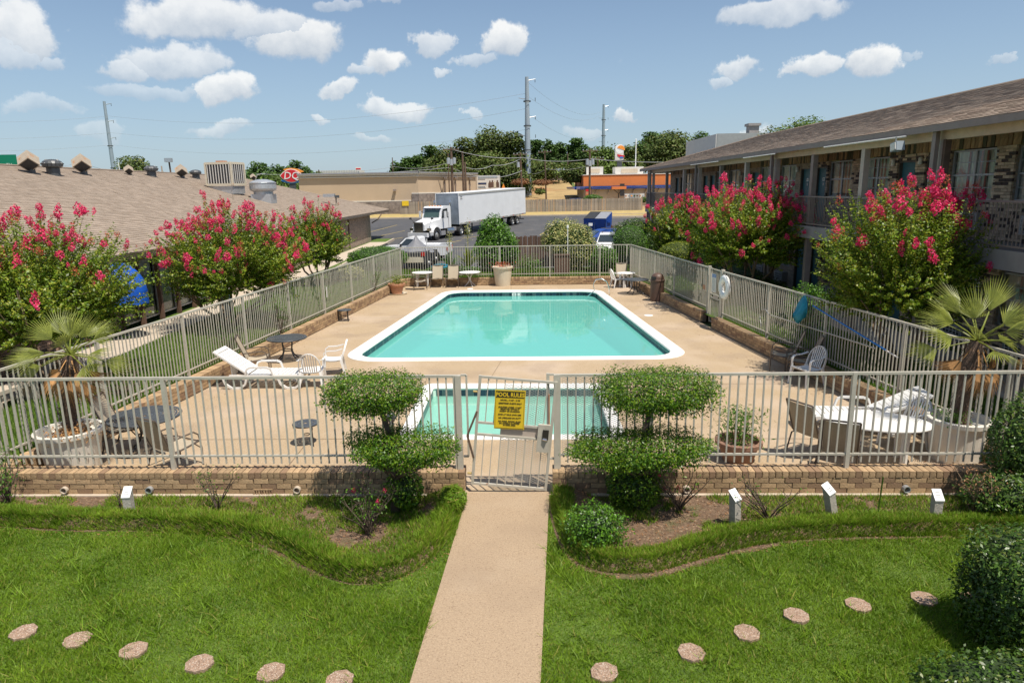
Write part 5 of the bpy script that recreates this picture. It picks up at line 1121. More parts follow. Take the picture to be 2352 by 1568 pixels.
def edge_dist(x, y):       # signed: positive inside the beds
    d = np.full(x.shape, 9.0)
    for P_ in (np.stack([bx, by], 1), np.stack([rx_, ry_], 1)):
        for k in range(len(P_) - 1):
            a, b = P_[k], P_[k + 1]; ab = b - a; t_ = np.clip(((x - a[0]) * ab[0] + (y - a[1]) * ab[1]) / (ab @ ab), 0, 1); d = np.minimum(d, np.hypot(x - a[0] - t_ * ab[0], y - a[1] - t_ * ab[1]))
    def inside(x, y, P_):
        c = np.zeros(x.shape, bool); n = len(P_)
        for i in range(n):
            x0, y0 = P_[i]; x1, y1 = P_[(i + 1) % n]; cond = (y0 > y) != (y1 > y)
            with np.errstate(divide='ignore', invalid='ignore'): c ^= cond & (x < (x1 - x0) * (y - y0) / (y1 - y0 + 1e-12) + x0)
        return c
    ins = inside(x, y, list(zip(bx, by)) + [(-.82, 10.0), (-9.5, 10.2)]) | inside(x, y, [(.6, 9.95)] + list(zip(rx_, ry_)) + [(9.5, 9.8)])
    return np.where(ins, d, -d)
gx, gy = np.meshgrid(np.linspace(-9.4, 9.4, 300), np.linspace(7.2, 10.05, 60))
gd = edge_dist(gx.ravel(), gy.ravel()); 
def bedz(d): return np.where(d < -.10, -.02, np.where(d < 0, -.02 + (d + .10) * .2, .0 + .17 * np.clip(d / .05, 0, 1) - .155 * np.clip((d - .22) / .35, 0, 1)))
GZ = bedz(gd)
V = np.stack([gx.ravel(), gy.ravel(), GZ], 1); ny, nx = gx.shape
Fs = [(j * nx + i, j * nx + i + 1, (j + 1) * nx + i + 1, (j + 1) * nx + i) for j in range(ny - 1) for i in range(nx - 1) if max(GZ[j * nx + i], GZ[(j + 1) * nx + i + 1], GZ[j * nx + i + 1], GZ[(j + 1) * nx + i]) > -.019]
o = fm('bed_ground', V, Fs, SOIL2, smooth=True); o['kind'] = 'structure'
# bare strip of soil along the border
m_ = MB()
for P_ in (BLs, BRs):
    for a, b in zip(P_[:-1], P_[1:]):
        d = (Vector(b) - Vector(a)); 
        if d.length < 1e-5: continue
        nn = Vector((d.y, -d.x)).normalized(); w_ = .045 + .02 * math.sin(a[0] * 1.7) + .02 * math.sin(a[0] * 9) + (.10 if 1.2 < a[0] < 3.4 or -3.4 < a[0] < -2.4 else .03 * (a[0] > 0)); w_ = max(.035, w_)
        m_.sheet([(a[0], a[1], .006), (a[0] + nn.x * w_, a[1] + nn.y * w_, .006), (b[0] + nn.x * w_, b[1] + nn.y * w_, .006), (b[0], b[1], .006)])
tag(m_.build('soil_strip', SOIL2), kind='structure')
STN = [G(*p) for p in [(55, 1455), (178, 1473), (307, 1497), (459, 1527), (623, 1548), (780, 1566), (1388, 1548), (1588, 1502), (1715, 1457), (1829, 1417), (1970, 1393), (2122, 1378), (2235, 1380)]]
def inlawn(x, y):
    k = ~((x > -1.03 + (y - 5.7) * .075 - .0) & (x < .22 + (y - 5.7) * .0775 + .0)); d = np.full(x.shape, -9.0); m_ = y > 7.0; d[m_] = edge_dist(x[m_], y[m_]); k &= (d < -.06 - .03 * np.sin(x * 1.7) - np.where((x > 1.2) & (x < 3.4), .07, 0))
    for s in STN: k &= np.hypot(x - s.x, y - s.y) > .118 + .012 * np.sin(9 * x + 7 * y)
    k &= np.abs(x) < (y * .80 + .7)
    return k
grass('lawn_grass', inlawn, 620000, (-7.6, 7.6, 4.6, 9.6), lambda x, y: np.zeros_like(x), .040, .0085, GR, lean=.9, hfun=lambda x, y: .85 + .45 * np.clip(fbm3(np.stack([x, y, 0 * x], 1), 1.7, 5), -.9, 1))
grass('lawn_grass_tufts', lambda x, y: inlawn(x, y) & (fbm3(np.stack([x, y, 0 * x], 1), 3.1, 8) + .5 * np.sin(x * 23) * np.sin(y * 19) > .35), 90000, (-7.6, 7.6, 4.6, 9.4), lambda x, y: np.zeros_like(x), .085, .012, GR, lean=1.3)
def inbed(x, y):
    d = edge_dist(x, y); s = np.sin(x * 3.1 + 2) * np.sin(y * 4.3) + .6 * np.sin(x * 7.7 + y * 5)
    s = s + .5 * np.sin(x * 19 + y * 7) * np.sin(y * 23 - x * 5); bare = ((x > .9) & (x < 2.9) & (d > .28) & (s < .55)) | ((x > 2.9) & (x < 3.8) & (d > .3) & (s < -.1)) | ((x > -2.5) & (x < -1.8) & (y > 8.3) & (y < 8.9) & (s < .0)) | ((x < -6.3) & (y > 9.5) & (s < .4)) | ((d > .3) & (s < -1.0))
    return (d > .0) & ~bare & (y < FW(x) - .08) & (np.abs(x) < y * .80 + .7)
grass('bed_grass', inbed, 150000, (-8.5, 8.5, 7.3, 10.0), lambda x, y: bedz(edge_dist(x, y)), .062, .011, GR2, lean=.8)
def inedge(x, y): d = edge_dist(x, y); return (d > -.015) & (d < .26) & (np.abs(x) < y * .80 + .7) & (y < FW(x) - .1)
grass('border_grass', inedge, 330000, (-8.5, 8.5, 7.3, 10.0), lambda x, y: bedz(edge_dist(x, y)), .062, .011, GR2, lean=.8, hfun=lambda x, y: 1 + .35 * np.sin(x * 9) * np.sin(y * 11 + x))
# dry leaves and bits in the beds
x = rng.uniform(-8, 8, 9000); y = rng.uniform(7.4, 9.8, 9000); d = edge_dist(x, y); ok = (d > -.2) & (y < FW(x) - .05) & (np.abs(x) < y * .8 + .6) & ((x > .6) | (x < -.8)); x, y, d = x[ok], y[ok], d[ok]
leafcloud('leaf_litter', np.stack([x, y, np.maximum(bedz(d), .004) + .012], 1), .028, MULCH, None, 1.6, asp=.6, kind='stuff')
grass('border_fringe', lambda x, y: (lambda d: (d > -.03) & (d < .075) & (np.abs(x) < y * .80 + .7) & (y < FW(x) - .1))(edge_dist(x, y)), 700000, (-8.5, 8.5, 7.3, 10.0), lambda x, y: bedz(edge_dist(x, y)) * .9, .085, .011, GR2, lean=.9)
# yard grass outside the pool fences
def inyl(x, y): return (x > -10.85 + .005 * (y - 13)) & (x < XL(y) - .26)
def inyr(x, y): return (x > XR(y) + .26) & (x < 9.85)
def inyb(x, y): return (y > 33.95) & (y < 37.65)
def far_(f): return lambda x, y: f(x, y)
grass('left_yard_grass', inyl, 150000, (-11.2, -5.3, 10.4, 26), lambda x, y: np.full_like(x, .30), .075, .016, GRD)
grass('left_yard_grass', inyl, 70000, (-11.2, -5.0, 26, 38), lambda x, y: np.full_like(x, .30), .08, .03, GRD)
grass('right_yard_grass', inyr, 130000, (6, 9.9, 10.4, 26), lambda x, y: np.full_like(x, .30), .075, .016, GRD)
grass('right_yard_grass', inyr, 40000, (5.5, 9.9, 26, 40), lambda x, y: np.full_like(x, .30), .08, .03, GRD)
grass('back_yard_grass', inyb, 60000, (-6, 7, 33.9, 37.7), lambda x, y: np.full_like(x, .30), .08, .03, GRD)

# ------------------------------------------------------------------ crape myrtles
def blossom_mesh(name, m, n, r, h, s):
    P_ = rng.normal(size=(n, 3)); P_ /= np.linalg.norm(P_, axis=1)[:, None]; P_ *= (.55 + .45 * rng.uniform(0, 1, n) ** .5)[:, None]; tp = 1 - .35 * np.clip(P_[:, 2], 0, 1)
    tp = 1 - .55 * (P_[:, 2] * .5 + .5); P_ *= (1 + .25 * np.sin(P_ @ np.array([5.1, 3.3, 7.7])))[:, None]; C = np.stack([P_[:, 0] * r * tp, P_[:, 1] * r * tp, P_[:, 2] * h], 1); o = leafcloud(name, C, s, m, None, .2, out=P_, asp=.9); me = o.data; bpy.data.objects.remove(o); return me
BMS = [blossom_mesh('blossom', PINK, 150, .13, .20, .046), blossom_mesh('blossom', PINK, 90, .12, .13, .042), blossom_mesh('blossom', PINK, 190, .17, .17, .048)]
CMS = [blossom_mesh('seed_head', CORAL, 60, .11, .16, .035), blossom_mesh('seed_head', CORAL, 46, .10, .12, .035)]
def myrtle(label, base, w, h, hb, nsh, ls, dens, npink, ncor, seed, topbias=.45, cxo=0.0, cyo=0.0, depth=None, vase=1.0):
    r_ = np.random.default_rng(seed); t = thing('crape_myrtle', label, 'tree', base, group='crape myrtles in pink bloom'); D = depth or w
    zc = hb + (h - hb) * .47; c0 = np.array([cxo, cyo, zc]); nst = 5; stems = []
    for i in range(nst):
        a = i * 2 * math.pi / nst + r_.uniform(-.3, .3); rr_ = w * r_.uniform(.14, .24); p1 = Vector((rr_ * math.cos(a) * .35, rr_ * math.sin(a) * .35, hb * .45)); p2 = Vector((cxo * .6 + rr_ * math.cos(a), cyo * .6 + rr_ * math.sin(a), hb * 1.05)); p3 = Vector((cxo + rr_ * 1.7 * math.cos(a), cyo + rr_ * 1.7 * math.sin(a), zc + .2))
        MB().tube([(0.06 * math.cos(a), .06 * math.sin(a), -.05), p1, p2, p3], [.065, .05, .04, .02], 7).build('trunk', BARK, t, smooth=True)
        for q in range(3):
            b = a + r_.uniform(-.9, .9); e = p2 + Vector((math.cos(b) * w * .2, math.sin(b) * w * .2, (h - hb) * r_.uniform(.2, .45))); MB().tube([p2, p2.lerp(e, .5) + Vector((0, 0, .08)), e], [.028, .02, .010], 5).build('limb', BARK, t)
    # shoots from inside out to an uneven surface
    ph = r_.uniform(0, 2 * np.pi, nsh); cz = r_.uniform(-.75, 1.0, nsh); sz = np.sqrt(1 - cz ** 2); dirs = np.stack([sz * np.cos(ph), sz * np.sin(ph), cz], 1)
    lump = .92 + .24 * fbm3(dirs * 2.8, 1.8, seed) + .10 * r_.normal(size=nsh); up_h, dn_h = h - zc, zc - hb
    rad = np.stack([dirs[:, 0] * w / 2 * (1 + .12 * (dirs[:, 2] > 0) * vase), dirs[:, 1] * D / 2, np.where(dirs[:, 2] > 0, dirs[:, 2] * up_h, dirs[:, 2] * dn_h)], 1)
    end = c0 + rad * lump[:, None]; end[:, 2] = np.maximum(end[:, 2], hb * .8); st = c0 + rad * (.25 + .3 * r_.uniform(size=nsh))[:, None]; st[:, 2] -= (.25 + .25 * r_.uniform(size=nsh)); mid = (st + end) / 2; mid[:, 2] -= .10; mid[:, :2] += (end - st)[:, :2] * .10
    per_ = int(dens); f = (np.arange(per_) + .5) / per_; f = .12 + .88 * f
    P_ = (1 - f)[None, :, None] ** 2 * st[:, None] + 2 * (f * (1 - f))[None, :, None] * mid[:, None] + (f ** 2)[None, :, None] * end[:, None]
    T = (end - st); T /= np.linalg.norm(T, axis=1)[:, None]; s1 = np.cross(T, [0, 0, 1.0]); s1 /= (np.linalg.norm(s1, axis=1)[:, None] + 1e-6); sg = np.where(np.arange(per_) % 2, 1, -1)
    P_ = P_ + s1[:, None] * (sg * ls * .55)[None, :, None] * (1.15 - .5 * f)[None, :, None] + r_.normal(size=P_.shape) * ls * .22
    C = P_.reshape(-1, 3); out = (C - c0); out /= np.linalg.norm(out, axis=1)[:, None]
    leafcloud('leaves', C, ls, LEAF, t, .45, out=out, asp=.55, kind='stuff', ob=.35)
    # thin twigs for some shoots
    tw = MB()
    for k in range(0, nsh, 6): tw.tube([st[k], mid[k], end[k]], [.008, .006, .003], 3, caps=False)
    tag(tw.build('twigs', BARK, t), kind='stuff')
    hf = (end[:, 2] - hb) / (h - hb); sc_ = (hf - .35).clip(0) * (.55 + topbias) + r_.uniform(0, .6, nsh) + .28 * fbm3(dirs * 3.2, 2.0, seed + 7) - 1.0 * (hf < .38) * (r_.uniform(size=nsh) < .85) - .45 * (end[:, 1] > c0[1] + D * .12); order = np.argsort(-sc_)
    k = 0; used = []
    for i in order:
        if k >= npink + ncor: break
        p = end[i]
        if used and min(np.linalg.norm(np.array(used) - p, axis=1)) < .12: continue
        used.append(p); pink = r_.uniform() < npink / (npink + ncor) + .12 * (hf[i] > .7); s = r_.uniform(.32, .95)
        me = BMS[int(r_.integers(3))] if pink else CMS[int(r_.integers(2))]
        o = mo('blossom' if pink else 'seed_head', me, t, (p[0], p[1], p[2] + .04), (r_.uniform(-.4, .4), r_.uniform(-.4, .4), r_.uniform(0, 6))); o.scale = (s, s, s * r_.uniform(.9, 1.3)); k += 1
    return t
myrtle('crape myrtle at the left edge of the photo, full of pink blossom at the top', (-10.9, 15.4, .3), 4.2, 3.95, .75, 1300, .070, 48, 100, 80, 3, .25, cxo=.15)
myrtle('crape myrtle in the middle of the left row, thick with red pink blossom', (-9.35, 22.3, .3), 4.3, 3.9, .7, 1250, .078, 44, 135, 110, 5, .15, cxo=.3)
myrtle('smaller crape myrtle at the far end of the left row', (-9.2, 32.4, .3), 2.9, 3.75, .7, 700, .09, 36, 55, 45, 9, .3)
myrtle('farthest crape myrtle of the right row, partly behind the next one', (9.0, 36.5, .3), 3.6, 3.95, .6, 700, .095, 36, 65, 50, 12, .0, cxo=.0)
myrtle('broad crape myrtle in the middle of the right row with a dense crown of pink', (8.75, 25.6, .3), 4.5, 4.35, 1.0, 1200, .085, 44, 165, 110, 15, .1, cxo=.1)
myrtle('tall upright crape myrtle nearest on the right, mostly green', (8.95, 15.3, .3), 3.3, 4.2, .95, 1400, .064, 50, 52, 60, 21, .35, cxo=-.2, vase=.6)

# ------------------------------------------------------------------ shrubs and hedges
def shrub(name, label, c, rad, n, ls, m, seed=0, flat=0.0, lump=.08, cat='shrub', group=None, core=.82, base=None, shellw=.16, boxy=0, rz=0.0, asp=.5):
    r_ = np.random.default_rng(seed); t = thing(name, label, cat, base if base is not None else (c[0], c[1], c[2] - rad[2]), rz, group); off = Vector(c) - t.location
    d = r_.normal(size=(n, 3)); d /= np.linalg.norm(d, axis=1)[:, None]; 
    if boxy: 
        p = 1.0 / boxy; d = np.sign(d) * np.abs(d) ** 1; nn = (np.abs(d) ** boxy).sum(1) ** p; d0 = d / nn[:, None]
    else: d0 = d
    lp = 1 + lump * fbm3(d * 3, 1.5, seed); rr_ = (1 - shellw * r_.uniform(0, 1, n) ** 1.5 + .03 * r_.normal(size=n)) * lp
    C = d0 * rr_[:, None] * np.array(rad) + np.array(off); C = C[C[:, 2] > -.02]
    out = (C - np.array(off)) / np.array(rad); out /= np.linalg.norm(out, axis=1)[:, None]
    leafcloud('foliage', C, ls, m, t, .25, out=out, asp=asp, kind='stuff', ob=.8)
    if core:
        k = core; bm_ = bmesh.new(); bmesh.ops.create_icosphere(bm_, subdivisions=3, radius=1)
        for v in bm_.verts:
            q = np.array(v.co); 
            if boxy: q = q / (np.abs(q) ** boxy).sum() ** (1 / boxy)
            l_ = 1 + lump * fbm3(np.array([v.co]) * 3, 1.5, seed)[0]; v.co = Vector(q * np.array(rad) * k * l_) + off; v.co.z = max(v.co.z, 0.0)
        me = bpy.data.meshes.new('shade_core'); bm_.to_mesh(me); bm_.free(); me.materials.append(DARKL); mo('shade_core', me, t)  # solid dark blob standing in for the shaded inside of the shrub
    return t
def topiary(label, base, tiers, trunk, seed, nb=9):
    r_ = np.random.default_rng(seed); t = thing('topiary_tree', label, 'tree', base, group='cloud pruned topiary trees'); MB().tube(trunk, [.075, .06, .05, .045, .035][:len(trunk)], 8).build('trunk', BARKD, t, smooth=True)
    for (c, rad, n) in tiers:
        d = r_.normal(size=(n, 3)); d /= np.linalg.norm(d, axis=1)[:, None]; nn = (np.abs(d) ** 3.6).sum(1) ** (1 / 3.6); d0 = d / nn[:, None]
        lp = 1 + .17 * fbm3(d * 3.8, 1.9, seed + n); fr_ = 1 - .38 * r_.uniform(0, 1, n) ** 1.4; fr_ = np.where(d[:, 2] < -.2, fr_ * r_.uniform(.7, 1.05, n), fr_); C = d0 * (fr_ * lp)[:, None] * np.array(rad) + np.array(c) + r_.normal(size=(n, 3)) * .012
        out = d; leafcloud('foliage', C, .036, LEAFH, t, .4, out=out, asp=.5, kind='stuff', ob=.7)
        k0 = Vector(trunk[-1]) if c[2] > 1.2 else Vector(trunk[1]); tb = MB()
        for k in range(nb): a = k * 2 * math.pi / nb; e = Vector(c) + Vector((rad[0] * .75 * math.cos(a), rad[1] * .75 * math.sin(a), -rad[2] * .1)); tb.tube([k0, k0.lerp(e, .5) + Vector((0, 0, -.06)), e], [.022, .016, .006], 5)
        tb.build('branches', BARKD, t)
        # few small sprigs stick out
        sp_ = MB(); Cs = []
        for k in range(14):
            a, u_ = r_.uniform(0, 6.28), r_.uniform(0, 1); p0 = np.array(c) + np.array([rad[0] * .8 * math.cos(a), rad[1] * .8 * math.sin(a), rad[2] * (.5 + .4 * u_)]) if k % 2 else np.array(c) + np.array([rad[0] * math.cos(a) * .95, rad[1] * math.sin(a) * .95, 0])
            for q in range(12): Cs.append(p0 + np.array([math.cos(a) * .05 * (k % 2 == 0), math.sin(a) * .05 * (k % 2 == 0), .04]) * q / 5 + r_.normal(size=3) * .015)
        o = leafcloud('sprigs', np.array(Cs), .036, LEAFH, t, .4, kind='stuff')
    return t
# heights and places read from the photograph: two clipped tiers each
bL = Vector((-1.75, 9.22, .05)); bRr = Vector((1.82, 9.18, .05))
def loc_(px_, py_, Y, b): return tuple(A(px_, py_, Y) - b)
topiary('cloud pruned topiary with two offset tiers, left of the front gate', bL, [(loc_(858, 905, 9.25, bL), (.68, .52, .29), 14000), (loc_(935, 1030, 9.0, bL), (.70, .50, .23), 12500), (loc_(862, 1010, 9.5, bL), (.42, .38, .17), 3000)], [(0, 0, -.05), (.03, 0, .5), (0, .02, .85), (-.02, .02, 1.15), loc_(870, 925, 9.25, bL)], 31)
topiary('broad cloud pruned topiary with two flat tiers, right of the front gate', bRr, [(loc_(1507, 900, 9.2, bRr), (.82, .58, .30), 17500), (loc_(1468, 1030, 9.0, bRr), (.96, .56, .24), 18500)], [(0, 0, -.05), (-.05, 0, .5), (.0, 0, .8), (.05, .02, 1.1), loc_(1495, 925, 9.2, bRr)], 37)
# dark underplanting shaded by the right topiary
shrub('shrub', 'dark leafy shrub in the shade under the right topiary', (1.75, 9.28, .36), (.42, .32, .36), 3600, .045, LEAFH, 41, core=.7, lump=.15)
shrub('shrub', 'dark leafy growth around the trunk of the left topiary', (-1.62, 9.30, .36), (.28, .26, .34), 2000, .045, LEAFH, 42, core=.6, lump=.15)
c = G(1370, 1262, .05); shrub('shrub', 'low rounded light green shrub at the front of the right bed', (c.x, c.y + .12, .33), (.42, .38, .32), 3600, .042, LEAFB, 43, core=.45, lump=.38, shellw=.5)
c = G(1040, 1180, .05); shrub('grass_clump', 'clump of strappy grass beside the path at the left bed', (c.x, 9.25, .2), (.18, .2, .2), 1800, .09, GR2, 44, core=0, asp=.14, cat='plant')
# clipped hedges, bottom right
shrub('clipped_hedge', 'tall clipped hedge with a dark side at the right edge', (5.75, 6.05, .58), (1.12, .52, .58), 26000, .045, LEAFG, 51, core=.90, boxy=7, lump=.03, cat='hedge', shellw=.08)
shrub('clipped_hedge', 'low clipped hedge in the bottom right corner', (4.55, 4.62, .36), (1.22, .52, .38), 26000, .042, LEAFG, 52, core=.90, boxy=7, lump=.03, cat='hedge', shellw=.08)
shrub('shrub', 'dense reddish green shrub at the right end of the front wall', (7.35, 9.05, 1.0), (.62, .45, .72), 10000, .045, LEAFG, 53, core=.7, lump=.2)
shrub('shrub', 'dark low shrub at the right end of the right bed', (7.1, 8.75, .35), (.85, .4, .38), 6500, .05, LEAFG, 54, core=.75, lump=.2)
shrub('shrub', 'small mixed shrub at the left edge in front of the brick wall', (-7.85, 9.45, .42), (.38, .3, .42), 900, .045, LEAFB, 55, core=0, lump=.4, shellw=.9)
# bare rose bushes
def rosebush(label, base, h, w, n, seed, nl=120, blooms=0, col_=PINK, dead=False):
    r_ = np.random.default_rng(seed); t = thing('rose_bush', label, 'bush', base, group='straggly rose bushes in the beds'); st = MB(); tips = []
    for k in range(n):
        a = r_.uniform(0, 6.28); rr_ = w * .5 * r_.uniform(.4, 1.1); hh = h * r_.uniform(.55, 1.0); P_ = [(r_.uniform(-.03, .03), r_.uniform(-.03, .03), -.02), (math.cos(a) * rr_ * .35 + r_.uniform(-.03, .03), math.sin(a) * rr_ * .35, hh * .4), (math.cos(a) * rr_ * .75 + r_.uniform(-.05, .05), math.sin(a) * rr_ * .75, hh * .75), (math.cos(a) * rr_, math.sin(a) * rr_, hh)]
        st.tube(P_, [.011, .008, .006, .003], 4); tips.append(P_[-1])
        for q in range(3):
            p = Vector(P_[1 + q % 2]).lerp(Vector(P_[2 + q % 2]), r_.uniform(0, 1)); e = p + Vector((r_.uniform(-.14, .14), r_.uniform(-.14, .14), r_.uniform(.03, .16))); st.tube([p, e], [.005, .002], 3, caps=False); tips.append(tuple(e))
    st.build('stems', BARKD if not dead else BARK, t)
    if nl: T = np.array(tips); C = T[r_.integers(len(T), size=nl)] + r_.normal(size=(nl, 3)) * .035; leafcloud('leaves', C, .036, LEAFB if not dead else MULCH, t, .3, kind='stuff')
    for k in range(blooms): p = tips[int(r_.integers(len(tips)))]; o = mo('blossom', BMS[1], t, p); o.scale = (.35, .35, .25)
c = G(845, 1220, .06); rosebush('rose bush with bare stems and few leaves in the left bed, before the topiary', c, .62, .75, 26, 61, 420, 3)
c = G(1560, 1168, .06); rosebush('bare branched rose bush with two red blooms just right of the right topiary', c, .62, .95, 13, 62, 90, 3)
c = G(1765, 1192, .06); rosebush('wide leafless rose bush in the middle of the right bed', c, .66, 1.0, 16, 63, 70)
c = G(2235, 1180, .06); rosebush('rose bush with rusty dead leaves near the right hedge', c, .78, .8, 16, 64, 260, 0, dead=True)
c = G(500, 1165, .06); rosebush('thin rambling rose with a few leaves against the left front wall', c, .60, .8, 8, 65, 110)
c = G(305 - 30, 1175, .06); rosebush('two bare twigs rising beside the left label post', c, .55, .2, 3, 66, 6)
c = G(18, 1150, .06); rosebush('straggly bush at the far left end of the front wall', c, .75, .7, 16, 67, 420)
# rose like plants beside the fences
for (x, y, h_, w_, n_, lb_) in [(-7.1, 20.6, 1.35, .8, 14, 'tall rose with coral blooms outside the left fence behind the black table'), (-6.0, 29.6, 1.2, .8, 12, 'thin rose with white blooms outside the far end of the left fence'), (7.5, 26.2, 1.2, .9, 14, 'rose with pale yellow flowers outside the right fence by the bin'), (7.9, 21.0, .5, 1.6, 16, 'low spreading plant outside the right fence near the side gate'), (-7.9, 18.5, .75, 1.2, 22, 'low leafy rose outside the left fence near the lounger'), (-8.6, 14.5, .6, 1.8, 26, 'dark low foliage behind the left fence, near the palm')]:
    rosebush(lb_, (x, y, .3), h_, w_, n_, int(x * 10 + y * 3 + 200), 500)
# shrubs beyond the back fence
c = A(1140, 560, 36.6); shrub('large_shrub', 'tall bright green bush behind the back fence, in front of the trailer', (c.x, 36.9, 1.5), (1.30, 1.0, 1.35), 9000, .12, LEAFB, 71, core=.7, lump=.3, shellw=.3)
shrub('large_shrub', 'taller pointed top growing from the bright green bush', (c.x - .2, 36.9, 2.65), (.72, .6, .62), 2600, .12, LEAFB, 72, core=.4, lump=.5, shellw=.5)
c = A(1305, 600, 36.2); shrub('variegated_shrub', 'big cream variegated bush trained behind the back fence', (c.x + .35, 36.2, 1.55), (1.12, .7, 1.25), 7500, .085, LEAFV, 73, core=.8, lump=.15); shrub('variegated_shrub', 'second variegated bush with reddish tips behind the first', (c.x - .25, 37.6, 2.05), (1.15, .6, .9), 3800, .09, LEAFV, 74, core=.75, lump=.25)
c = A(1387, 600, 35.6); shrub('shrub', 'green bush behind the back fence left of the clipped ball', (c.x, 35.6, .95), (.75, .6, .72), 3600, .09, LEAFB, 75, core=.75, lump=.2)
c = A(1447, 560, 39.0); shrub('ball_shrub', 'clipped round green ball shrub behind the far right corner', (c.x, 39.0, 1.35), (1.02, .95, 1.15), 9000, .06, LEAFB, 76, core=.92, lump=.03, shellw=.08)
c = A(1560, 574, 33.6); shrub('dome_shrub', 'clipped golden yellow dome shrub outside the right fence', (c.x, 33.8, 1.35), (.95, .85, .62), 9000, .055, LEAFY, 77, core=.92, lump=.04, shellw=.08, base=(c.x, 33.8, .3))
c = A(1450, 522, 46); shrub('shrub', 'loose green hedge shrub beyond the ball shrub near the blue cars', (c.x + .2, 46, 1.5), (1.55, 1.0, 1.1), 5200, .10, LEAFG, 78, core=.8, lump=.12)
c = A(1508, 556, 40); shrub('shrub', 'dark glossy shrub between the ball and the golden dome', (c.x, 40, 1.2), (1.0, .9, .9), 4200, .09, LEAFG, 79, core=.8, lump=.15)
shrub('shrub', 'dark leafy hedge below the middle right crape myrtle', (9.6, 28.5, .75), (1.0, 4.0, .55), 9000, .08, LEAFG, 80, core=.8, lump=.12)
shrub('shrub', 'bright green low bush at the left of the nearest right crape myrtle', (7.95, 18.0, 1.25), (.55, .8, .75), 3800, .06, LEAFB, 81, core=.6, lump=.25)
c = A(845, 582, 36); shrub('clipped_hedge', 'clipped rounded green hedge beyond the far left end of the fence', (c.x, 38.5, .95), (1.7, 1.2, .68), 9500, .075, LEAFB, 82, core=.9, lump=.05, shellw=.1, cat='hedge')
c = A(772, 612, 33); shrub('shrub', 'small yellow flecked shrub below the far left crape myrtle', (c.x + .2, 34.0, .65), (.9, .7, .42), 3500, .075, LEAFV, 83, core=.85, lump=.1)
shrub('low_hedge', 'low clipped green hedge just outside the back fence on the left', (-3.0, 35.2, .52), (1.35, .3, .25), 3600, .06, LEAFB, 84, core=.9, lump=.05, boxy=5, cat='hedge')
shrub('shrub', 'dark shrub at the foot of the farthest right crape myrtle', (8.2, 34.6, .8), (.7, .7, .55), 3000, .08, LEAFG, 85, core=.8, lump=.15)
c = A(1215, 612, 34.6); shrub('shrub', 'thin reddish rose shrub behind the back fence, before the brown fence', (c.x, 34.8, .85), (.75, .45, .55), 1500, .07, LEAFB, 86, core=0, lump=.3, shellw=.8)
# pot plants
def potplant(name, label, p, h, w, n, ls, m, seed, stems=True, asp=.4):
    r_ = np.random.default_rng(seed); t = thing(name, label, 'plant', p); C = np.stack([r_.normal(size=n) * w * .33, r_.normal(size=n) * w * .33, r_.uniform(0, 1, n) ** .8 * h], 1); leafcloud('leaves', C, ls, m, t, .4, asp=asp, kind='stuff'); st = MB()
    for k in range(12): a = r_.uniform(0, 6.28); st.tube([(0.08 * math.cos(a), .08 * math.sin(a), -.02), (w * .3 * math.cos(a), w * .3 * math.sin(a), h * .9)], [.006, .003], 4)
    st.build('stems', LEAFB, t)
potplant('pot_plant', 'yellow green plant growing in the back left terracotta pot', P4 + Vector((0, 0, .42)), .42, .62, 420, .075, LEAFY, 91); potplant('pot_plant', 'small plant with rusty tips in the tall cream planter', P3 + Vector((0, 0, .85)), .30, .7, 240, .07, CORAL, 92)
potplant('pot_plant', 'light green bamboo like plant in the bowl pot behind the front fence', P5 + Vector((0, 0, .30)), .62, .55, 900, .085, LEAFB, 93, asp=.22)
t = thing('dead_fern', 'dried orange brown plant spilling over the left planter soil', 'plant', P1 + Vector((.15, -.12, .66))); C = rng.normal(size=(1500, 3)) * np.array([.17, .15, .06]) + np.array([0, 0, .05]); leafcloud('dry_leaves', C, .045, PALMD, t, .3, kind='stuff')
potplant('pot_plant', 'sparse yellow green weeds in the right planter', P2 + Vector((-.2, -.1, .66)), .25, .4, 260, .045, LEAFB, 95)
# yuccas behind the back fence
def yucca(label, base, h, seed, flower=True):
    r_ = np.random.default_rng(seed); t = thing('yucca', label, 'plant', base, group='yuccas behind the back fence'); bl = MB()
    for k in range(90):
        a = r_.uniform(0, 6.28); e = r_.uniform(.1, 1.45); L = h * r_.uniform(.5, .75); z0 = r_.uniform(.1, .45) * h; d = Vector((math.cos(a) * math.cos(e), math.sin(a) * math.cos(e), math.sin(e))); s_ = Vector((-math.sin(a), math.cos(a), 0)) * .034; p = Vector((0, 0, z0)); bl.add([p - s_, p + s_, p + d * L * .6 + s_, p + d * L * .6 - s_, p + d * L + Vector((0, 0, -.08))], [(0, 1, 2, 3), (3, 2, 4)])
    tag(bl.build('blades', LEAFY if seed % 2 else LEAFB, t), kind='stuff'); MB().tube([(0, 0, 0), (0, 0, h * .45)], .09, 7).build('trunk', BARKD, t)
    if flower: MB().tube([(0, 0, h * .3), (.05, 0, h * 1.62)], .02, 5).build('flower_stalk', LEAFV, t); C = rng.normal(size=(260, 3)) * np.array([.09, .09, .26]) + np.array([.04, 0, h * 1.42]); leafcloud('flowers', C, .06, LEAFV, t, .3, kind='stuff')
c = A(1068, 600, 35.6); yucca('spiky yucca with a tall flower stalk behind the back fence', (c.x + .15, 35.6, .3), 1.55, 101); c = A(1043, 600, 36); yucca('smaller yucca with a flower stalk, left of the bigger one', (c.x - .25, 36.2, .3), 1.25, 102)

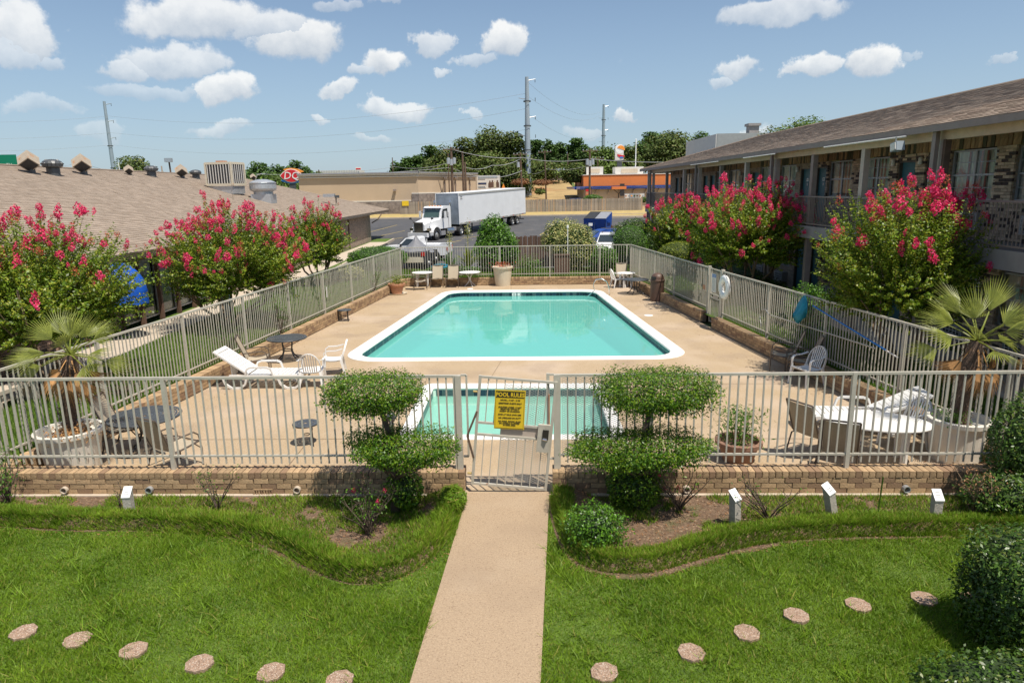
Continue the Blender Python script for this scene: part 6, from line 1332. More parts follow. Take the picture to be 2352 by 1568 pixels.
# ------------------------------------------------------------------ fan palms in the planters
def frond_mesh(nb, L, m, spread=2.1, droop=.15, seed=0):
    r_ = np.random.default_rng(seed); V = []; Fs = []
    for k in range(nb):
        a = (k / (nb - 1) - .5) * spread; l = L * (1 - .18 * abs(a) / (spread / 2)) * r_.uniform(.93, 1.05); w = L * .017; d = Vector((math.sin(a), math.cos(a), 0)); s_ = Vector((math.cos(a), -math.sin(a), 0)); z = lambda f: .10 * L * math.cos(a * 1.1) * f - droop * L * f * f - .02 * abs(a)
        o_ = len(V); V += [tuple(d * l * .03), tuple(d * l * .5 - s_ * w + Vector((0, 0, z(.5) + w * .5))), tuple(d * l * .5 + Vector((0, 0, z(.5)))), tuple(d * l * .5 + s_ * w + Vector((0, 0, z(.5) + w * .5))), tuple(d * l + Vector((0, 0, z(1) - .04 * r_.uniform(0, 1))))]
        Fs += [(o_, o_ + 1, o_ + 2), (o_, o_ + 2, o_ + 3), (o_ + 1, o_ + 4, o_ + 2), (o_ + 2, o_ + 4, o_ + 3)]
    me = bpy.data.meshes.new('frond'); me.from_pydata(V, [], Fs); me.materials.append(m); return me
def palm(label, base, z_crown, specs, dead, seed, lean=(0, 0)):
    t = thing('fan_palm', label, 'palm', base, group='fan palms in the big planters'); tr = MB(); zc = z_crown - base[2]
    tr.tube([(0, 0, -.1), (lean[0] * .3, 0, zc * .35), (lean[0] * .7, .01, zc * .7), (lean[0], 0, zc)], [.10, .12, .15, .10], 10); tr.build('trunk', PALMT, t)
    fb = MB(); 
    for k in range(260):
        a, z = random.uniform(0, 6.28), random.uniform(.0, zc); r_ = .12; p = Vector((math.cos(a) * r_ + lean[0] * z / zc, math.sin(a) * r_, z)); fb.bar(p, p + Vector((math.cos(a) * .07, math.sin(a) * .07, random.uniform(-.16, .10))), .010, .004)
    tag(fb.build('trunk_fibres', PALMT, t), kind='stuff')
    G1 = [frond_mesh(20, .54, PALM, 1.8, .10, 1), frond_mesh(18, .56, PALM, 1.5, .18, 2), frond_mesh(16, .58, PALM, 1.0, .02, 3)]; Dm = [frond_mesh(20, .55, PALMD, 1.3, .35, 4), frond_mesh(18, .5, PALMD, 1.0, .45, 5)]
    pm = MB().tube([(0, 0, 0), (0, .5, .02), (0, 1, 0)], [.018, .012, .009], 5).mesh('stalk', PALM); pmd = MB().tube([(0, 0, 0), (0, .5, .02), (0, 1, 0)], [.018, .012, .009], 5).mesh('stalk', PALMD)
    for i, (a, e, pl, sc_, vi) in enumerate(specs + dead):
        isd = i >= len(specs); d = Vector((math.cos(a) * math.cos(e), math.sin(a) * math.cos(e), math.sin(e))); hub = Vector((lean[0], 0, zc)) + d * pl; o = mo('dead_frond' if isd else 'frond', (Dm if isd else G1)[vi % (2 if isd else 3)], t, tuple(hub)); nv = Vector((0, -.75, 1.0)) if not isd else Vector((0, -1, .2)); nv = (nv - d * nv.dot(d)).normalized(); xv = d.cross(nv); o.rotation_euler = Matrix(((xv.x, d.x, nv.x), (xv.y, d.y, nv.y), (xv.z, d.z, nv.z))).to_euler(); o.scale = (sc_,) * 3
        s = mo('stalk', pmd if isd else pm, o); s.matrix_parent_inverse = Matrix.Identity(4); s.scale = (1, pl / sc_, 1); s.location = (0, -pl / sc_, 0)
    return t
rp = random.Random(5)
sp1 = [(1.75, 1.25, .30, 1.0, 0), (2.5, 1.0, .38, 1.05, 1), (.7, 1.0, .30, .95, 0), (.1, .55, .45, 1.0, 0), (3.1, .75, .38, .95, 1), (2.2, .35, .42, .9, 0), (-1.2, .65, .35, .9, 1), (-.5, .1, .5, .95, 1), (3.6, .0, .48, .95, 0), (4.2, .3, .4, .9, 1), (5.6, -.25, .5, .95, 0), (1.2, .6, .4, .9, 1), (5.0, .15, .42, .85, 0), (3.3, -.35, .5, .95, 1), (0.3, -.30, .5, .95, 1)]
dd1 = [(3.0, -.8, .35, .9, 0), (.4, -.95, .35, .9, 1), (4.4, -.75, .32, .95, 0), (5.4, -.85, .35, .9, 0), (4.9, -1.15, .4, 1.0, 1), (1.8, -1.1, .35, .9, 1), (3.7, -1.2, .4, 1, 0), (2.4, -1.2, .45, 1, 1), (5.9, -1.2, .45, 1, 0)]
palm('fan palm with green fronds and orange dead leaves in the left planter', tuple(P1 + Vector((0, 0, .66))), 2.03, sp1, dd1, 1, lean=(.24, 0))
sp2 = [(1.9, 1.35, .35, 1.15, 0), (2.6, 1.0, .50, 1.2, 1), (.6, .95, .55, 1.25, 2), (.1, .5, .5, 1.05, 0), (3.1, .65, .5, 1.15, 0), (3.5, .2, .6, 1.1, 1), (4.1, .45, .4, 1.0, 1), (5.2, .5, .45, 1.0, 0), (-.5, .05, .55, 1.05, 1), (4.6, -.1, .5, .95, 1), (3.0, -.25, .6, 1.0, 0), (.4, -.1, .6, 1.0, 1), (1.2, .6, .5, 1.1, 0), (5.8, .75, .45, 1.0, 1), (2.2, .4, .5, 1.05, 1)]
dd2 = [(3.4, -.85, .4, .9, 0), (4.4, -1.0, .45, 1.0, 1), (5.3, -1.1, .45, 1.0, 0), (.2, -.8, .45, .9, 1), (2.4, -1.0, .4, .9, 0), (4.9, -1.25, .5, 1.0, 1), (5.9, -.55, .55, .85, 0)]
palm('large fan palm with long green fronds in the right planter', tuple(P2 + Vector((0, 0, .66))), 2.05, sp2, dd2, 2, lean=(.12, 0))

# ------------------------------------------------------------------ vehicles
def wheel(t, x, y, z, r, w, name='wheel', dual=False):
    o = MB().lathe([(r * .62, -w / 2), (r * .94, -w / 2), (r, -w * .35), (r, w * .35), (r * .94, w / 2), (r * .62, w / 2), (r * .55, w * .3)], n=24).build(name, TYRE, t); o.location = (x, y, z); o.rotation_euler = (0, R(90) if x > 0 else R(-90), 0)
    ri = MB().lathe([(r * .62, w / 2 - .02), (r * .56, w / 2 - .06), (r * .30, w / 2 - (.02 if not dual else .10)), (r * .28, w / 2 + .04), (.001, w / 2 + .05)], n=18).mesh('rim', RIM); mo('rim', ri, o)
    return o
hd = Vector((-.434, -.901, 0)); RZT = R(154.3); side_l = Vector((hd.y, -hd.x, 0))
# tractor: origin at drive tandem centre, +Y forward
TO = GT(1052, 542) ; TO = Vector((TO.x, TO.y, 0)) - Vector((math.cos(RZT), math.sin(RZT), 0)) * 0 ; TO = TO + Vector((-.5, 1.2, 0)); TO.z = hg(TO.x, TO.y)
tk = thing('semi_tractor', 'white day cab truck tractor in front of the long trailer', 'truck', TO, RZT); tk.rotation_euler = (R(-1.6), 0, RZT)
for y in (-.68, .68):
    for s in (-1, 1): wheel(tk, 1.02 * s, y, .50, .50, .56, dual=True)
for s in (-1, 1): wheel(tk, 1.08 * s, 5.1, .50, .50, .28)
MB().box((0, 1.9, .88), (.85, 6.6, .26)).build('chassis', UNDER, tk); MB().box((0, 2.2, .55), (1.6, .9, .3)).build('axle_gear', UNDER, tk)
cab = MB(); pf = [(2.15, .95), (4.05, .95), (4.05, 1.9), (3.98, 2.0), (3.70, 2.85), (3.45, 2.98), (2.35, 3.0), (2.15, 2.9)]; cab.xprism(pf, -1.03, 1.03); cab.build('cab', TRUCKW, tk)
hood = MB(); V = []
for y, hw, zt_, zb in [(4.0, 1.0, 1.96, .95), (4.8, .88, 1.88, 1.02), (5.9, .72, 1.72, 1.0), (6.25, .62, 1.60, .95)]: V += [(-hw, y, zb), (hw, y, zb), (hw, y, zt_ - .12), (hw * .75, y, zt_), (-hw * .75, y, zt_), (-hw, y, zt_ - .12)]
fs = [(i * 6 + k, i * 6 + (k + 1) % 6, (i + 1) * 6 + (k + 1) % 6, (i + 1) * 6 + k) for i in range(3) for k in range(6)] + [(18, 19, 20, 21, 22, 23)]
hood.add(V, fs).build('hood', TRUCKW, tk, smooth=False)
for s in (-1, 1):
    m_ = MB(); arc_ = [(5.1 + .68 * math.cos(a), .55 + .66 * math.sin(a)) for a in np.linspace(-.1, math.pi + .1, 10)]
    for a, b in zip(arc_[:-1], arc_[1:]): m_.add([(.82 * s, a[0], a[1]), (1.24 * s, a[0], a[1]), (1.24 * s, b[0], b[1]), (.82 * s, b[0], b[1]), (.82 * s, a[0], a[1] + .05), (1.24 * s, a[0], a[1] + .05), (1.24 * s, b[0], b[1] + .05), (.82 * s, b[0], b[1] + .05)], [(0, 1, 2, 3), (4, 5, 6, 7), (1, 5, 6, 2), (0, 4, 7, 3)])
    m_.build('mudguard', TRUCKW, tk); MB().box((.93 * s, 5.95, 1.05), (.34, .22, .24)).build('headlight', CHROME, tk)
    MB().add([(1.036 * s, 2.75, 1.95), (1.036 * s, 3.85, 1.95), (1.036 * s, 3.62, 2.72), (1.036 * s, 2.75, 2.78)], [(0, 1, 2, 3)]).build('side_window', GLASS, tk); MB().box((1.04 * s, 3.2, 1.95), (.02, 1.25, .03)).build('door_line', UNDER, tk); MB().box((1.04 * s, 2.62, 1.7), (.02, .03, 1.4)).build('door_line', UNDER, tk)
    MB().box((1.38 * s, 3.75, 2.25), (.16, .20, .62)).build('mirror', WHITE, tk); MB().tube([(1.03 * s, 3.8, 2.5), (1.36 * s, 3.75, 2.5)], .025, 5).build('mirror_arm', UNDER, tk); MB().tube([(.85 * s, 5.6, 1.65), (1.15 * s, 5.75, 1.95)], .02, 5).lathe([(.001, .1), (.12, .05), (.12, -.05), (.001, -.1)], (1.17 * s, 5.75, 2.02), 10).build('hood_mirror', UNDER, tk)
    MB().tube([(.88 * s, 2.0, .9), (.88 * s, 2.0, 3.25), (.88 * s, 1.86, 3.45)], .07, 10).build('exhaust_stack', CHROME, tk); o = MB().lathe([(.001, -.62), (.34, -.6), (.34, .6), (.001, .62)], n=18).build('fuel_tank', CHROME, tk, smooth=False); o.location = (.92 * s, 2.55, .66); o.rotation_euler = (R(90), 0, 0)
    MB().box((.88 * s, 3.7, .55), (.38, .75, .40)).build('step_box', ALU, tk); MB().box((.9 * s, 1.55, .75), (.35, .5, .35)).build('battery_box', ALU, tk)
MB().add([(-.86, 4.045, 2.02), (.86, 4.045, 2.02), (.80, 3.77, 2.72), (-.80, 3.77, 2.72)], [(0, 1, 2, 3)]).build('windscreen', GLASSG, tk); MB().box((0, 3.80, 2.83), (1.9, .25, .06)).build('sun_visor', BLUED, tk)
MB().box((0, 6.27, 1.22), (.95, .06, .92)).build('grille', UNDER, tk)
for k in range(7): MB().box((-.40 + k * .133, 6.32, 1.22), (.035, .03, .84)).build('grille_bar', CHROME, tk)
MB().box((0, 6.31, 1.68), (1.0, .08, .08)).build('grille_frame', CHROME, tk); MB().box((0, 6.42, .58), (2.1, .28, .38)).build('bumper', TRUCKW, tk)
for k in range(5): MB().box((-.6 + k * .3, 3.25, 3.02), (.12, .10, .06)).build('roof_light', DQO, tk)
MB().lathe([(.55, 0), (.5, .08), (.001, .09)], (0, 0, 1.02), 16).build('fifth_wheel', UNDER, tk)
# trailer
tl_ = thing('semi_trailer', 'long white box trailer parked across the lot behind the fence', 'trailer', TO, RZT); tl_.rotation_euler = (R(-1.6), 0, RZT)
TLn = 15.6; F0 = 1.0; zb, zt_ = 1.12, 4.05
MB().add([(-1.28, F0, zb), (1.28, F0, zb), (1.28, F0 - TLn, zb), (-1.28, F0 - TLn, zb), (-1.28, F0, zt_), (1.28, F0, zt_), (1.28, F0 - TLn, zt_), (-1.28, F0 - TLn, zt_)], [(0, 1, 2, 3), (1, 5, 6, 2), (3, 7, 4, 0), (2, 6, 7, 3)]).build('box_sides', TRAIL, tl_)
MB().sheet([(-1.28, F0 + .003, zb), (-1.28, F0 + .003, zt_), (1.28, F0 + .003, zt_), (1.28, F0 + .003, zb)]).build('front_wall', TRAILF, tl_); MB().box((0, F0 - TLn / 2, zt_ + .02), (2.6, TLn + .04, .04)).build('roof_sheet', TRAIL, tl_)
for s in (-1, 1):
    MB().box((1.292 * s, F0 - TLn / 2, zt_ - .09), (.03, TLn, .18)).build('top_rail', GREY, tl_); MB().box((1.292 * s, F0 - TLn / 2, zb + .05), (.03, TLn, .16)).build('bottom_rail', GREY, tl_); MB().tube([(1.28 * s, F0, zb), (1.28 * s, F0, zt_)], .04, 6).build('corner_post', TRAIL, tl_); MB().box((1.29 * s, F0 - TLn + .03, (zb + zt_) / 2), (.03, .06, zt_ - zb)).build('corner_post', TRUCKW, tl_)
    for k in range(12): MB().box((1.312 * s, F0 - .7 - k * 1.28, zb + .06), (.012, .35, .05)).build('reflector', RED if k % 2 else WHT, tl_)
    MB().box((.9 * s, F0 - 3.2, .62), (.10, .10, 1.0)).build('landing_leg', UNDER, tl_); MB().box((.9 * s, F0 - 3.2, .10), (.25, .30, .05)).build('foot', UNDER, tl_)
MB().bar((.9, F0 - 3.2, .9), (.9, F0 - 1.9, 1.08), .06).build('brace', UNDER, tl_)
for k in range(2):
    for s in (-1, 1): wheel(tl_, 1.02 * s, F0 - TLn + 2.3 + k * 1.25, .50, .50, .56, dual=True)
MB().box((0, F0 - TLn + 2.9, .98), (1.1, 3.6, .25)).build('bogie', UNDER, tl_); MB().box((0, F0 - TLn + .1, .55), (2.2, .10, .10)).build('rear_guard', UNDER, tl_)
for s in (-1, 1): MB().box((.6 * s, F0 - TLn + .1, .85), (.08, .08, .6)).build('guard_strut', UNDER, tl_)
text('WERNER' if False else 'FREIGHT' if False else '- - - -', .3, ALU, tl_, (-1.30, F0 - TLn + 2.2, 1.9), (R(90), 0, R(-90)), 'faint_lettering')
text('22', .42, BLKP, tl_, (-1.30, F0 - .55, 3.62), (R(90), 0, R(-90)), 'number')

def car_shell(t, prof_lo, prof_hi, W, m, tum=.86):
    MB().xprism(prof_lo, -W / 2, W / 2).build('body', m, t)
    n = len(prof_hi); V = [(-W / 2 * (1 if z < prof_hi[0][1] + .05 else tum), y, z) for y, z in prof_hi] + [(W / 2 * (1 if z < prof_hi[0][1] + .05 else tum), y, z) for y, z in prof_hi]
    MB().add(V, [tuple(range(n)), tuple(range(n, 2 * n))[::-1]] + [(i, n + i, n + (i + 1) % n, (i + 1) % n) for i in range(n)]).build('cabin', m, t)
def sidewin(t, pts, W, tum, zb, name='side_window'):
    for s in (-1, 1): MB().sheet([(s * (W / 2 * (1 if z < zb + .06 else tum) + .012), y, z) for y, z in pts]).build(name, GLASS, t)
# pickup, +Y forward
pc = (A(905, 560, 50.0) + A(1015, 560, 49.5)) * .5; pk = thing('pickup_truck', 'white pickup truck parked side on beyond the back fence', 'pickup', (A(955, 560, 45.6).x, 45.6, .10), R(84)); pk.scale = (.93, .93, .93)
W = 1.78
car_shell(pk, [(2.45, .42), (2.5, .62), (2.42, .92), (2.2, 1.02), (1.05, 1.12), (-.45, 1.12), (-2.45, 1.08), (-2.48, .5), (-2.2, .42)], [(1.10, 1.10), (.55, 1.62), (.35, 1.68), (-.38, 1.68), (-.50, 1.62), (-.55, 1.10)], W, TRUCKW, .84)
sidewin(pk, [(.92, 1.14), (.48, 1.58), (.05, 1.60), (-.35, 1.60), (-.45, 1.16)], W, .84, 1.10)
MB().add([(-.72, .62 + .02, 1.60), (.72, .62 + .02, 1.60), (.80, 1.14, 1.15), (-.80, 1.14, 1.15)], [(3, 2, 1, 0)]).build('windscreen', GLASSG, pk); MB().box((0, -1.5, 1.086), (1.55, 1.75, .02)).build('bed_opening', UNDER, pk)
for s in (-1, 1):
    MB().box((.84 * s, -1.5, 1.13), (.08, 1.9, .08)).build('bed_rail', TRUCKW, pk); MB().box((.88 * s, -2.44, .88), (.06, .10, .30)).build('tail_light', RED, pk); MB().box((.98 * s, .85, 1.15), (.16, .10, .18)).build('mirror', UNDER, pk)
    for y in (1.55, -1.5):
        m_ = MB(); m_.lathe([(.40, -.02), (.40, .02), (.001, .02)], n=20); o = m_.build('wheel_arch', UNDER, pk); o.location = (.885 * s, y, .40); o.rotation_euler = (0, R(90) * s, 0); wheel(pk, .80 * s, y, .36, .36, .22)
MB().box((0, 2.5, .52), (1.75, .16, .22)).build('bumper', UNDER, pk); MB().box((0, -2.55, .55), (1.7, .14, .16)).build('bumper', CHROME, pk); MB().box((-.90, 1.0, .95), (.012, .3, .05)).build('badge', BLKP, pk)
# covered vehicle
tv = thing('covered_vehicle', 'dark open vehicle half covered by a grey tarp tied to a peak', 'covered vehicle', (A(958, 570, 41.5).x, 41.5, .10), R(-4)); W = 1.75
car_shell(tv, [(1.9, .35), (1.95, .9), (.6, 1.0), (-1.9, 1.0), (-1.95, .38)], [(.5, .98), (.45, 1.05), (-1.8, 1.05), (-1.85, .98)], W, UNDER, .96); MB().box((0, -1.98, .62), (1.5, .10, .30)).build('tail_panel', CREAM, tv)
for s in (-1, 1):
    MB().box((.74 * s, -1.99, .95), (.20, .08, .22)).build('tail_light', RED, tv)
    for y in (1.2, -1.25): wheel(tv, .80 * s, y, .38, .38, .26)
V = []; nr, na = 9, 26
for j in range(nr + 1):
    f = j / nr
    for i in range(na):
        a = i * 2 * math.pi / na; r_ = f * (1 + .05 * math.cos(4 * a)); x, y = 1.0 * r_ * math.cos(a), 1.55 * r_ * math.sin(a); z = 2.0 - 1.05 * f ** .62 + .05 * math.sin(a * 7) * f * (1 - .3 * f) - .04 * (j == nr) * math.cos(a * 5); V.append((x, y - .2, z))
MB().add(V, [(j * na + i, j * na + (i + 1) % na, (j + 1) * na + (i + 1) % na, (j + 1) * na + i) for j in range(nr) for i in range(na)]).build('tarp', TARP, tv, smooth=True); MB().tube([(.75, -.9, .9), (.78, -.9, 1.75)], .03, 6).build('white_pole', WHT, tv)
# white and blue cars behind the variegated bush
for nm, lb_, px_, Y, m, rz in [('parked_car', 'white hatchback with black roof rails behind the green bushes', 1402, 46.5, TRUCKW, R(170)), ('parked_car', 'bright blue car just beyond the white hatchback', 1385, 51.0, BLUE, R(100))]:
    c = A(px_, 555, Y); t = thing(nm, lb_, 'car', (c.x, Y, .12), rz); W = 1.76
    car_shell(t, [(2.15, .35), (2.2, .62), (2.05, .82), (1.1, .98), (-1.95, 1.02), (-2.1, .8), (-2.12, .38)], [(1.15, .95), (.45, 1.42), (.1, 1.50), (-1.3, 1.48), (-1.75, 1.3), (-2.0, .98)], W, m, .80)
    sidewin(t, [(.95, 1.02), (.42, 1.37), (.1, 1.42), (-1.25, 1.40), (-1.6, 1.05)], W, .80, .95); MB().sheet([(-.68, .50, 1.42), (.68, .50, 1.42), (.8, 1.17, 1.0), (-.8, 1.17, 1.0)]).build('windscreen', GLASS, t); MB().sheet([(-.62, -1.78, 1.36), (.62, -1.78, 1.36), (.75, -2.02, 1.02), (-.75, -2.02, 1.02)]).build('rear_window', GLASS, t)
    for s in (-1, 1):
        MB().tube([(.55 * s, .0, 1.53), (.58 * s, -.6, 1.57), (.55 * s, -1.3, 1.51)], .02, 5).build('roof_rail', UNDER, t); MB().box((.78 * s, 2.1, .68), (.25, .1, .14)).build('headlight', CHROME, t); MB().box((.72 * s, -2.08, .85), (.22, .1, .16)).build('tail_light', RED, t)
        for y in (1.35, -1.3): wheel(t, .80 * s, y, .32, .32, .2)
# dumpster
c = GT(1375, 532); t = thing('dumpster', 'blue steel dumpster with sloping open lid in the parking lot', 'dumpster', (c.x, c.y + .6, hg(c.x, c.y)), R(-28))
MB().add([(-1.15, -.75, .1), (1.15, -.75, .1), (1.15, .8, .1), (-1.15, .8, .1), (-1.2, -.95, 1.25), (1.2, -.95, 1.25), (1.2, .85, 1.85), (-1.2, .85, 1.85)], [(3, 2, 1, 0), (0, 1, 5, 4), (1, 2, 6, 5), (2, 3, 7, 6), (3, 0, 4, 7), (4, 5, 6, 7)]).build('bin', BLUE, t)
for s in (-1, 1): MB().box((s * .6, -.05, 1.60), (1.15, 1.85, .05), m=Matrix.Rotation(math.atan2(.6, 1.8), 3, 'X')).build('lid', UNDER if s < 0 else ALU, t); MB().box((s * 1.24, -.1, .95), (.12, .9, .16)).build('fork_pocket', BLUE, t); MB().box((s * 1.1, 0, .05), (.12, 1.3, .1)).build('skid', BLUED, t)
MB().box((-.45, -.875, .85), (.42, .03, .55), m=Matrix.Rotation(R(-9), 3, 'X')).build('poster', WHT, t); MB().tube([(-1.15, .86, 1.9), (1.15, .86, 1.9)], .05, 6).build('hinge_bar', UNDER, t)
for x in (-1.17, 0, 1.17): MB().box((x, -.90, .7), (.06, .08, 1.1), m=Matrix.Rotation(R(-9), 3, 'X')).build('rib', BLUED, t)

# ------------------------------------------------------------------ far boundary fence, one panel run either side of the trailer
def plank_fence(label, p0, p1, h, m, pw__=.14, name='wooden_fence', jag=.06, rails=True):
    p0, p1 = Vector(p0), Vector(p1); d = p1 - p0; L = math.hypot(d.x, d.y); t = thing(name, label, 'fence', p0, math.atan2(d.y, d.x)); n = int(L / pw__); me_ = [MB().box((0, 0, q / 2), (pw__ - .012, .03, q)).mesh('plank', m) for q in (h - jag, h, h - jag / 2)]
    for i in range(min(n, 300)):
        s = (i + .5) * L / n; mo('plank', me_[random.randrange(3)], t, (s, random.uniform(-.012, .012), (p1.z - p0.z) * s / L), (random.uniform(-.01, .01), random.uniform(-.012, .012), 0))
    k = int(L / 2.4) + 1
    for i in range(k + 1): s = i * L / k; MB().box((s, .07, h / 2 + (p1.z - p0.z) * s / L), (.10, .10, h)).build('post', m, t)
    return t
YF = 99.0
fx = lambda px_: A(px_, 470, YF).x
plank_fence('weathered grey plank fence beyond the parking lot, left of the trailer', (fx(919), YF, hg(0, 98)), (fx(1100), YF, hg(0, 98)), 1.85, FWOOD)
plank_fence('long weathered grey plank fence beyond the parking lot, right of the trailer', (fx(1101), YF, hg(0, 98)), (fx(1475), YF, hg(0, 98)), 1.85, FWOOD)
c = A(931, 467, YF - .1); t = thing('warning_sign', 'small yellow sign on the left end of the grey plank fence', 'sign', c); MB().box((0, 0, 0), (.95, .03, .70)).build('board', YSIGN, t)
c = A(1150, 600, 38.6); bf = plank_fence('dark brown plank fence screen behind the back pool fence', (A(1150, 600, 38.6).x - .3, 38.6, .3), (A(1275, 600, 38.6).x, 38.6, .3), 1.75, DWOOD, name='brown_fence')
c = A(1290, 627, 35.0); t = thing('brown_cabinet', 'brown wooden box standing before the variegated bush', 'box', (c.x, 35.0, .3)); MB().box((0, 0, .5), (.75, .5, .95)).build('box', DWOOD, t); MB().box((0, -.0, .99), (.82, .56, .05)).build('lid', DWOOD, t)
c = A(1580, 600, 60); plank_fence('brown plank fence beyond the farthest right crape myrtle', (8.6, 58.5, .2), (12.5, 58.5, .2), 1.3, DWOOD, name='brown_fence')
c = A(1302, 585, 35.2); t = thing('white_pole', 'thin white pole standing in front of the variegated bush', 'pole', (c.x + .05, 35.3, .3)); MB().tube([(0, 0, 0), (0, 0, 2.35)], .025, 6).build('pole', WHT, t); MB().box((0, 0, 2.4), (.10, .08, .14)).build('cap', WHT, t)

# ------------------------------------------------------------------ tan shop with stone base
Zf = hg(0, 98)
sh = thing('tan_building', 'flat roofed tan stucco shop with a dark stone base beyond the lot', 'building', (-13.4, 100.5, Zf), w=True)
cX = A(961.5, 450, 101).x; lX = A(689, 450, 101).x; rP = A(1093, 440, 114); H1 = A(961.5, 396.7, 101).z; 
MB().prism([(lX, 101), (cX, 101), (rP.x, 114), (rP.x, 130), (lX, 130)], Zf - .3, H1).build('wall', TAN, sh)
def band(z0, z1, o_, m, nm): MB().bar((lX - .1, 101 - o_, (z0 + z1) / 2), (cX + o_ * .5, 101 - o_, (z0 + z1) / 2), o_ * 2, z1 - z0).bar((cX + o_ * .3, 101 - o_ * .8, (z0 + z1) / 2), (rP.x + o_, 114, (z0 + z1) / 2), o_ * 2, z1 - z0).build(nm, m, sh)
band(H1 - .30, H1 + .02, .14, TRW, 'cornice'); band(H1 - .05, H1 + .14, .24, ALU, 'cornice_cap'); band(H1 - .55, H1 - .42, .08, TRW, 'cornice_trim')
zs = A(820, 463, 101).z; MB().bar((A(800, 463, 101).x, 100.97, zs), (A(945, 463, 101).x, 100.97, zs), .12, .13).build('ledge', TRW, sh); MB().box(((A(760, 470, 101).x + A(945, 470, 101).x) / 2, 100.97, (zs + Zf) / 2 - .1), (A(945, 470, 101).x - A(760, 470, 101).x, .10, zs - Zf)).build('stone_base', STONE, sh)
d_ = (Vector((rP.x, 114, 0)) - Vector((cX, 101, 0))); z2 = A(961, 444, 101).z; nn = Vector((d_.y, -d_.x, 0)).normalized()
a_ = Vector((A(946, 450, 100.9).x, 100.9, 0)); MB().bar(a_ + Vector((0, 0, z2)), (cX, 100.9, z2), .12, .13).bar((cX, 100.9, z2), Vector((rP.x, 114, z2)) + nn * .08, .12, .13).build('ledge', TRW, sh); MB().bar(a_ + Vector((0, 0, (z2 + Zf) / 2)), (cX, 100.9, (z2 + Zf) / 2), .08, z2 - Zf - .1).bar((cX, 100.92, (z2 + Zf) / 2), Vector((rP.x, 114, (z2 + Zf) / 2)) + nn * .06, .10, z2 - Zf - .1).build('stone_base', STONE, sh)
def walllamp(px_, py_, Y, n_):
    c = A(px_, py_, Y); l = MB().box((c.x + n_[0] * .3, c.y + n_[1] * .3, c.z), (.42, .42, .22)).bar((c.x, c.y, c.z + .05), (c.x + n_[0] * .3, c.y + n_[1] * .3, c.z + .05), .08).build('wall_lamp', TRIM, sh)
walllamp(907, 437, 101, (0, -1)); 
for px_, py_ in [(1020, 409), (1045, 409), (1078, 410)]:
    f = (px_ - 961.5) / (1093 - 961.5); Y = 101 / (1 - f * (1 - 101 / 114)); walllamp(px_, py_, Y, (nn.x, nn.y)); 
    c = A(px_, py_, Y); MB().bar((c.x + nn.x * .08, c.y + nn.y * .08, c.z - .3), (c.x + nn.x * .08, c.y + nn.y * .08, Zf + .5), .14).build('downpipe', TRIM, sh)
# fast food sign, left
c = A(670, 404, 118); t = thing('restaurant_sign', 'red DQ logo sign with orange and blue swooshes on a dark pole', 'sign', c)
def lens(w_, h_, n=14): return [( -w_ + 2 * w_ * k / n, h_ * math.sin(math.pi * k / n) ** .8) for k in range(n + 1)] + [(w_ - 2 * w_ * k / n, -h_ * math.sin(math.pi * k / n) ** .8) for k in range(1, n)]
def plate(poly, y0, y1, m, nm, off=(0, 0), rot=0.0):
    V0 = [(math.cos(rot) * x - math.sin(rot) * z + off[0], math.sin(rot) * x + math.cos(rot) * z + off[1]) for x, z in poly]; n = len(V0)
    MB().add([(x, y0, z) for x, z in V0] + [(x, y1, z) for x, z in V0], [tuple(range(n)), tuple(range(n, 2 * n))[::-1]] + [(i, n + i, n + (i + 1) % n, (i + 1) % n) for i in range(n)]).build(nm, m, t)
plate(lens(1.7, .4), -.14, .3, DQO, 'orange_swoosh', (.35, .85), -.12); plate(lens(1.6, .4), -.14, .3, DQB, 'blue_swoosh', (-.25, -.85), -.08); plate(lens(1.95, 1.12), -.20, .3, WHT, 'white_border'); plate(lens(1.82, 1.0), -.26, .3, DQR, 'red_panel')
text('DQ', 1.7, WHT, t, (0, -.29, -.02), (R(90), 0, 0), 'logo_letters', shear=.2, ex=.02); MB().box((0, .15, -4.5), (1.0, .4, 7)).build('pole', VENTD, t)
# far white long roof with a red sign
c = A(782, 396, 170); t = thing('white_warehouse', 'long white ribbed warehouse roof beyond the tan shop', 'building', c, R(-3)); MB().box((0, 0, -1.2), (10.5, 5, 3.2)).build('wall', TRW, t); m_ = MB()
for k in range(26): m_.box((-5 + k * .4, -2.55, -1.0), (.06, .06, 2.8))
m_.build('ribs', ALU, t)
c = A(823, 388, 160); t = thing('red_letter_sign', 'tiny red and white sign above the tan shop roof', 'sign', c); MB().box((0, 0, 0), (1.3, .15, .75)).build('board', WHT, t); MB().box((0, -.09, 0), (1.1, .03, .3)).build('red_letters', DQR, t); MB().box((0, .05, -3), (.2, .1, 5)).build('pole', ALU, t)
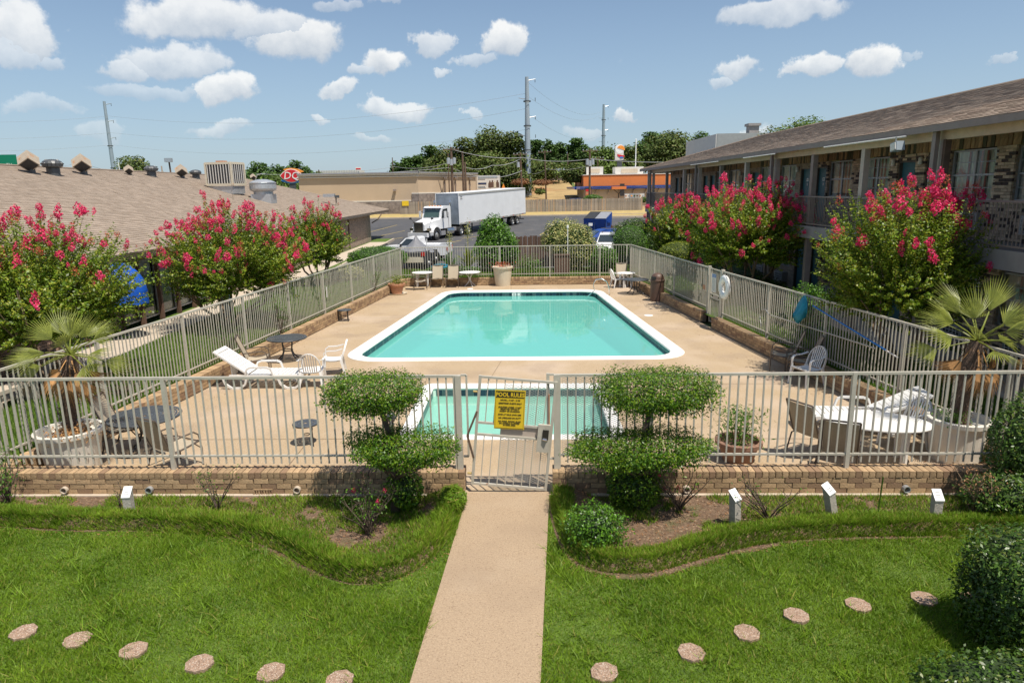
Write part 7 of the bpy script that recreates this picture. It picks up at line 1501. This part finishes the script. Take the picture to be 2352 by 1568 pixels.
# orange restaurant
oX0, oX1 = A(1340, 420, 118).x, A(1640, 420, 118).x; zT = A(1400, 402, 118).z; zB = A(1400, 427, 118).z; Zg = hg(20, 118)
bk = thing('orange_restaurant', 'orange topped drive in restaurant with a blue stripe across the road', 'building', (oX0, 118, Zg), w=True)
MB().box(((oX0 + oX1) / 2, 124, (zT + zB) / 2), (oX1 - oX0, 12.2, zT - zB)).build('orange_parapet', ORANGE, bk); MB().box(((oX0 + oX1) / 2, 124, zT + .06), (oX1 - oX0 + .2, 12.4, .12)).build('coping', TRW, bk)
MB().box(((oX0 + oX1) / 2 - .5, 124, zB - .16), (oX1 - oX0 + 2.6, 13.4, .22)).build('blue_stripe', BLUEP, bk); MB().box(((oX0 + oX1) / 2, 117.9, zB - .31), (oX1 - oX0 + 1, .9, .06)).build('light_stripe', TRW, bk); MB().box(((oX0 + oX1) / 2 - .5, 124, zB - .42), (oX1 - oX0 + 2.4, 13.3, .14)).build('blue_stripe', BLUEP, bk)
MB().box(((oX0 + oX1) / 2, 124.3, (zB - .5 + Zg) / 2 - .2), (oX1 - oX0 - .3, 12, zB - Zg)).build('wall', BKW, bk); MB().box((A(1498, 450, 118).x, 118.25, Zg + 1.2), (1.1, .12, 2.4)).build('door', UNDER, bk)
for a, b, z0, z1 in [(1346, 1383, 387, 404), (1412, 1474, 387, 404)]:
    p, q = A(a, z0, 121), A(b, z1, 121); MB().box(((p.x + q.x) / 2, 121.5, (p.z + q.z) / 2), (q.x - p.x, 3, p.z - q.z + .4), taper=1.04).build('rooftop_screen', TRW, bk); MB().box(((p.x + q.x) / 2, 119.93, (p.z + q.z) / 2 + .2), ((q.x - p.x) * .6, .05, (p.z - q.z) * .5)).build('recess', BKW, bk)
for k in range(8): x = oX0 + 2.2 + k * 2.1; MB().box((x, 118.1, zB - .95), (.10, .4, .9), m=Matrix.Rotation(R(25), 3, 'Y')).build('bracket', BKW, bk)
for (px_, py_, w_, h_, m, lb_, nm) in [(1351, 439 + 6, 1.15, 1.9, DQR, 'framed red food poster board by the orange restaurant', 'poster_board'), (1429, 436, .75, 2.0, UNDER, 'dark speaker box on the restaurant drive through', 'speaker_box')]:
    c = A(px_, py_, 114 if nm == 'poster_board' else 117); t = thing(nm, lb_, 'sign', c); MB().box((0, 0, 0), (w_, .2, h_)).build('frame', UNDER, t)
    if m is DQR: MB().box((0, -.12, -.1), (w_ * .8, .04, h_ * .8)).build('red_poster', TERRA, t); MB().lathe([(.001, .02), (.3, .02), (.3, -.02)], (0, -.16, -.15), 14).build('food_picture', DQO, t).rotation_euler = (0, 0, 0); MB().box((0, -.15, .55), (w_ * .7, .03, .3)).build('red_header', DQR, t)
c = A(1421, 430.5 + 1, 113.5); t = thing('order_canopy', 'small orange canopy on a forked post at the drive through', 'canopy', (c.x, 113.5, c.z)); MB().box((0, 0, 0), (2.3, 1.2, .45)).build('canopy', ORANGE, t); MB().tube([(0, 0, -.9), (0, 0, -3)], .08, 6).build('post', UNDER, t); MB().tube([(-.8, 0, -.25), (0, 0, -.9), (.8, 0, -.25)], .06, 6).build('fork', UNDER, t)
c = A(1457, 452 + 2, 113.5); t = thing('menu_board', 'wide menu board with several picture panels behind the plank fence', 'menu board', c); MB().box((0, 0, 0), (3.3, .2, 1.35)).build('frame', ALU, t)
for k in range(4): MB().box((-1.22 + k * .81, -.12, .0), (.70, .04, 1.15)).build('menu_panel', [TRW, STEEL, GREY, TRW][k], t); 
for k in range(14): MB().box((-1.4 + (k % 7) * .46, -.15, .3 - .5 * (k // 7)), (.26, .02, .22)).build('menu_picture', [TERRA, STEEL, DQO, LEAFG, DWOOD][k % 5], t)
c = A(1422, 352, 135); t = thing('burger_sign', 'tall pylon sign with a round white and orange burger logo', 'sign', c)
MB().box((0, 0, .0), (1.6, .8, 2.6)).build('cabinet', TRW, t); MB().lathe([(.001, -.42), (.85, -.42), (.85, .42), (.001, .42)], n=18).build('round_head', WHT, t).rotation_euler = (R(90), 0, 0)
t.children[-1].location = (.05, 0, .75)
pl_ = [(.75 * math.cos(a), .75 * math.sin(a) * .9) for a in np.linspace(0, math.pi, 9)]; plate(pl_, -.47, -.43, DQO, 'orange_bun', (.28, .72), -.3); plate([(x, -z * .7) for x, z in pl_[::-1]], -.47, -.43, DQR, 'red_patty', (.3, -.35), -.2); MB().box((.4, -.46, -.8), (.6, .04, .3)).build('blue_patch', DQB, t); MB().box((.1, 0, -4.2), (.9, .5, 6)).build('pole', VENTD, t)
# flag
c0 = A(1461, 322, 128); t = thing('flagpole', 'white flagpole with a drooping American flag above the restaurant', 'flagpole', (c0.x, 128, Zg)); zt2 = c0.z - Zg; MB().tube([(0, 0, 0), (0, 0, zt2)], .09, 6).lathe([(.001, .15), (.15, 0), (.001, -.15)], (0, 0, zt2 + .1), 8).build('pole', WHT, t); zf = A(1461, 381, 128).z - Zg
fl = []
for k in range(9):
    m_ = MB(); z0, z1 = zf - k * .16, zf - (k + 1) * .16; P_ = []
    for q in range(7): f = q / 6; P_ += [(-f * 1.8, .12 * math.sin(f * 6 + k * .3), z0 - f * 1.0 * (1 + .1 * k)), (-f * 1.8, .12 * math.sin(f * 6 + k * .3), z1 - f * 1.0 * (1 + .1 * k))]
    m_.add(P_, [(2 * q, 2 * q + 1, 2 * q + 3, 2 * q + 2) for q in range(6)]).build('flag_stripe', DQR if k % 2 == 0 else WHT, t)
MB().add([(0, -.03, zf + .02), (0, -.03, zf - .75), (-.8, .08, zf - 1.25), (-.8, .08, zf - .42)], [(0, 1, 2, 3)]).build('blue_canton', DQB, t)
# houses and grey building far right
c = A(1272, 393, 158); t = thing('hill_house', 'low grey roofed house on the dry hill behind the steel pole', 'house', (c.x, 158, c.z)); MB().add([(-4.5, -3, -.6), (4.5, -3, -.6), (4.5, 3, -.6), (-4.5, 3, -.6), (-4.0, 0, .7), (4.0, 0, .7)], [(0, 1, 5, 4), (2, 3, 4, 5), (1, 2, 5), (3, 0, 4)]).build('roof', STEEL, t); MB().box((0, 0, -1.6), (8.4, 5.4, 2.0)).build('wall', STONE, t)
a_, b_ = A(1647, 345, 72), A(1760, 345, 72); t = thing('grey_building', 'plain grey flat roofed building rising behind the right roof', 'building', ((a_.x + b_.x) / 2, 78, 0)); zt3 = A(1647, 319, 72).z; MB().box((0, 0, zt3 / 2), (b_.x - a_.x, 12, zt3)).build('wall', CONC if False else SLAB, t); MB().box((0, 0, zt3 - .3), (b_.x - a_.x + .1, 12.1, 1.6)).build('grey_fascia', GREY, t); MB().box((-(b_.x - a_.x) / 2 - .1, 0, zt3 - .5), (.15, 12, 1.9)).build('white_edge', TRW, t); c = A(1728, 308, 74); MB().box((c.x - t.location.x, -4, c.z), (1.0, 1.0, 1.6)).box((c.x - t.location.x, -4, c.z + .9), (1.3, 1.3, .25)).build('chimney', SLAB, t)
# billboard
c = A(1122, 420, 119); t = thing('billboard', 'small faded advertising billboard with four printed figures', 'billboard', c); MB().box((0, 0, 0), (4.0, .3, 2.45)).build('panel', ALU, t); MB().box((0, -.17, .0), (3.85, .05, 2.3)).build('poster', TRW, t); MB().box((0, -.05, -1.45), (4.0, .4, .45)).build('apron', DWOOD, t)
for k, (w_, z) in enumerate([(3.3, .92), (1.2, .60), (1.4, -.10), (1.2, -.6), (1.3, -.8)]): MB().box((-1.75 + w_ / 2, -.22, z), (w_, .03, .26 if k in (0, 2) else .08)).build('printed_line', STEEL if k != 2 else BLUED, t)
for k in range(4): MB().lathe([(.001, .3), (.13, .2), (.13, 0), (.28, -.15), (.30, -.9), (.001, -.9)], (.25 + k * .42, -.2, .1 + .05 * (k % 2)), 8, sy_=.1).build('printed_figure', DWOOD if k != 2 else CREAM, t)
for x in (-1.7, -.6, .6, 1.7): MB().box((x, 0, -3), (.14, .14, 3)).build('post', DWOOD, t)
c = A(1416, 0, 1) if False else A(1417.5 * .0 + 1416.5 * .0 + (1060 + 1745 / 4.9) * .8167, 436 * 1.0 + 0, 112); t = thing('orange_pennant', 'small orange pennant standing above the trailer roof line', 'flag', c); MB().add([(0, 0, 1.0), (-.35, 0, .1), (0, 0, -.9), (.35, 0, .1)], [(0, 1, 2, 3)]).build('cloth', DQO, t); MB().tube([(0, .05, 1.1), (0, .05, -3)], .03, 5).build('stick', ALU, t)
for px_, py_, m1, m2, lb_ in [(909, 390, YSIGN, DQO, 'little yellow and orange pylon sign above the tan roof')]:
    c = A(px_, py_, 150); t = thing('pylon_sign', lb_, 'sign', c); MB().box((0, 0, .25), (.6, .2, .5)).build('top_panel', m1, t); MB().box((0, 0, -.35), (.65, .2, .7)).build('lower_panel', m2, t); MB().box((0, .1, -2), (.2, .1, 3)).build('pole', ALU, t)
# green highway sign
c = A(18, 371, 62); t = thing('highway_sign', 'green highway sign with white letters TH cut by the left edge', 'sign', c, R(4)); MB().box((-1.2, 0, 0), (3.9, .08, 1.15)).build('panel', GREENS, t); text('TH', .36, WHT, t, (.10, -.06, -.30), (R(90), 0, 0)); MB().box((-1.5, .2, -3.2), (.2, .2, 6)).build('post', GALV, t)

# ------------------------------------------------------------------ poles and wires
def steelpole(label, px0, py0, px1, py1, Y, r0_, r1_, arms=3):
    a, b = A(px0, py0, Y), A(px1, py1, Y); b.z = hg(b.x, Y) - .5; t = thing('steel_power_pole', label, 'power pole', (a.x, Y, b.z)); h = a.z - b.z; MB().lathe([(r0_, 0), (r1_, h), (.001, h)], n=14).build('shaft', STEEL, t, smooth=False)
    for k in range(arms):
        z = h * (.97 - k * .15); MB().tube([(0, 0, z), (1.6 * (-1 if k % 2 and arms > 3 else 1), .2, z + .3)], [.10, .05], 5).build('arm', GALV, t); MB().tube([(1.5, .2, z + .3), (1.5, .2, z - .3)], .06, 5).build('insulator', VENTD, t)
        MB().lathe([(r0_ + .02, 0), (r0_ + .02, .2)], (0, 0, h * .2 * (k + 1)), 14).build('collar', VENTD, t) if r0_ > .4 else None
    return t
steelpole('tallest grey steel power pole right of the trailer', 1210, 177, 1215, 433, 132, .68, .32, 4)
steelpole('slim grey steel power pole in the distance, right of the tallest one', 1387, 240, 1384, 325, 240, .75, .4, 4)
steelpole('slim grey steel power pole in the distance above the left roof', 239, 233, 262, 392, 175, .62, .3, 3)
def woodpole(label, px_, pyt, pyb, Y, r_=.15, cross=0, tr=0, name='utility_pole', z0=None, lean=0):
    a = A(px_, pyt, Y); zb = hg(a.x, Y) - .2 if z0 is None else z0; t = thing(name, label, 'utility pole', (a.x, Y, zb)); h = a.z - zb; t.rotation_euler = (0, R(lean), 0); MB().tube([(0, 0, 0), (0, 0, h)], [r_ * 1.15, r_ * .8], 8).build('pole', POLEW, t)
    for k in range(cross): MB().box((0, -.15, h - .35 - k * .9), (2.3, .12, .12)).build('crossarm', POLEW, t); [MB().lathe([(.05, 0), (.08, .12), (.04, .25)], (x, -.15, h - .3 - k * .9), 6).build('insulator', GALV, t) for x in (-1.05, -.5, .5, 1.05)]
    for k in range(tr): a_ = [-.42, .42, 0][k]; MB().lathe([(.001, .5), (.24, .45), (.26, -.4), (.001, -.45)], (a_, -.35, h - 2.0 - (k == 2) * .2), 10).build('transformer', GALV, t)
    return t
woodpole('utility pole with white transformers behind the front of the trailer', 1036, 338, 445, 104, .20, 1, 3, lean=0)
woodpole('thinner dark pole just left of the transformer pole', 1029, 352, 445, 106, .09)
woodpole('bare brown utility pole with no crossarm, right of the transformer pole', 1062, 348, 445, 106, .17); woodpole('short reddish pole touching the bare brown pole', 1068, 372, 445, 105, .16)
woodpole('dark leaning utility pole beside the tallest steel pole', 1199, 350, 433, 118, .17, 1, 1, lean=-2)
woodpole('slender utility pole on the dry hillside', 1254, 345, 450, 126, .13, 1, 0, lean=-1.5); woodpole('pole with big pale transformers in front of the orange restaurant', 1355, 342, 456, 109, .17, 1, 3)
woodpole('thin pole behind the transformer pole, above the restaurant roof', 1373, 360, 400, 140, .13, 1); woodpole('small pole far back on the hill', 1306 - 2, 352, 380, 150, .12)
woodpole('distant pole with a crowded crossarm behind the first roof vent', 71, 362, 385, 100, .12, 1, 0, z0=1); woodpole('distant T shaped pole behind the rusty roof vent', 184, 366, 385, 110, .12, 1, 0, z0=1); woodpole('small dark pole left of the tan shop corner', 732, 390, 402, 140, .13, 0, 0, z0=1)
woodpole('pole standing among the pines left of the tan shop edge', 901, 362, 396, 140, .11, 0, 0, z0=1); woodpole('short white topped pole beyond the right roof', 1583 + 350, 0, 0, 1) if False else None
def lampost(label, px_, pyt, Y, m=POLEW):
    a = A(px_, pyt, Y); t = thing('lamp_post', label, 'lamp post', (a.x, Y, 1)); h = a.z - 1; MB().tube([(.25, 0, 0), (0, 0, h)], .10, 6).build('pole', m, t); MB().box((0, -.1, h + .1), (.85, .5, .5)).build('lamp_head', GALV, t); return t
lampost('dark lamp post with a boxy head right of the middle turbine vent', 388, 370, 90); a = A(722, 397, 100); t = thing('lamp_post', 'curved street lamp near the red DQ sign', 'lamp post', (A(718, 420, 100).x, 100, 1)); h = A(722, 397, 100).z - 1
t.location.x = A(589 - 1, 420, 100).x; MB().tube([(0, 0, 0), (0, 0, h - .8), (.25, 0, h - .2), (.9, 0, h)], .06, 6).build('pole', GALV, t); MB().box((1.1, 0, h - .02), (.6, .25, .14)).build('lamp_head', GALV, t)
for px_, lb_ in [(272, 'small flagpole with a blue flag behind the left roof')]:
    a = A(px_, 374, 110); t = thing('flagpole', lb_, 'flagpole', (a.x, 110, 1)); h = a.z - 1; MB().tube([(0, 0, 0), (0, 0, h)], .07, 6).build('pole', WHT, t); MB().add([(0.1, 0, h - .6), (.9, .1, h - 2.4), (.2, 0, h - 2.4)], [(0, 1, 2)]).build('flag', BLUED, t)
def wires(label, pts, sags, r_=.022, name='power_line', cat='wire'):
    t = thing(name, label, cat, pts[0], w=True, group='overhead wires')
    m_ = MB()
    for (a, b), sg in zip(zip(pts[:-1], pts[1:]), sags):
        P_ = [Vector(a).lerp(Vector(b), k / 14) - Vector((0, 0, sg * 4 * (k / 14) * (1 - k / 14))) for k in range(15)]; m_.tube(P_, r_, 4, caps=False)
    m_.build('wire', WIRE, t)
for k, (ya, yb, yc) in enumerate([(267, 267, 215), (305, 306, 250), (333, 334, 298)]):
    wires('high transmission wire crossing the left sky, number %s from the top' % ['first', 'second', 'third'][k] if False else ['highest transmission wire across the left half of the sky', 'middle transmission wire across the left half of the sky', 'lowest transmission wire across the left half of the sky'][k], [A(-200, ya + 14, 150), A(252 + k * 3, ya, 175), A(1208, yc, 132)], [.6, 3.2], .020)
for k, (ya, yb) in enumerate([(190, 255), (222, 262), (262, 308)]): wires(['upper wire between the two steel poles on the right', 'second wire between the two steel poles on the right', 'third wire between the two steel poles on the right'][k], [A(1213, ya, 132), A(1384, yb, 240)], [3.0], .02)
wires('pale utility wire running across the trees to the right roof', [A(1040, 344, 104), A(1200, 362, 118), A(1355, 365, 109), A(1660, 368, 95)], [.5, .5, .4], .045)
wires('lower pair of wires between the transformer pole and the leaning pole', [A(700, 402, 125), A(1036, 385, 104), A(1199, 392, 118)], [.3, 1.3], .04); wires('sloping wire from the transformer pole down to the leaning pole', [A(1062, 382, 106), A(1130, 380, 112), A(1199, 363, 118)], [.5, .4], .04)
wires('thin wires behind the left roof vents', [A(0, 378, 100), A(71, 372, 100), A(184, 372, 110), A(300, 392, 130)], [.6, .6, .6], .025)
wires('wire strung across the hill below the pines', [A(1215, 398, 132), A(1254, 388, 126), A(1355, 380, 109)], [.4, .4], .03); wires('wire above the tan shop roof', [A(588, 400, 120), A(909, 383, 140), A(1036, 372, 104)], [.6, .6], .03)

# ------------------------------------------------------------------ distant trees, each one on its own
def far_tree(label, px_, pyt, wpx, Y, m, kind='round', n=1500, zb=None, seed=None, low=.12):
    seed = int(px_ * 3 + Y) if seed is None else seed; r_ = np.random.default_rng(seed); a = A(px_, pyt, Y); gz = (hg(a.x, Y) if zb is None else zb); Hh = max(2.5, a.z - gz); w = wpx / 1568 * Y * 1.02
    t = thing('pine_tree' if kind == 'pine' else 'broadleaf_tree', label, 'tree', (a.x, Y, gz)); MB().tube([(0, 0, -.3), (.1, 0, Hh * .45), (0, 0, Hh * .8)], [.03 * Hh + .05, .02 * Hh + .03, .03], 6).build('trunk', BARKD, t); L = int(12 + w * 1.3); n = int(n * 1.8); C = []; q_ = r_.normal(size=(n // 2, 3)); q_ /= np.linalg.norm(q_, axis=1)[:, None]; q_ *= (r_.uniform(.2, 1, n // 2) ** .5)[:, None]; lo_ = .22 if kind == 'pine' else low; tp_ = np.array([w * .36, w * .3, Hh * (.93 - lo_) / 2]) if kind != 'pine' else np.array([w * .26, w * .22, Hh * .36]); C.append(q_ * tp_ + np.array([0, 0, Hh * (lo_ + .93) / 2 - (.03 * Hh)]))
    for k in range(L):
        f = r_.uniform(0, 1)
        if kind == 'pine': z = Hh * (.30 + .66 * f); rr_ = w * .5 * (1 - .55 * f) * r_.uniform(.2, .85); s = w * .20
        else: z = Hh * (low + .16 + (.70 - low) * f); rr_ = w * .5 * math.sqrt(max(.05, 1 - (2 * f - .75) ** 2 * .75)) * r_.uniform(.1, .78); s = w * .23
        an = r_.uniform(0, 6.28); c = np.array([rr_ * math.cos(an), rr_ * math.sin(an) * .8, z]); k_ = n // L; d = r_.normal(size=(k_, 3)); d /= np.linalg.norm(d, axis=1)[:, None]; p = c + d * (s * np.array([1, 1, .72])) * (r_.uniform(.55, 1.08, k_)[:, None]); C.append(p)
    C = np.concatenate(C); C = C[C[:, 2] < Hh * 1.02]; cc_ = np.array([0, 0, Hh * .5]); out = C - cc_; out /= np.linalg.norm(out, axis=1)[:, None]
    leafcloud('crown', C, max(.22, Y * .0032), m, t, .35, out=out, asp=.75, sj=.4, kind='stuff', ob=.6); 
    lb_ = MB()
    for k in range(4): an = r_.uniform(0, 6.28); lb_.tube([(0, 0, Hh * .35), (w * .25 * math.cos(an), w * .25 * math.sin(an), Hh * .62)], [.02 * Hh, .03], 5)
    lb_.build('limbs', BARKD, t); return t
FT = [('rounded oak beyond the left roof beside the steel pole', 305, 360, 118, 125, OAK, 'round', 3600), ('small olive tree left of that oak beyond the roof', 262, 378, 50, 118, OAKB, 'round', 900), ('low distant tree behind the last turbine vent', 447, 388, 55, 150, OAK, 'round', 900), ('low distant tree at the far left horizon', 160, 384, 44, 150, OAK, 'round', 600), ('little tree left of the rooftop cooler', 482, 394, 36, 150, OAKB, 'round', 500),
 ('broad pine behind the round exhaust fan', 592, 368, 70, 140, PINE, 'round', 1700), ('second pine right of the exhaust fan', 634, 371, 60, 142, PINE, 'round', 1500), ('pointed pine just left of the DQ sign', 672, 369, 52, 146, PINE, 'pine', 1300), ('small pine right of the DQ sign', 700, 380, 44, 146, PINE, 'pine', 900), ('low yellow green tree at the left end of the tan shop', 728, 392, 56, 150, OAKB, 'round', 900), ('brushy tree row below the pines by the DQ sign', 640, 398, 120, 128, OAKB, 'round', 1600),
 ('slender pine at the left end of the big dark grove', 906, 358, 44, 150, PINE, 'pine', 1300), ('pine in the big dark grove, second from its left end', 935, 352, 48, 150, PINE, 'round', 1200), ('pine in the grove above the corner of the tan shop', 962, 345, 52, 150, PINE, 'round', 1500), ('tall pine in the grove left of the transformer pole', 985, 330, 50, 150, PINE, 'pine', 1600), ('oak with ragged top behind the transformer pole', 1022, 322, 80, 140, OAK, 'round', 3000), ('dark oak right of the transformer pole', 1068, 306, 90, 138, OAK, 'round', 3600), ('tallest wide oak of the big dark grove', 1128, 286, 120, 136, OAK, 'round', 5200), ('dark oak between the tallest oak and the steel pole', 1178, 293, 80, 134, OAK, 'round', 3200), ('lower oak filling the grove behind the billboard', 1120, 350, 130, 131, OAK, 'round', 3600), ('low oak at the foot of the grove by the leaning pole', 1180, 375, 80, 130, OAK, 'round', 2200), ('low dark trees behind the tan shop return wall', 1040, 372, 110, 134, OAK, 'round', 2600),
 ('pine just right of the tallest steel pole', 1233, 322, 44, 160, PINE, 'pine', 1300), ('pine second to the right of the steel pole', 1258, 321, 44, 165, PINE, 'pine', 1300), ('pine with a flat top on the hill crest', 1285, 320, 46, 168, PINE, 'round', 1300), ('pine on the crest left of the slim steel pole', 1318, 319, 46, 168, PINE, 'pine', 1300), ('pine on the crest behind the transformers', 1345, 323, 44, 166, PINE, 'round', 1200), ('light green tree behind the restaurant on the left', 1392, 322, 84, 150, OAKB, 'round', 3200), ('low shrubs on the hill crest by the grey roofed house', 1240, 372, 90, 150, OAK, 'round', 1600),
 ('dark tree behind the burger pylon', 1440, 330, 70, 155, OAK, 'round', 1900), ('tree behind the flagpole', 1470, 322, 60, 165, PINE, 'round', 1700), ('pointed pine left of the wide oaks above the gallery', 1497, 305, 56, 172, PINE, 'pine', 1500), ('wide dark oak left of the tall round pine', 1545, 300, 110, 160, OAK, 'round', 4200), ('tall round topped pine left of the grey building', 1606, 284, 62, 150, PINE, 'round', 2600), ('tree below the tall round topped pine', 1622, 325, 70, 145, OAKB, 'round', 1900), ('distant trees behind the grey building', 1690, 318, 120, 170, OAK, 'round', 1600), ('low light tree beside the chimney of the grey building', 1765, 322, 60, 90, OAKB, 'round', 1200),
 ('feathery bright green tree rising behind the right roof', 1862, 234, 175, 62, OAKB, 'round', 7500), ('rounded tree left of the feathery one behind the right roof', 1785, 276, 120, 72, OAK, 'round', 3600)]
for (lb_, a, b, c, Y, m, kd, n) in FT: far_tree(lb_, a, b, c * 1.22, Y, m, kd, n)
# small tree alone on the hill with a visible stem, dry brush
c = A(1320, 430, 116); far_tree('small dark tree alone on the dry hill beside the restaurant', 1322, 375, 78, 122, OAK, 'round', 2600, zb=A(1317, 432, 122).z, low=.25)
for i, (px_, py_, w_, m, lb_) in enumerate([(1195, 400, 60, RUST, 'rusty dry brush at the foot of the grove by the steel pole'), (1245, 402, 70, RUST, 'dry reddish brush below the grey roofed house'), (1240, 422, 40, OAK, 'small dark bush on the dry hill')]):
    Y = 124; c = A(px_, py_, Y); shrub('brush', lb_, (c.x, Y, c.z - 1.3), (w_ / 1568 * Y * .33, 1.2, .55), 700, .35, m, 300 + i, core=0, lump=.3, shellw=.8, cat='bush')
c = A(1375, 463, 104); shrub('shrub', 'bright yellow green bush behind the plank fence', (A(1362, 455, 108).x, 108, A(1362, 456, 108).z), (1.5, .8, .6), 1600, .16, LEAFB, 310, core=.85, cat='bush'); shrub('shrub', 'small round green bush right of the menu board', (A(1454 * 0 + 1457 + 18 * 1.0, 459, 108).x + .2, 108, A(1457, 459, 108).z), (.55, .5, .45), 700, .14, LEAFG, 311, core=.85, cat='bush')
for px_, lb_ in [(1318, 'dark blue car roof showing above the plank fence')]:
    c = A(px_, 460, 106); t = thing('parked_car', lb_, 'car', (c.x, 106, Zf + .4), R(80)); car_shell(t, [(2.2, .35), (2.2, .8), (-2.1, .9), (-2.1, .38)], [(1.3, .85), (.5, 1.42), (-.9, 1.45), (-1.7, .9)], 1.76, BLUED, .8); sidewin(t, [(1.0, .95), (.45, 1.36), (-.85, 1.38), (-1.3, .95)], 1.76, .8, .85)
    for s in (-1, 1):
        for y in (1.35, -1.3): wheel(t, .80 * s, y, .32, .32, .2)
# garden things seen past the left fence
p = Vector((-10.3, 24.3, .3)); t = thing('garden_lantern', 'grey metal garden lantern post with a small cap outside the left fence', 'lantern', p); MB().box((0, 0, .45), (.32, .32, .9)).build('body', STEEL, t); MB().lathe([(.30, .92), (.33, .95), (.05, 1.06), (.09, 1.10), (.09, 1.25), (.001, 1.26)], n=16).build('cap', WHT, t)
t = thing('stone_bench', 'pale low bench against the left building behind the palm', 'bench', (-10.6, 13.9, .3), R(80)); MB().box((0, 0, .40), (1.3, .4, .08)).build('seat', PATHL, t)
for x in (-.45, .45): MB().box((x, 0, .18), (.14, .3, .36)).build('leg', PATHL, t)
t = thing('shade_cushion', 'blue swim ring resting behind the chairs at the back left', 'ring', (A(1012, 610, 34.3).x, 34.1, 1.02)); o = MB().lathe([(.40 + .05 * math.cos(a), .04 * math.sin(a)) for a in np.linspace(0, 2 * math.pi, 11)], n=24).build('ring', AQUA, t, smooth=True); t.location.z = .92; t.rotation_euler = (R(4), 0, 0); t['label'] = 'light blue swim ring lying on the chair backs at the back left'; t.name = 'swim_ring'
# fallen leaves on the deck
m_ = MB()
for k in range(900):
    y = random.uniform(10.2, 33); s_ = random.choice((-1, 1, 1)); x = (XR(y) - abs(random.gauss(0, .55)) if s_ > 0 else XL(y) + abs(random.gauss(0, .45)))
    if not (XL(y) < x < XR(y)): continue
    a, r_ = random.uniform(0, 6.28), random.uniform(.010, .024); m_.add([(x + r_ * math.cos(a), y + r_ * math.sin(a), .014), (x - r_ * .5 * math.sin(a), y + r_ * .5 * math.cos(a), .02), (x - r_ * math.cos(a), y - r_ * math.sin(a), .014), (x + r_ * .5 * math.sin(a), y - r_ * .5 * math.cos(a), .013)], [(0, 1, 2, 3)])
tag(m_.build('fallen_leaves', MULCH), kind='stuff')
for o in bpy.data.objects:
    if '_w' in o: del o['_w']
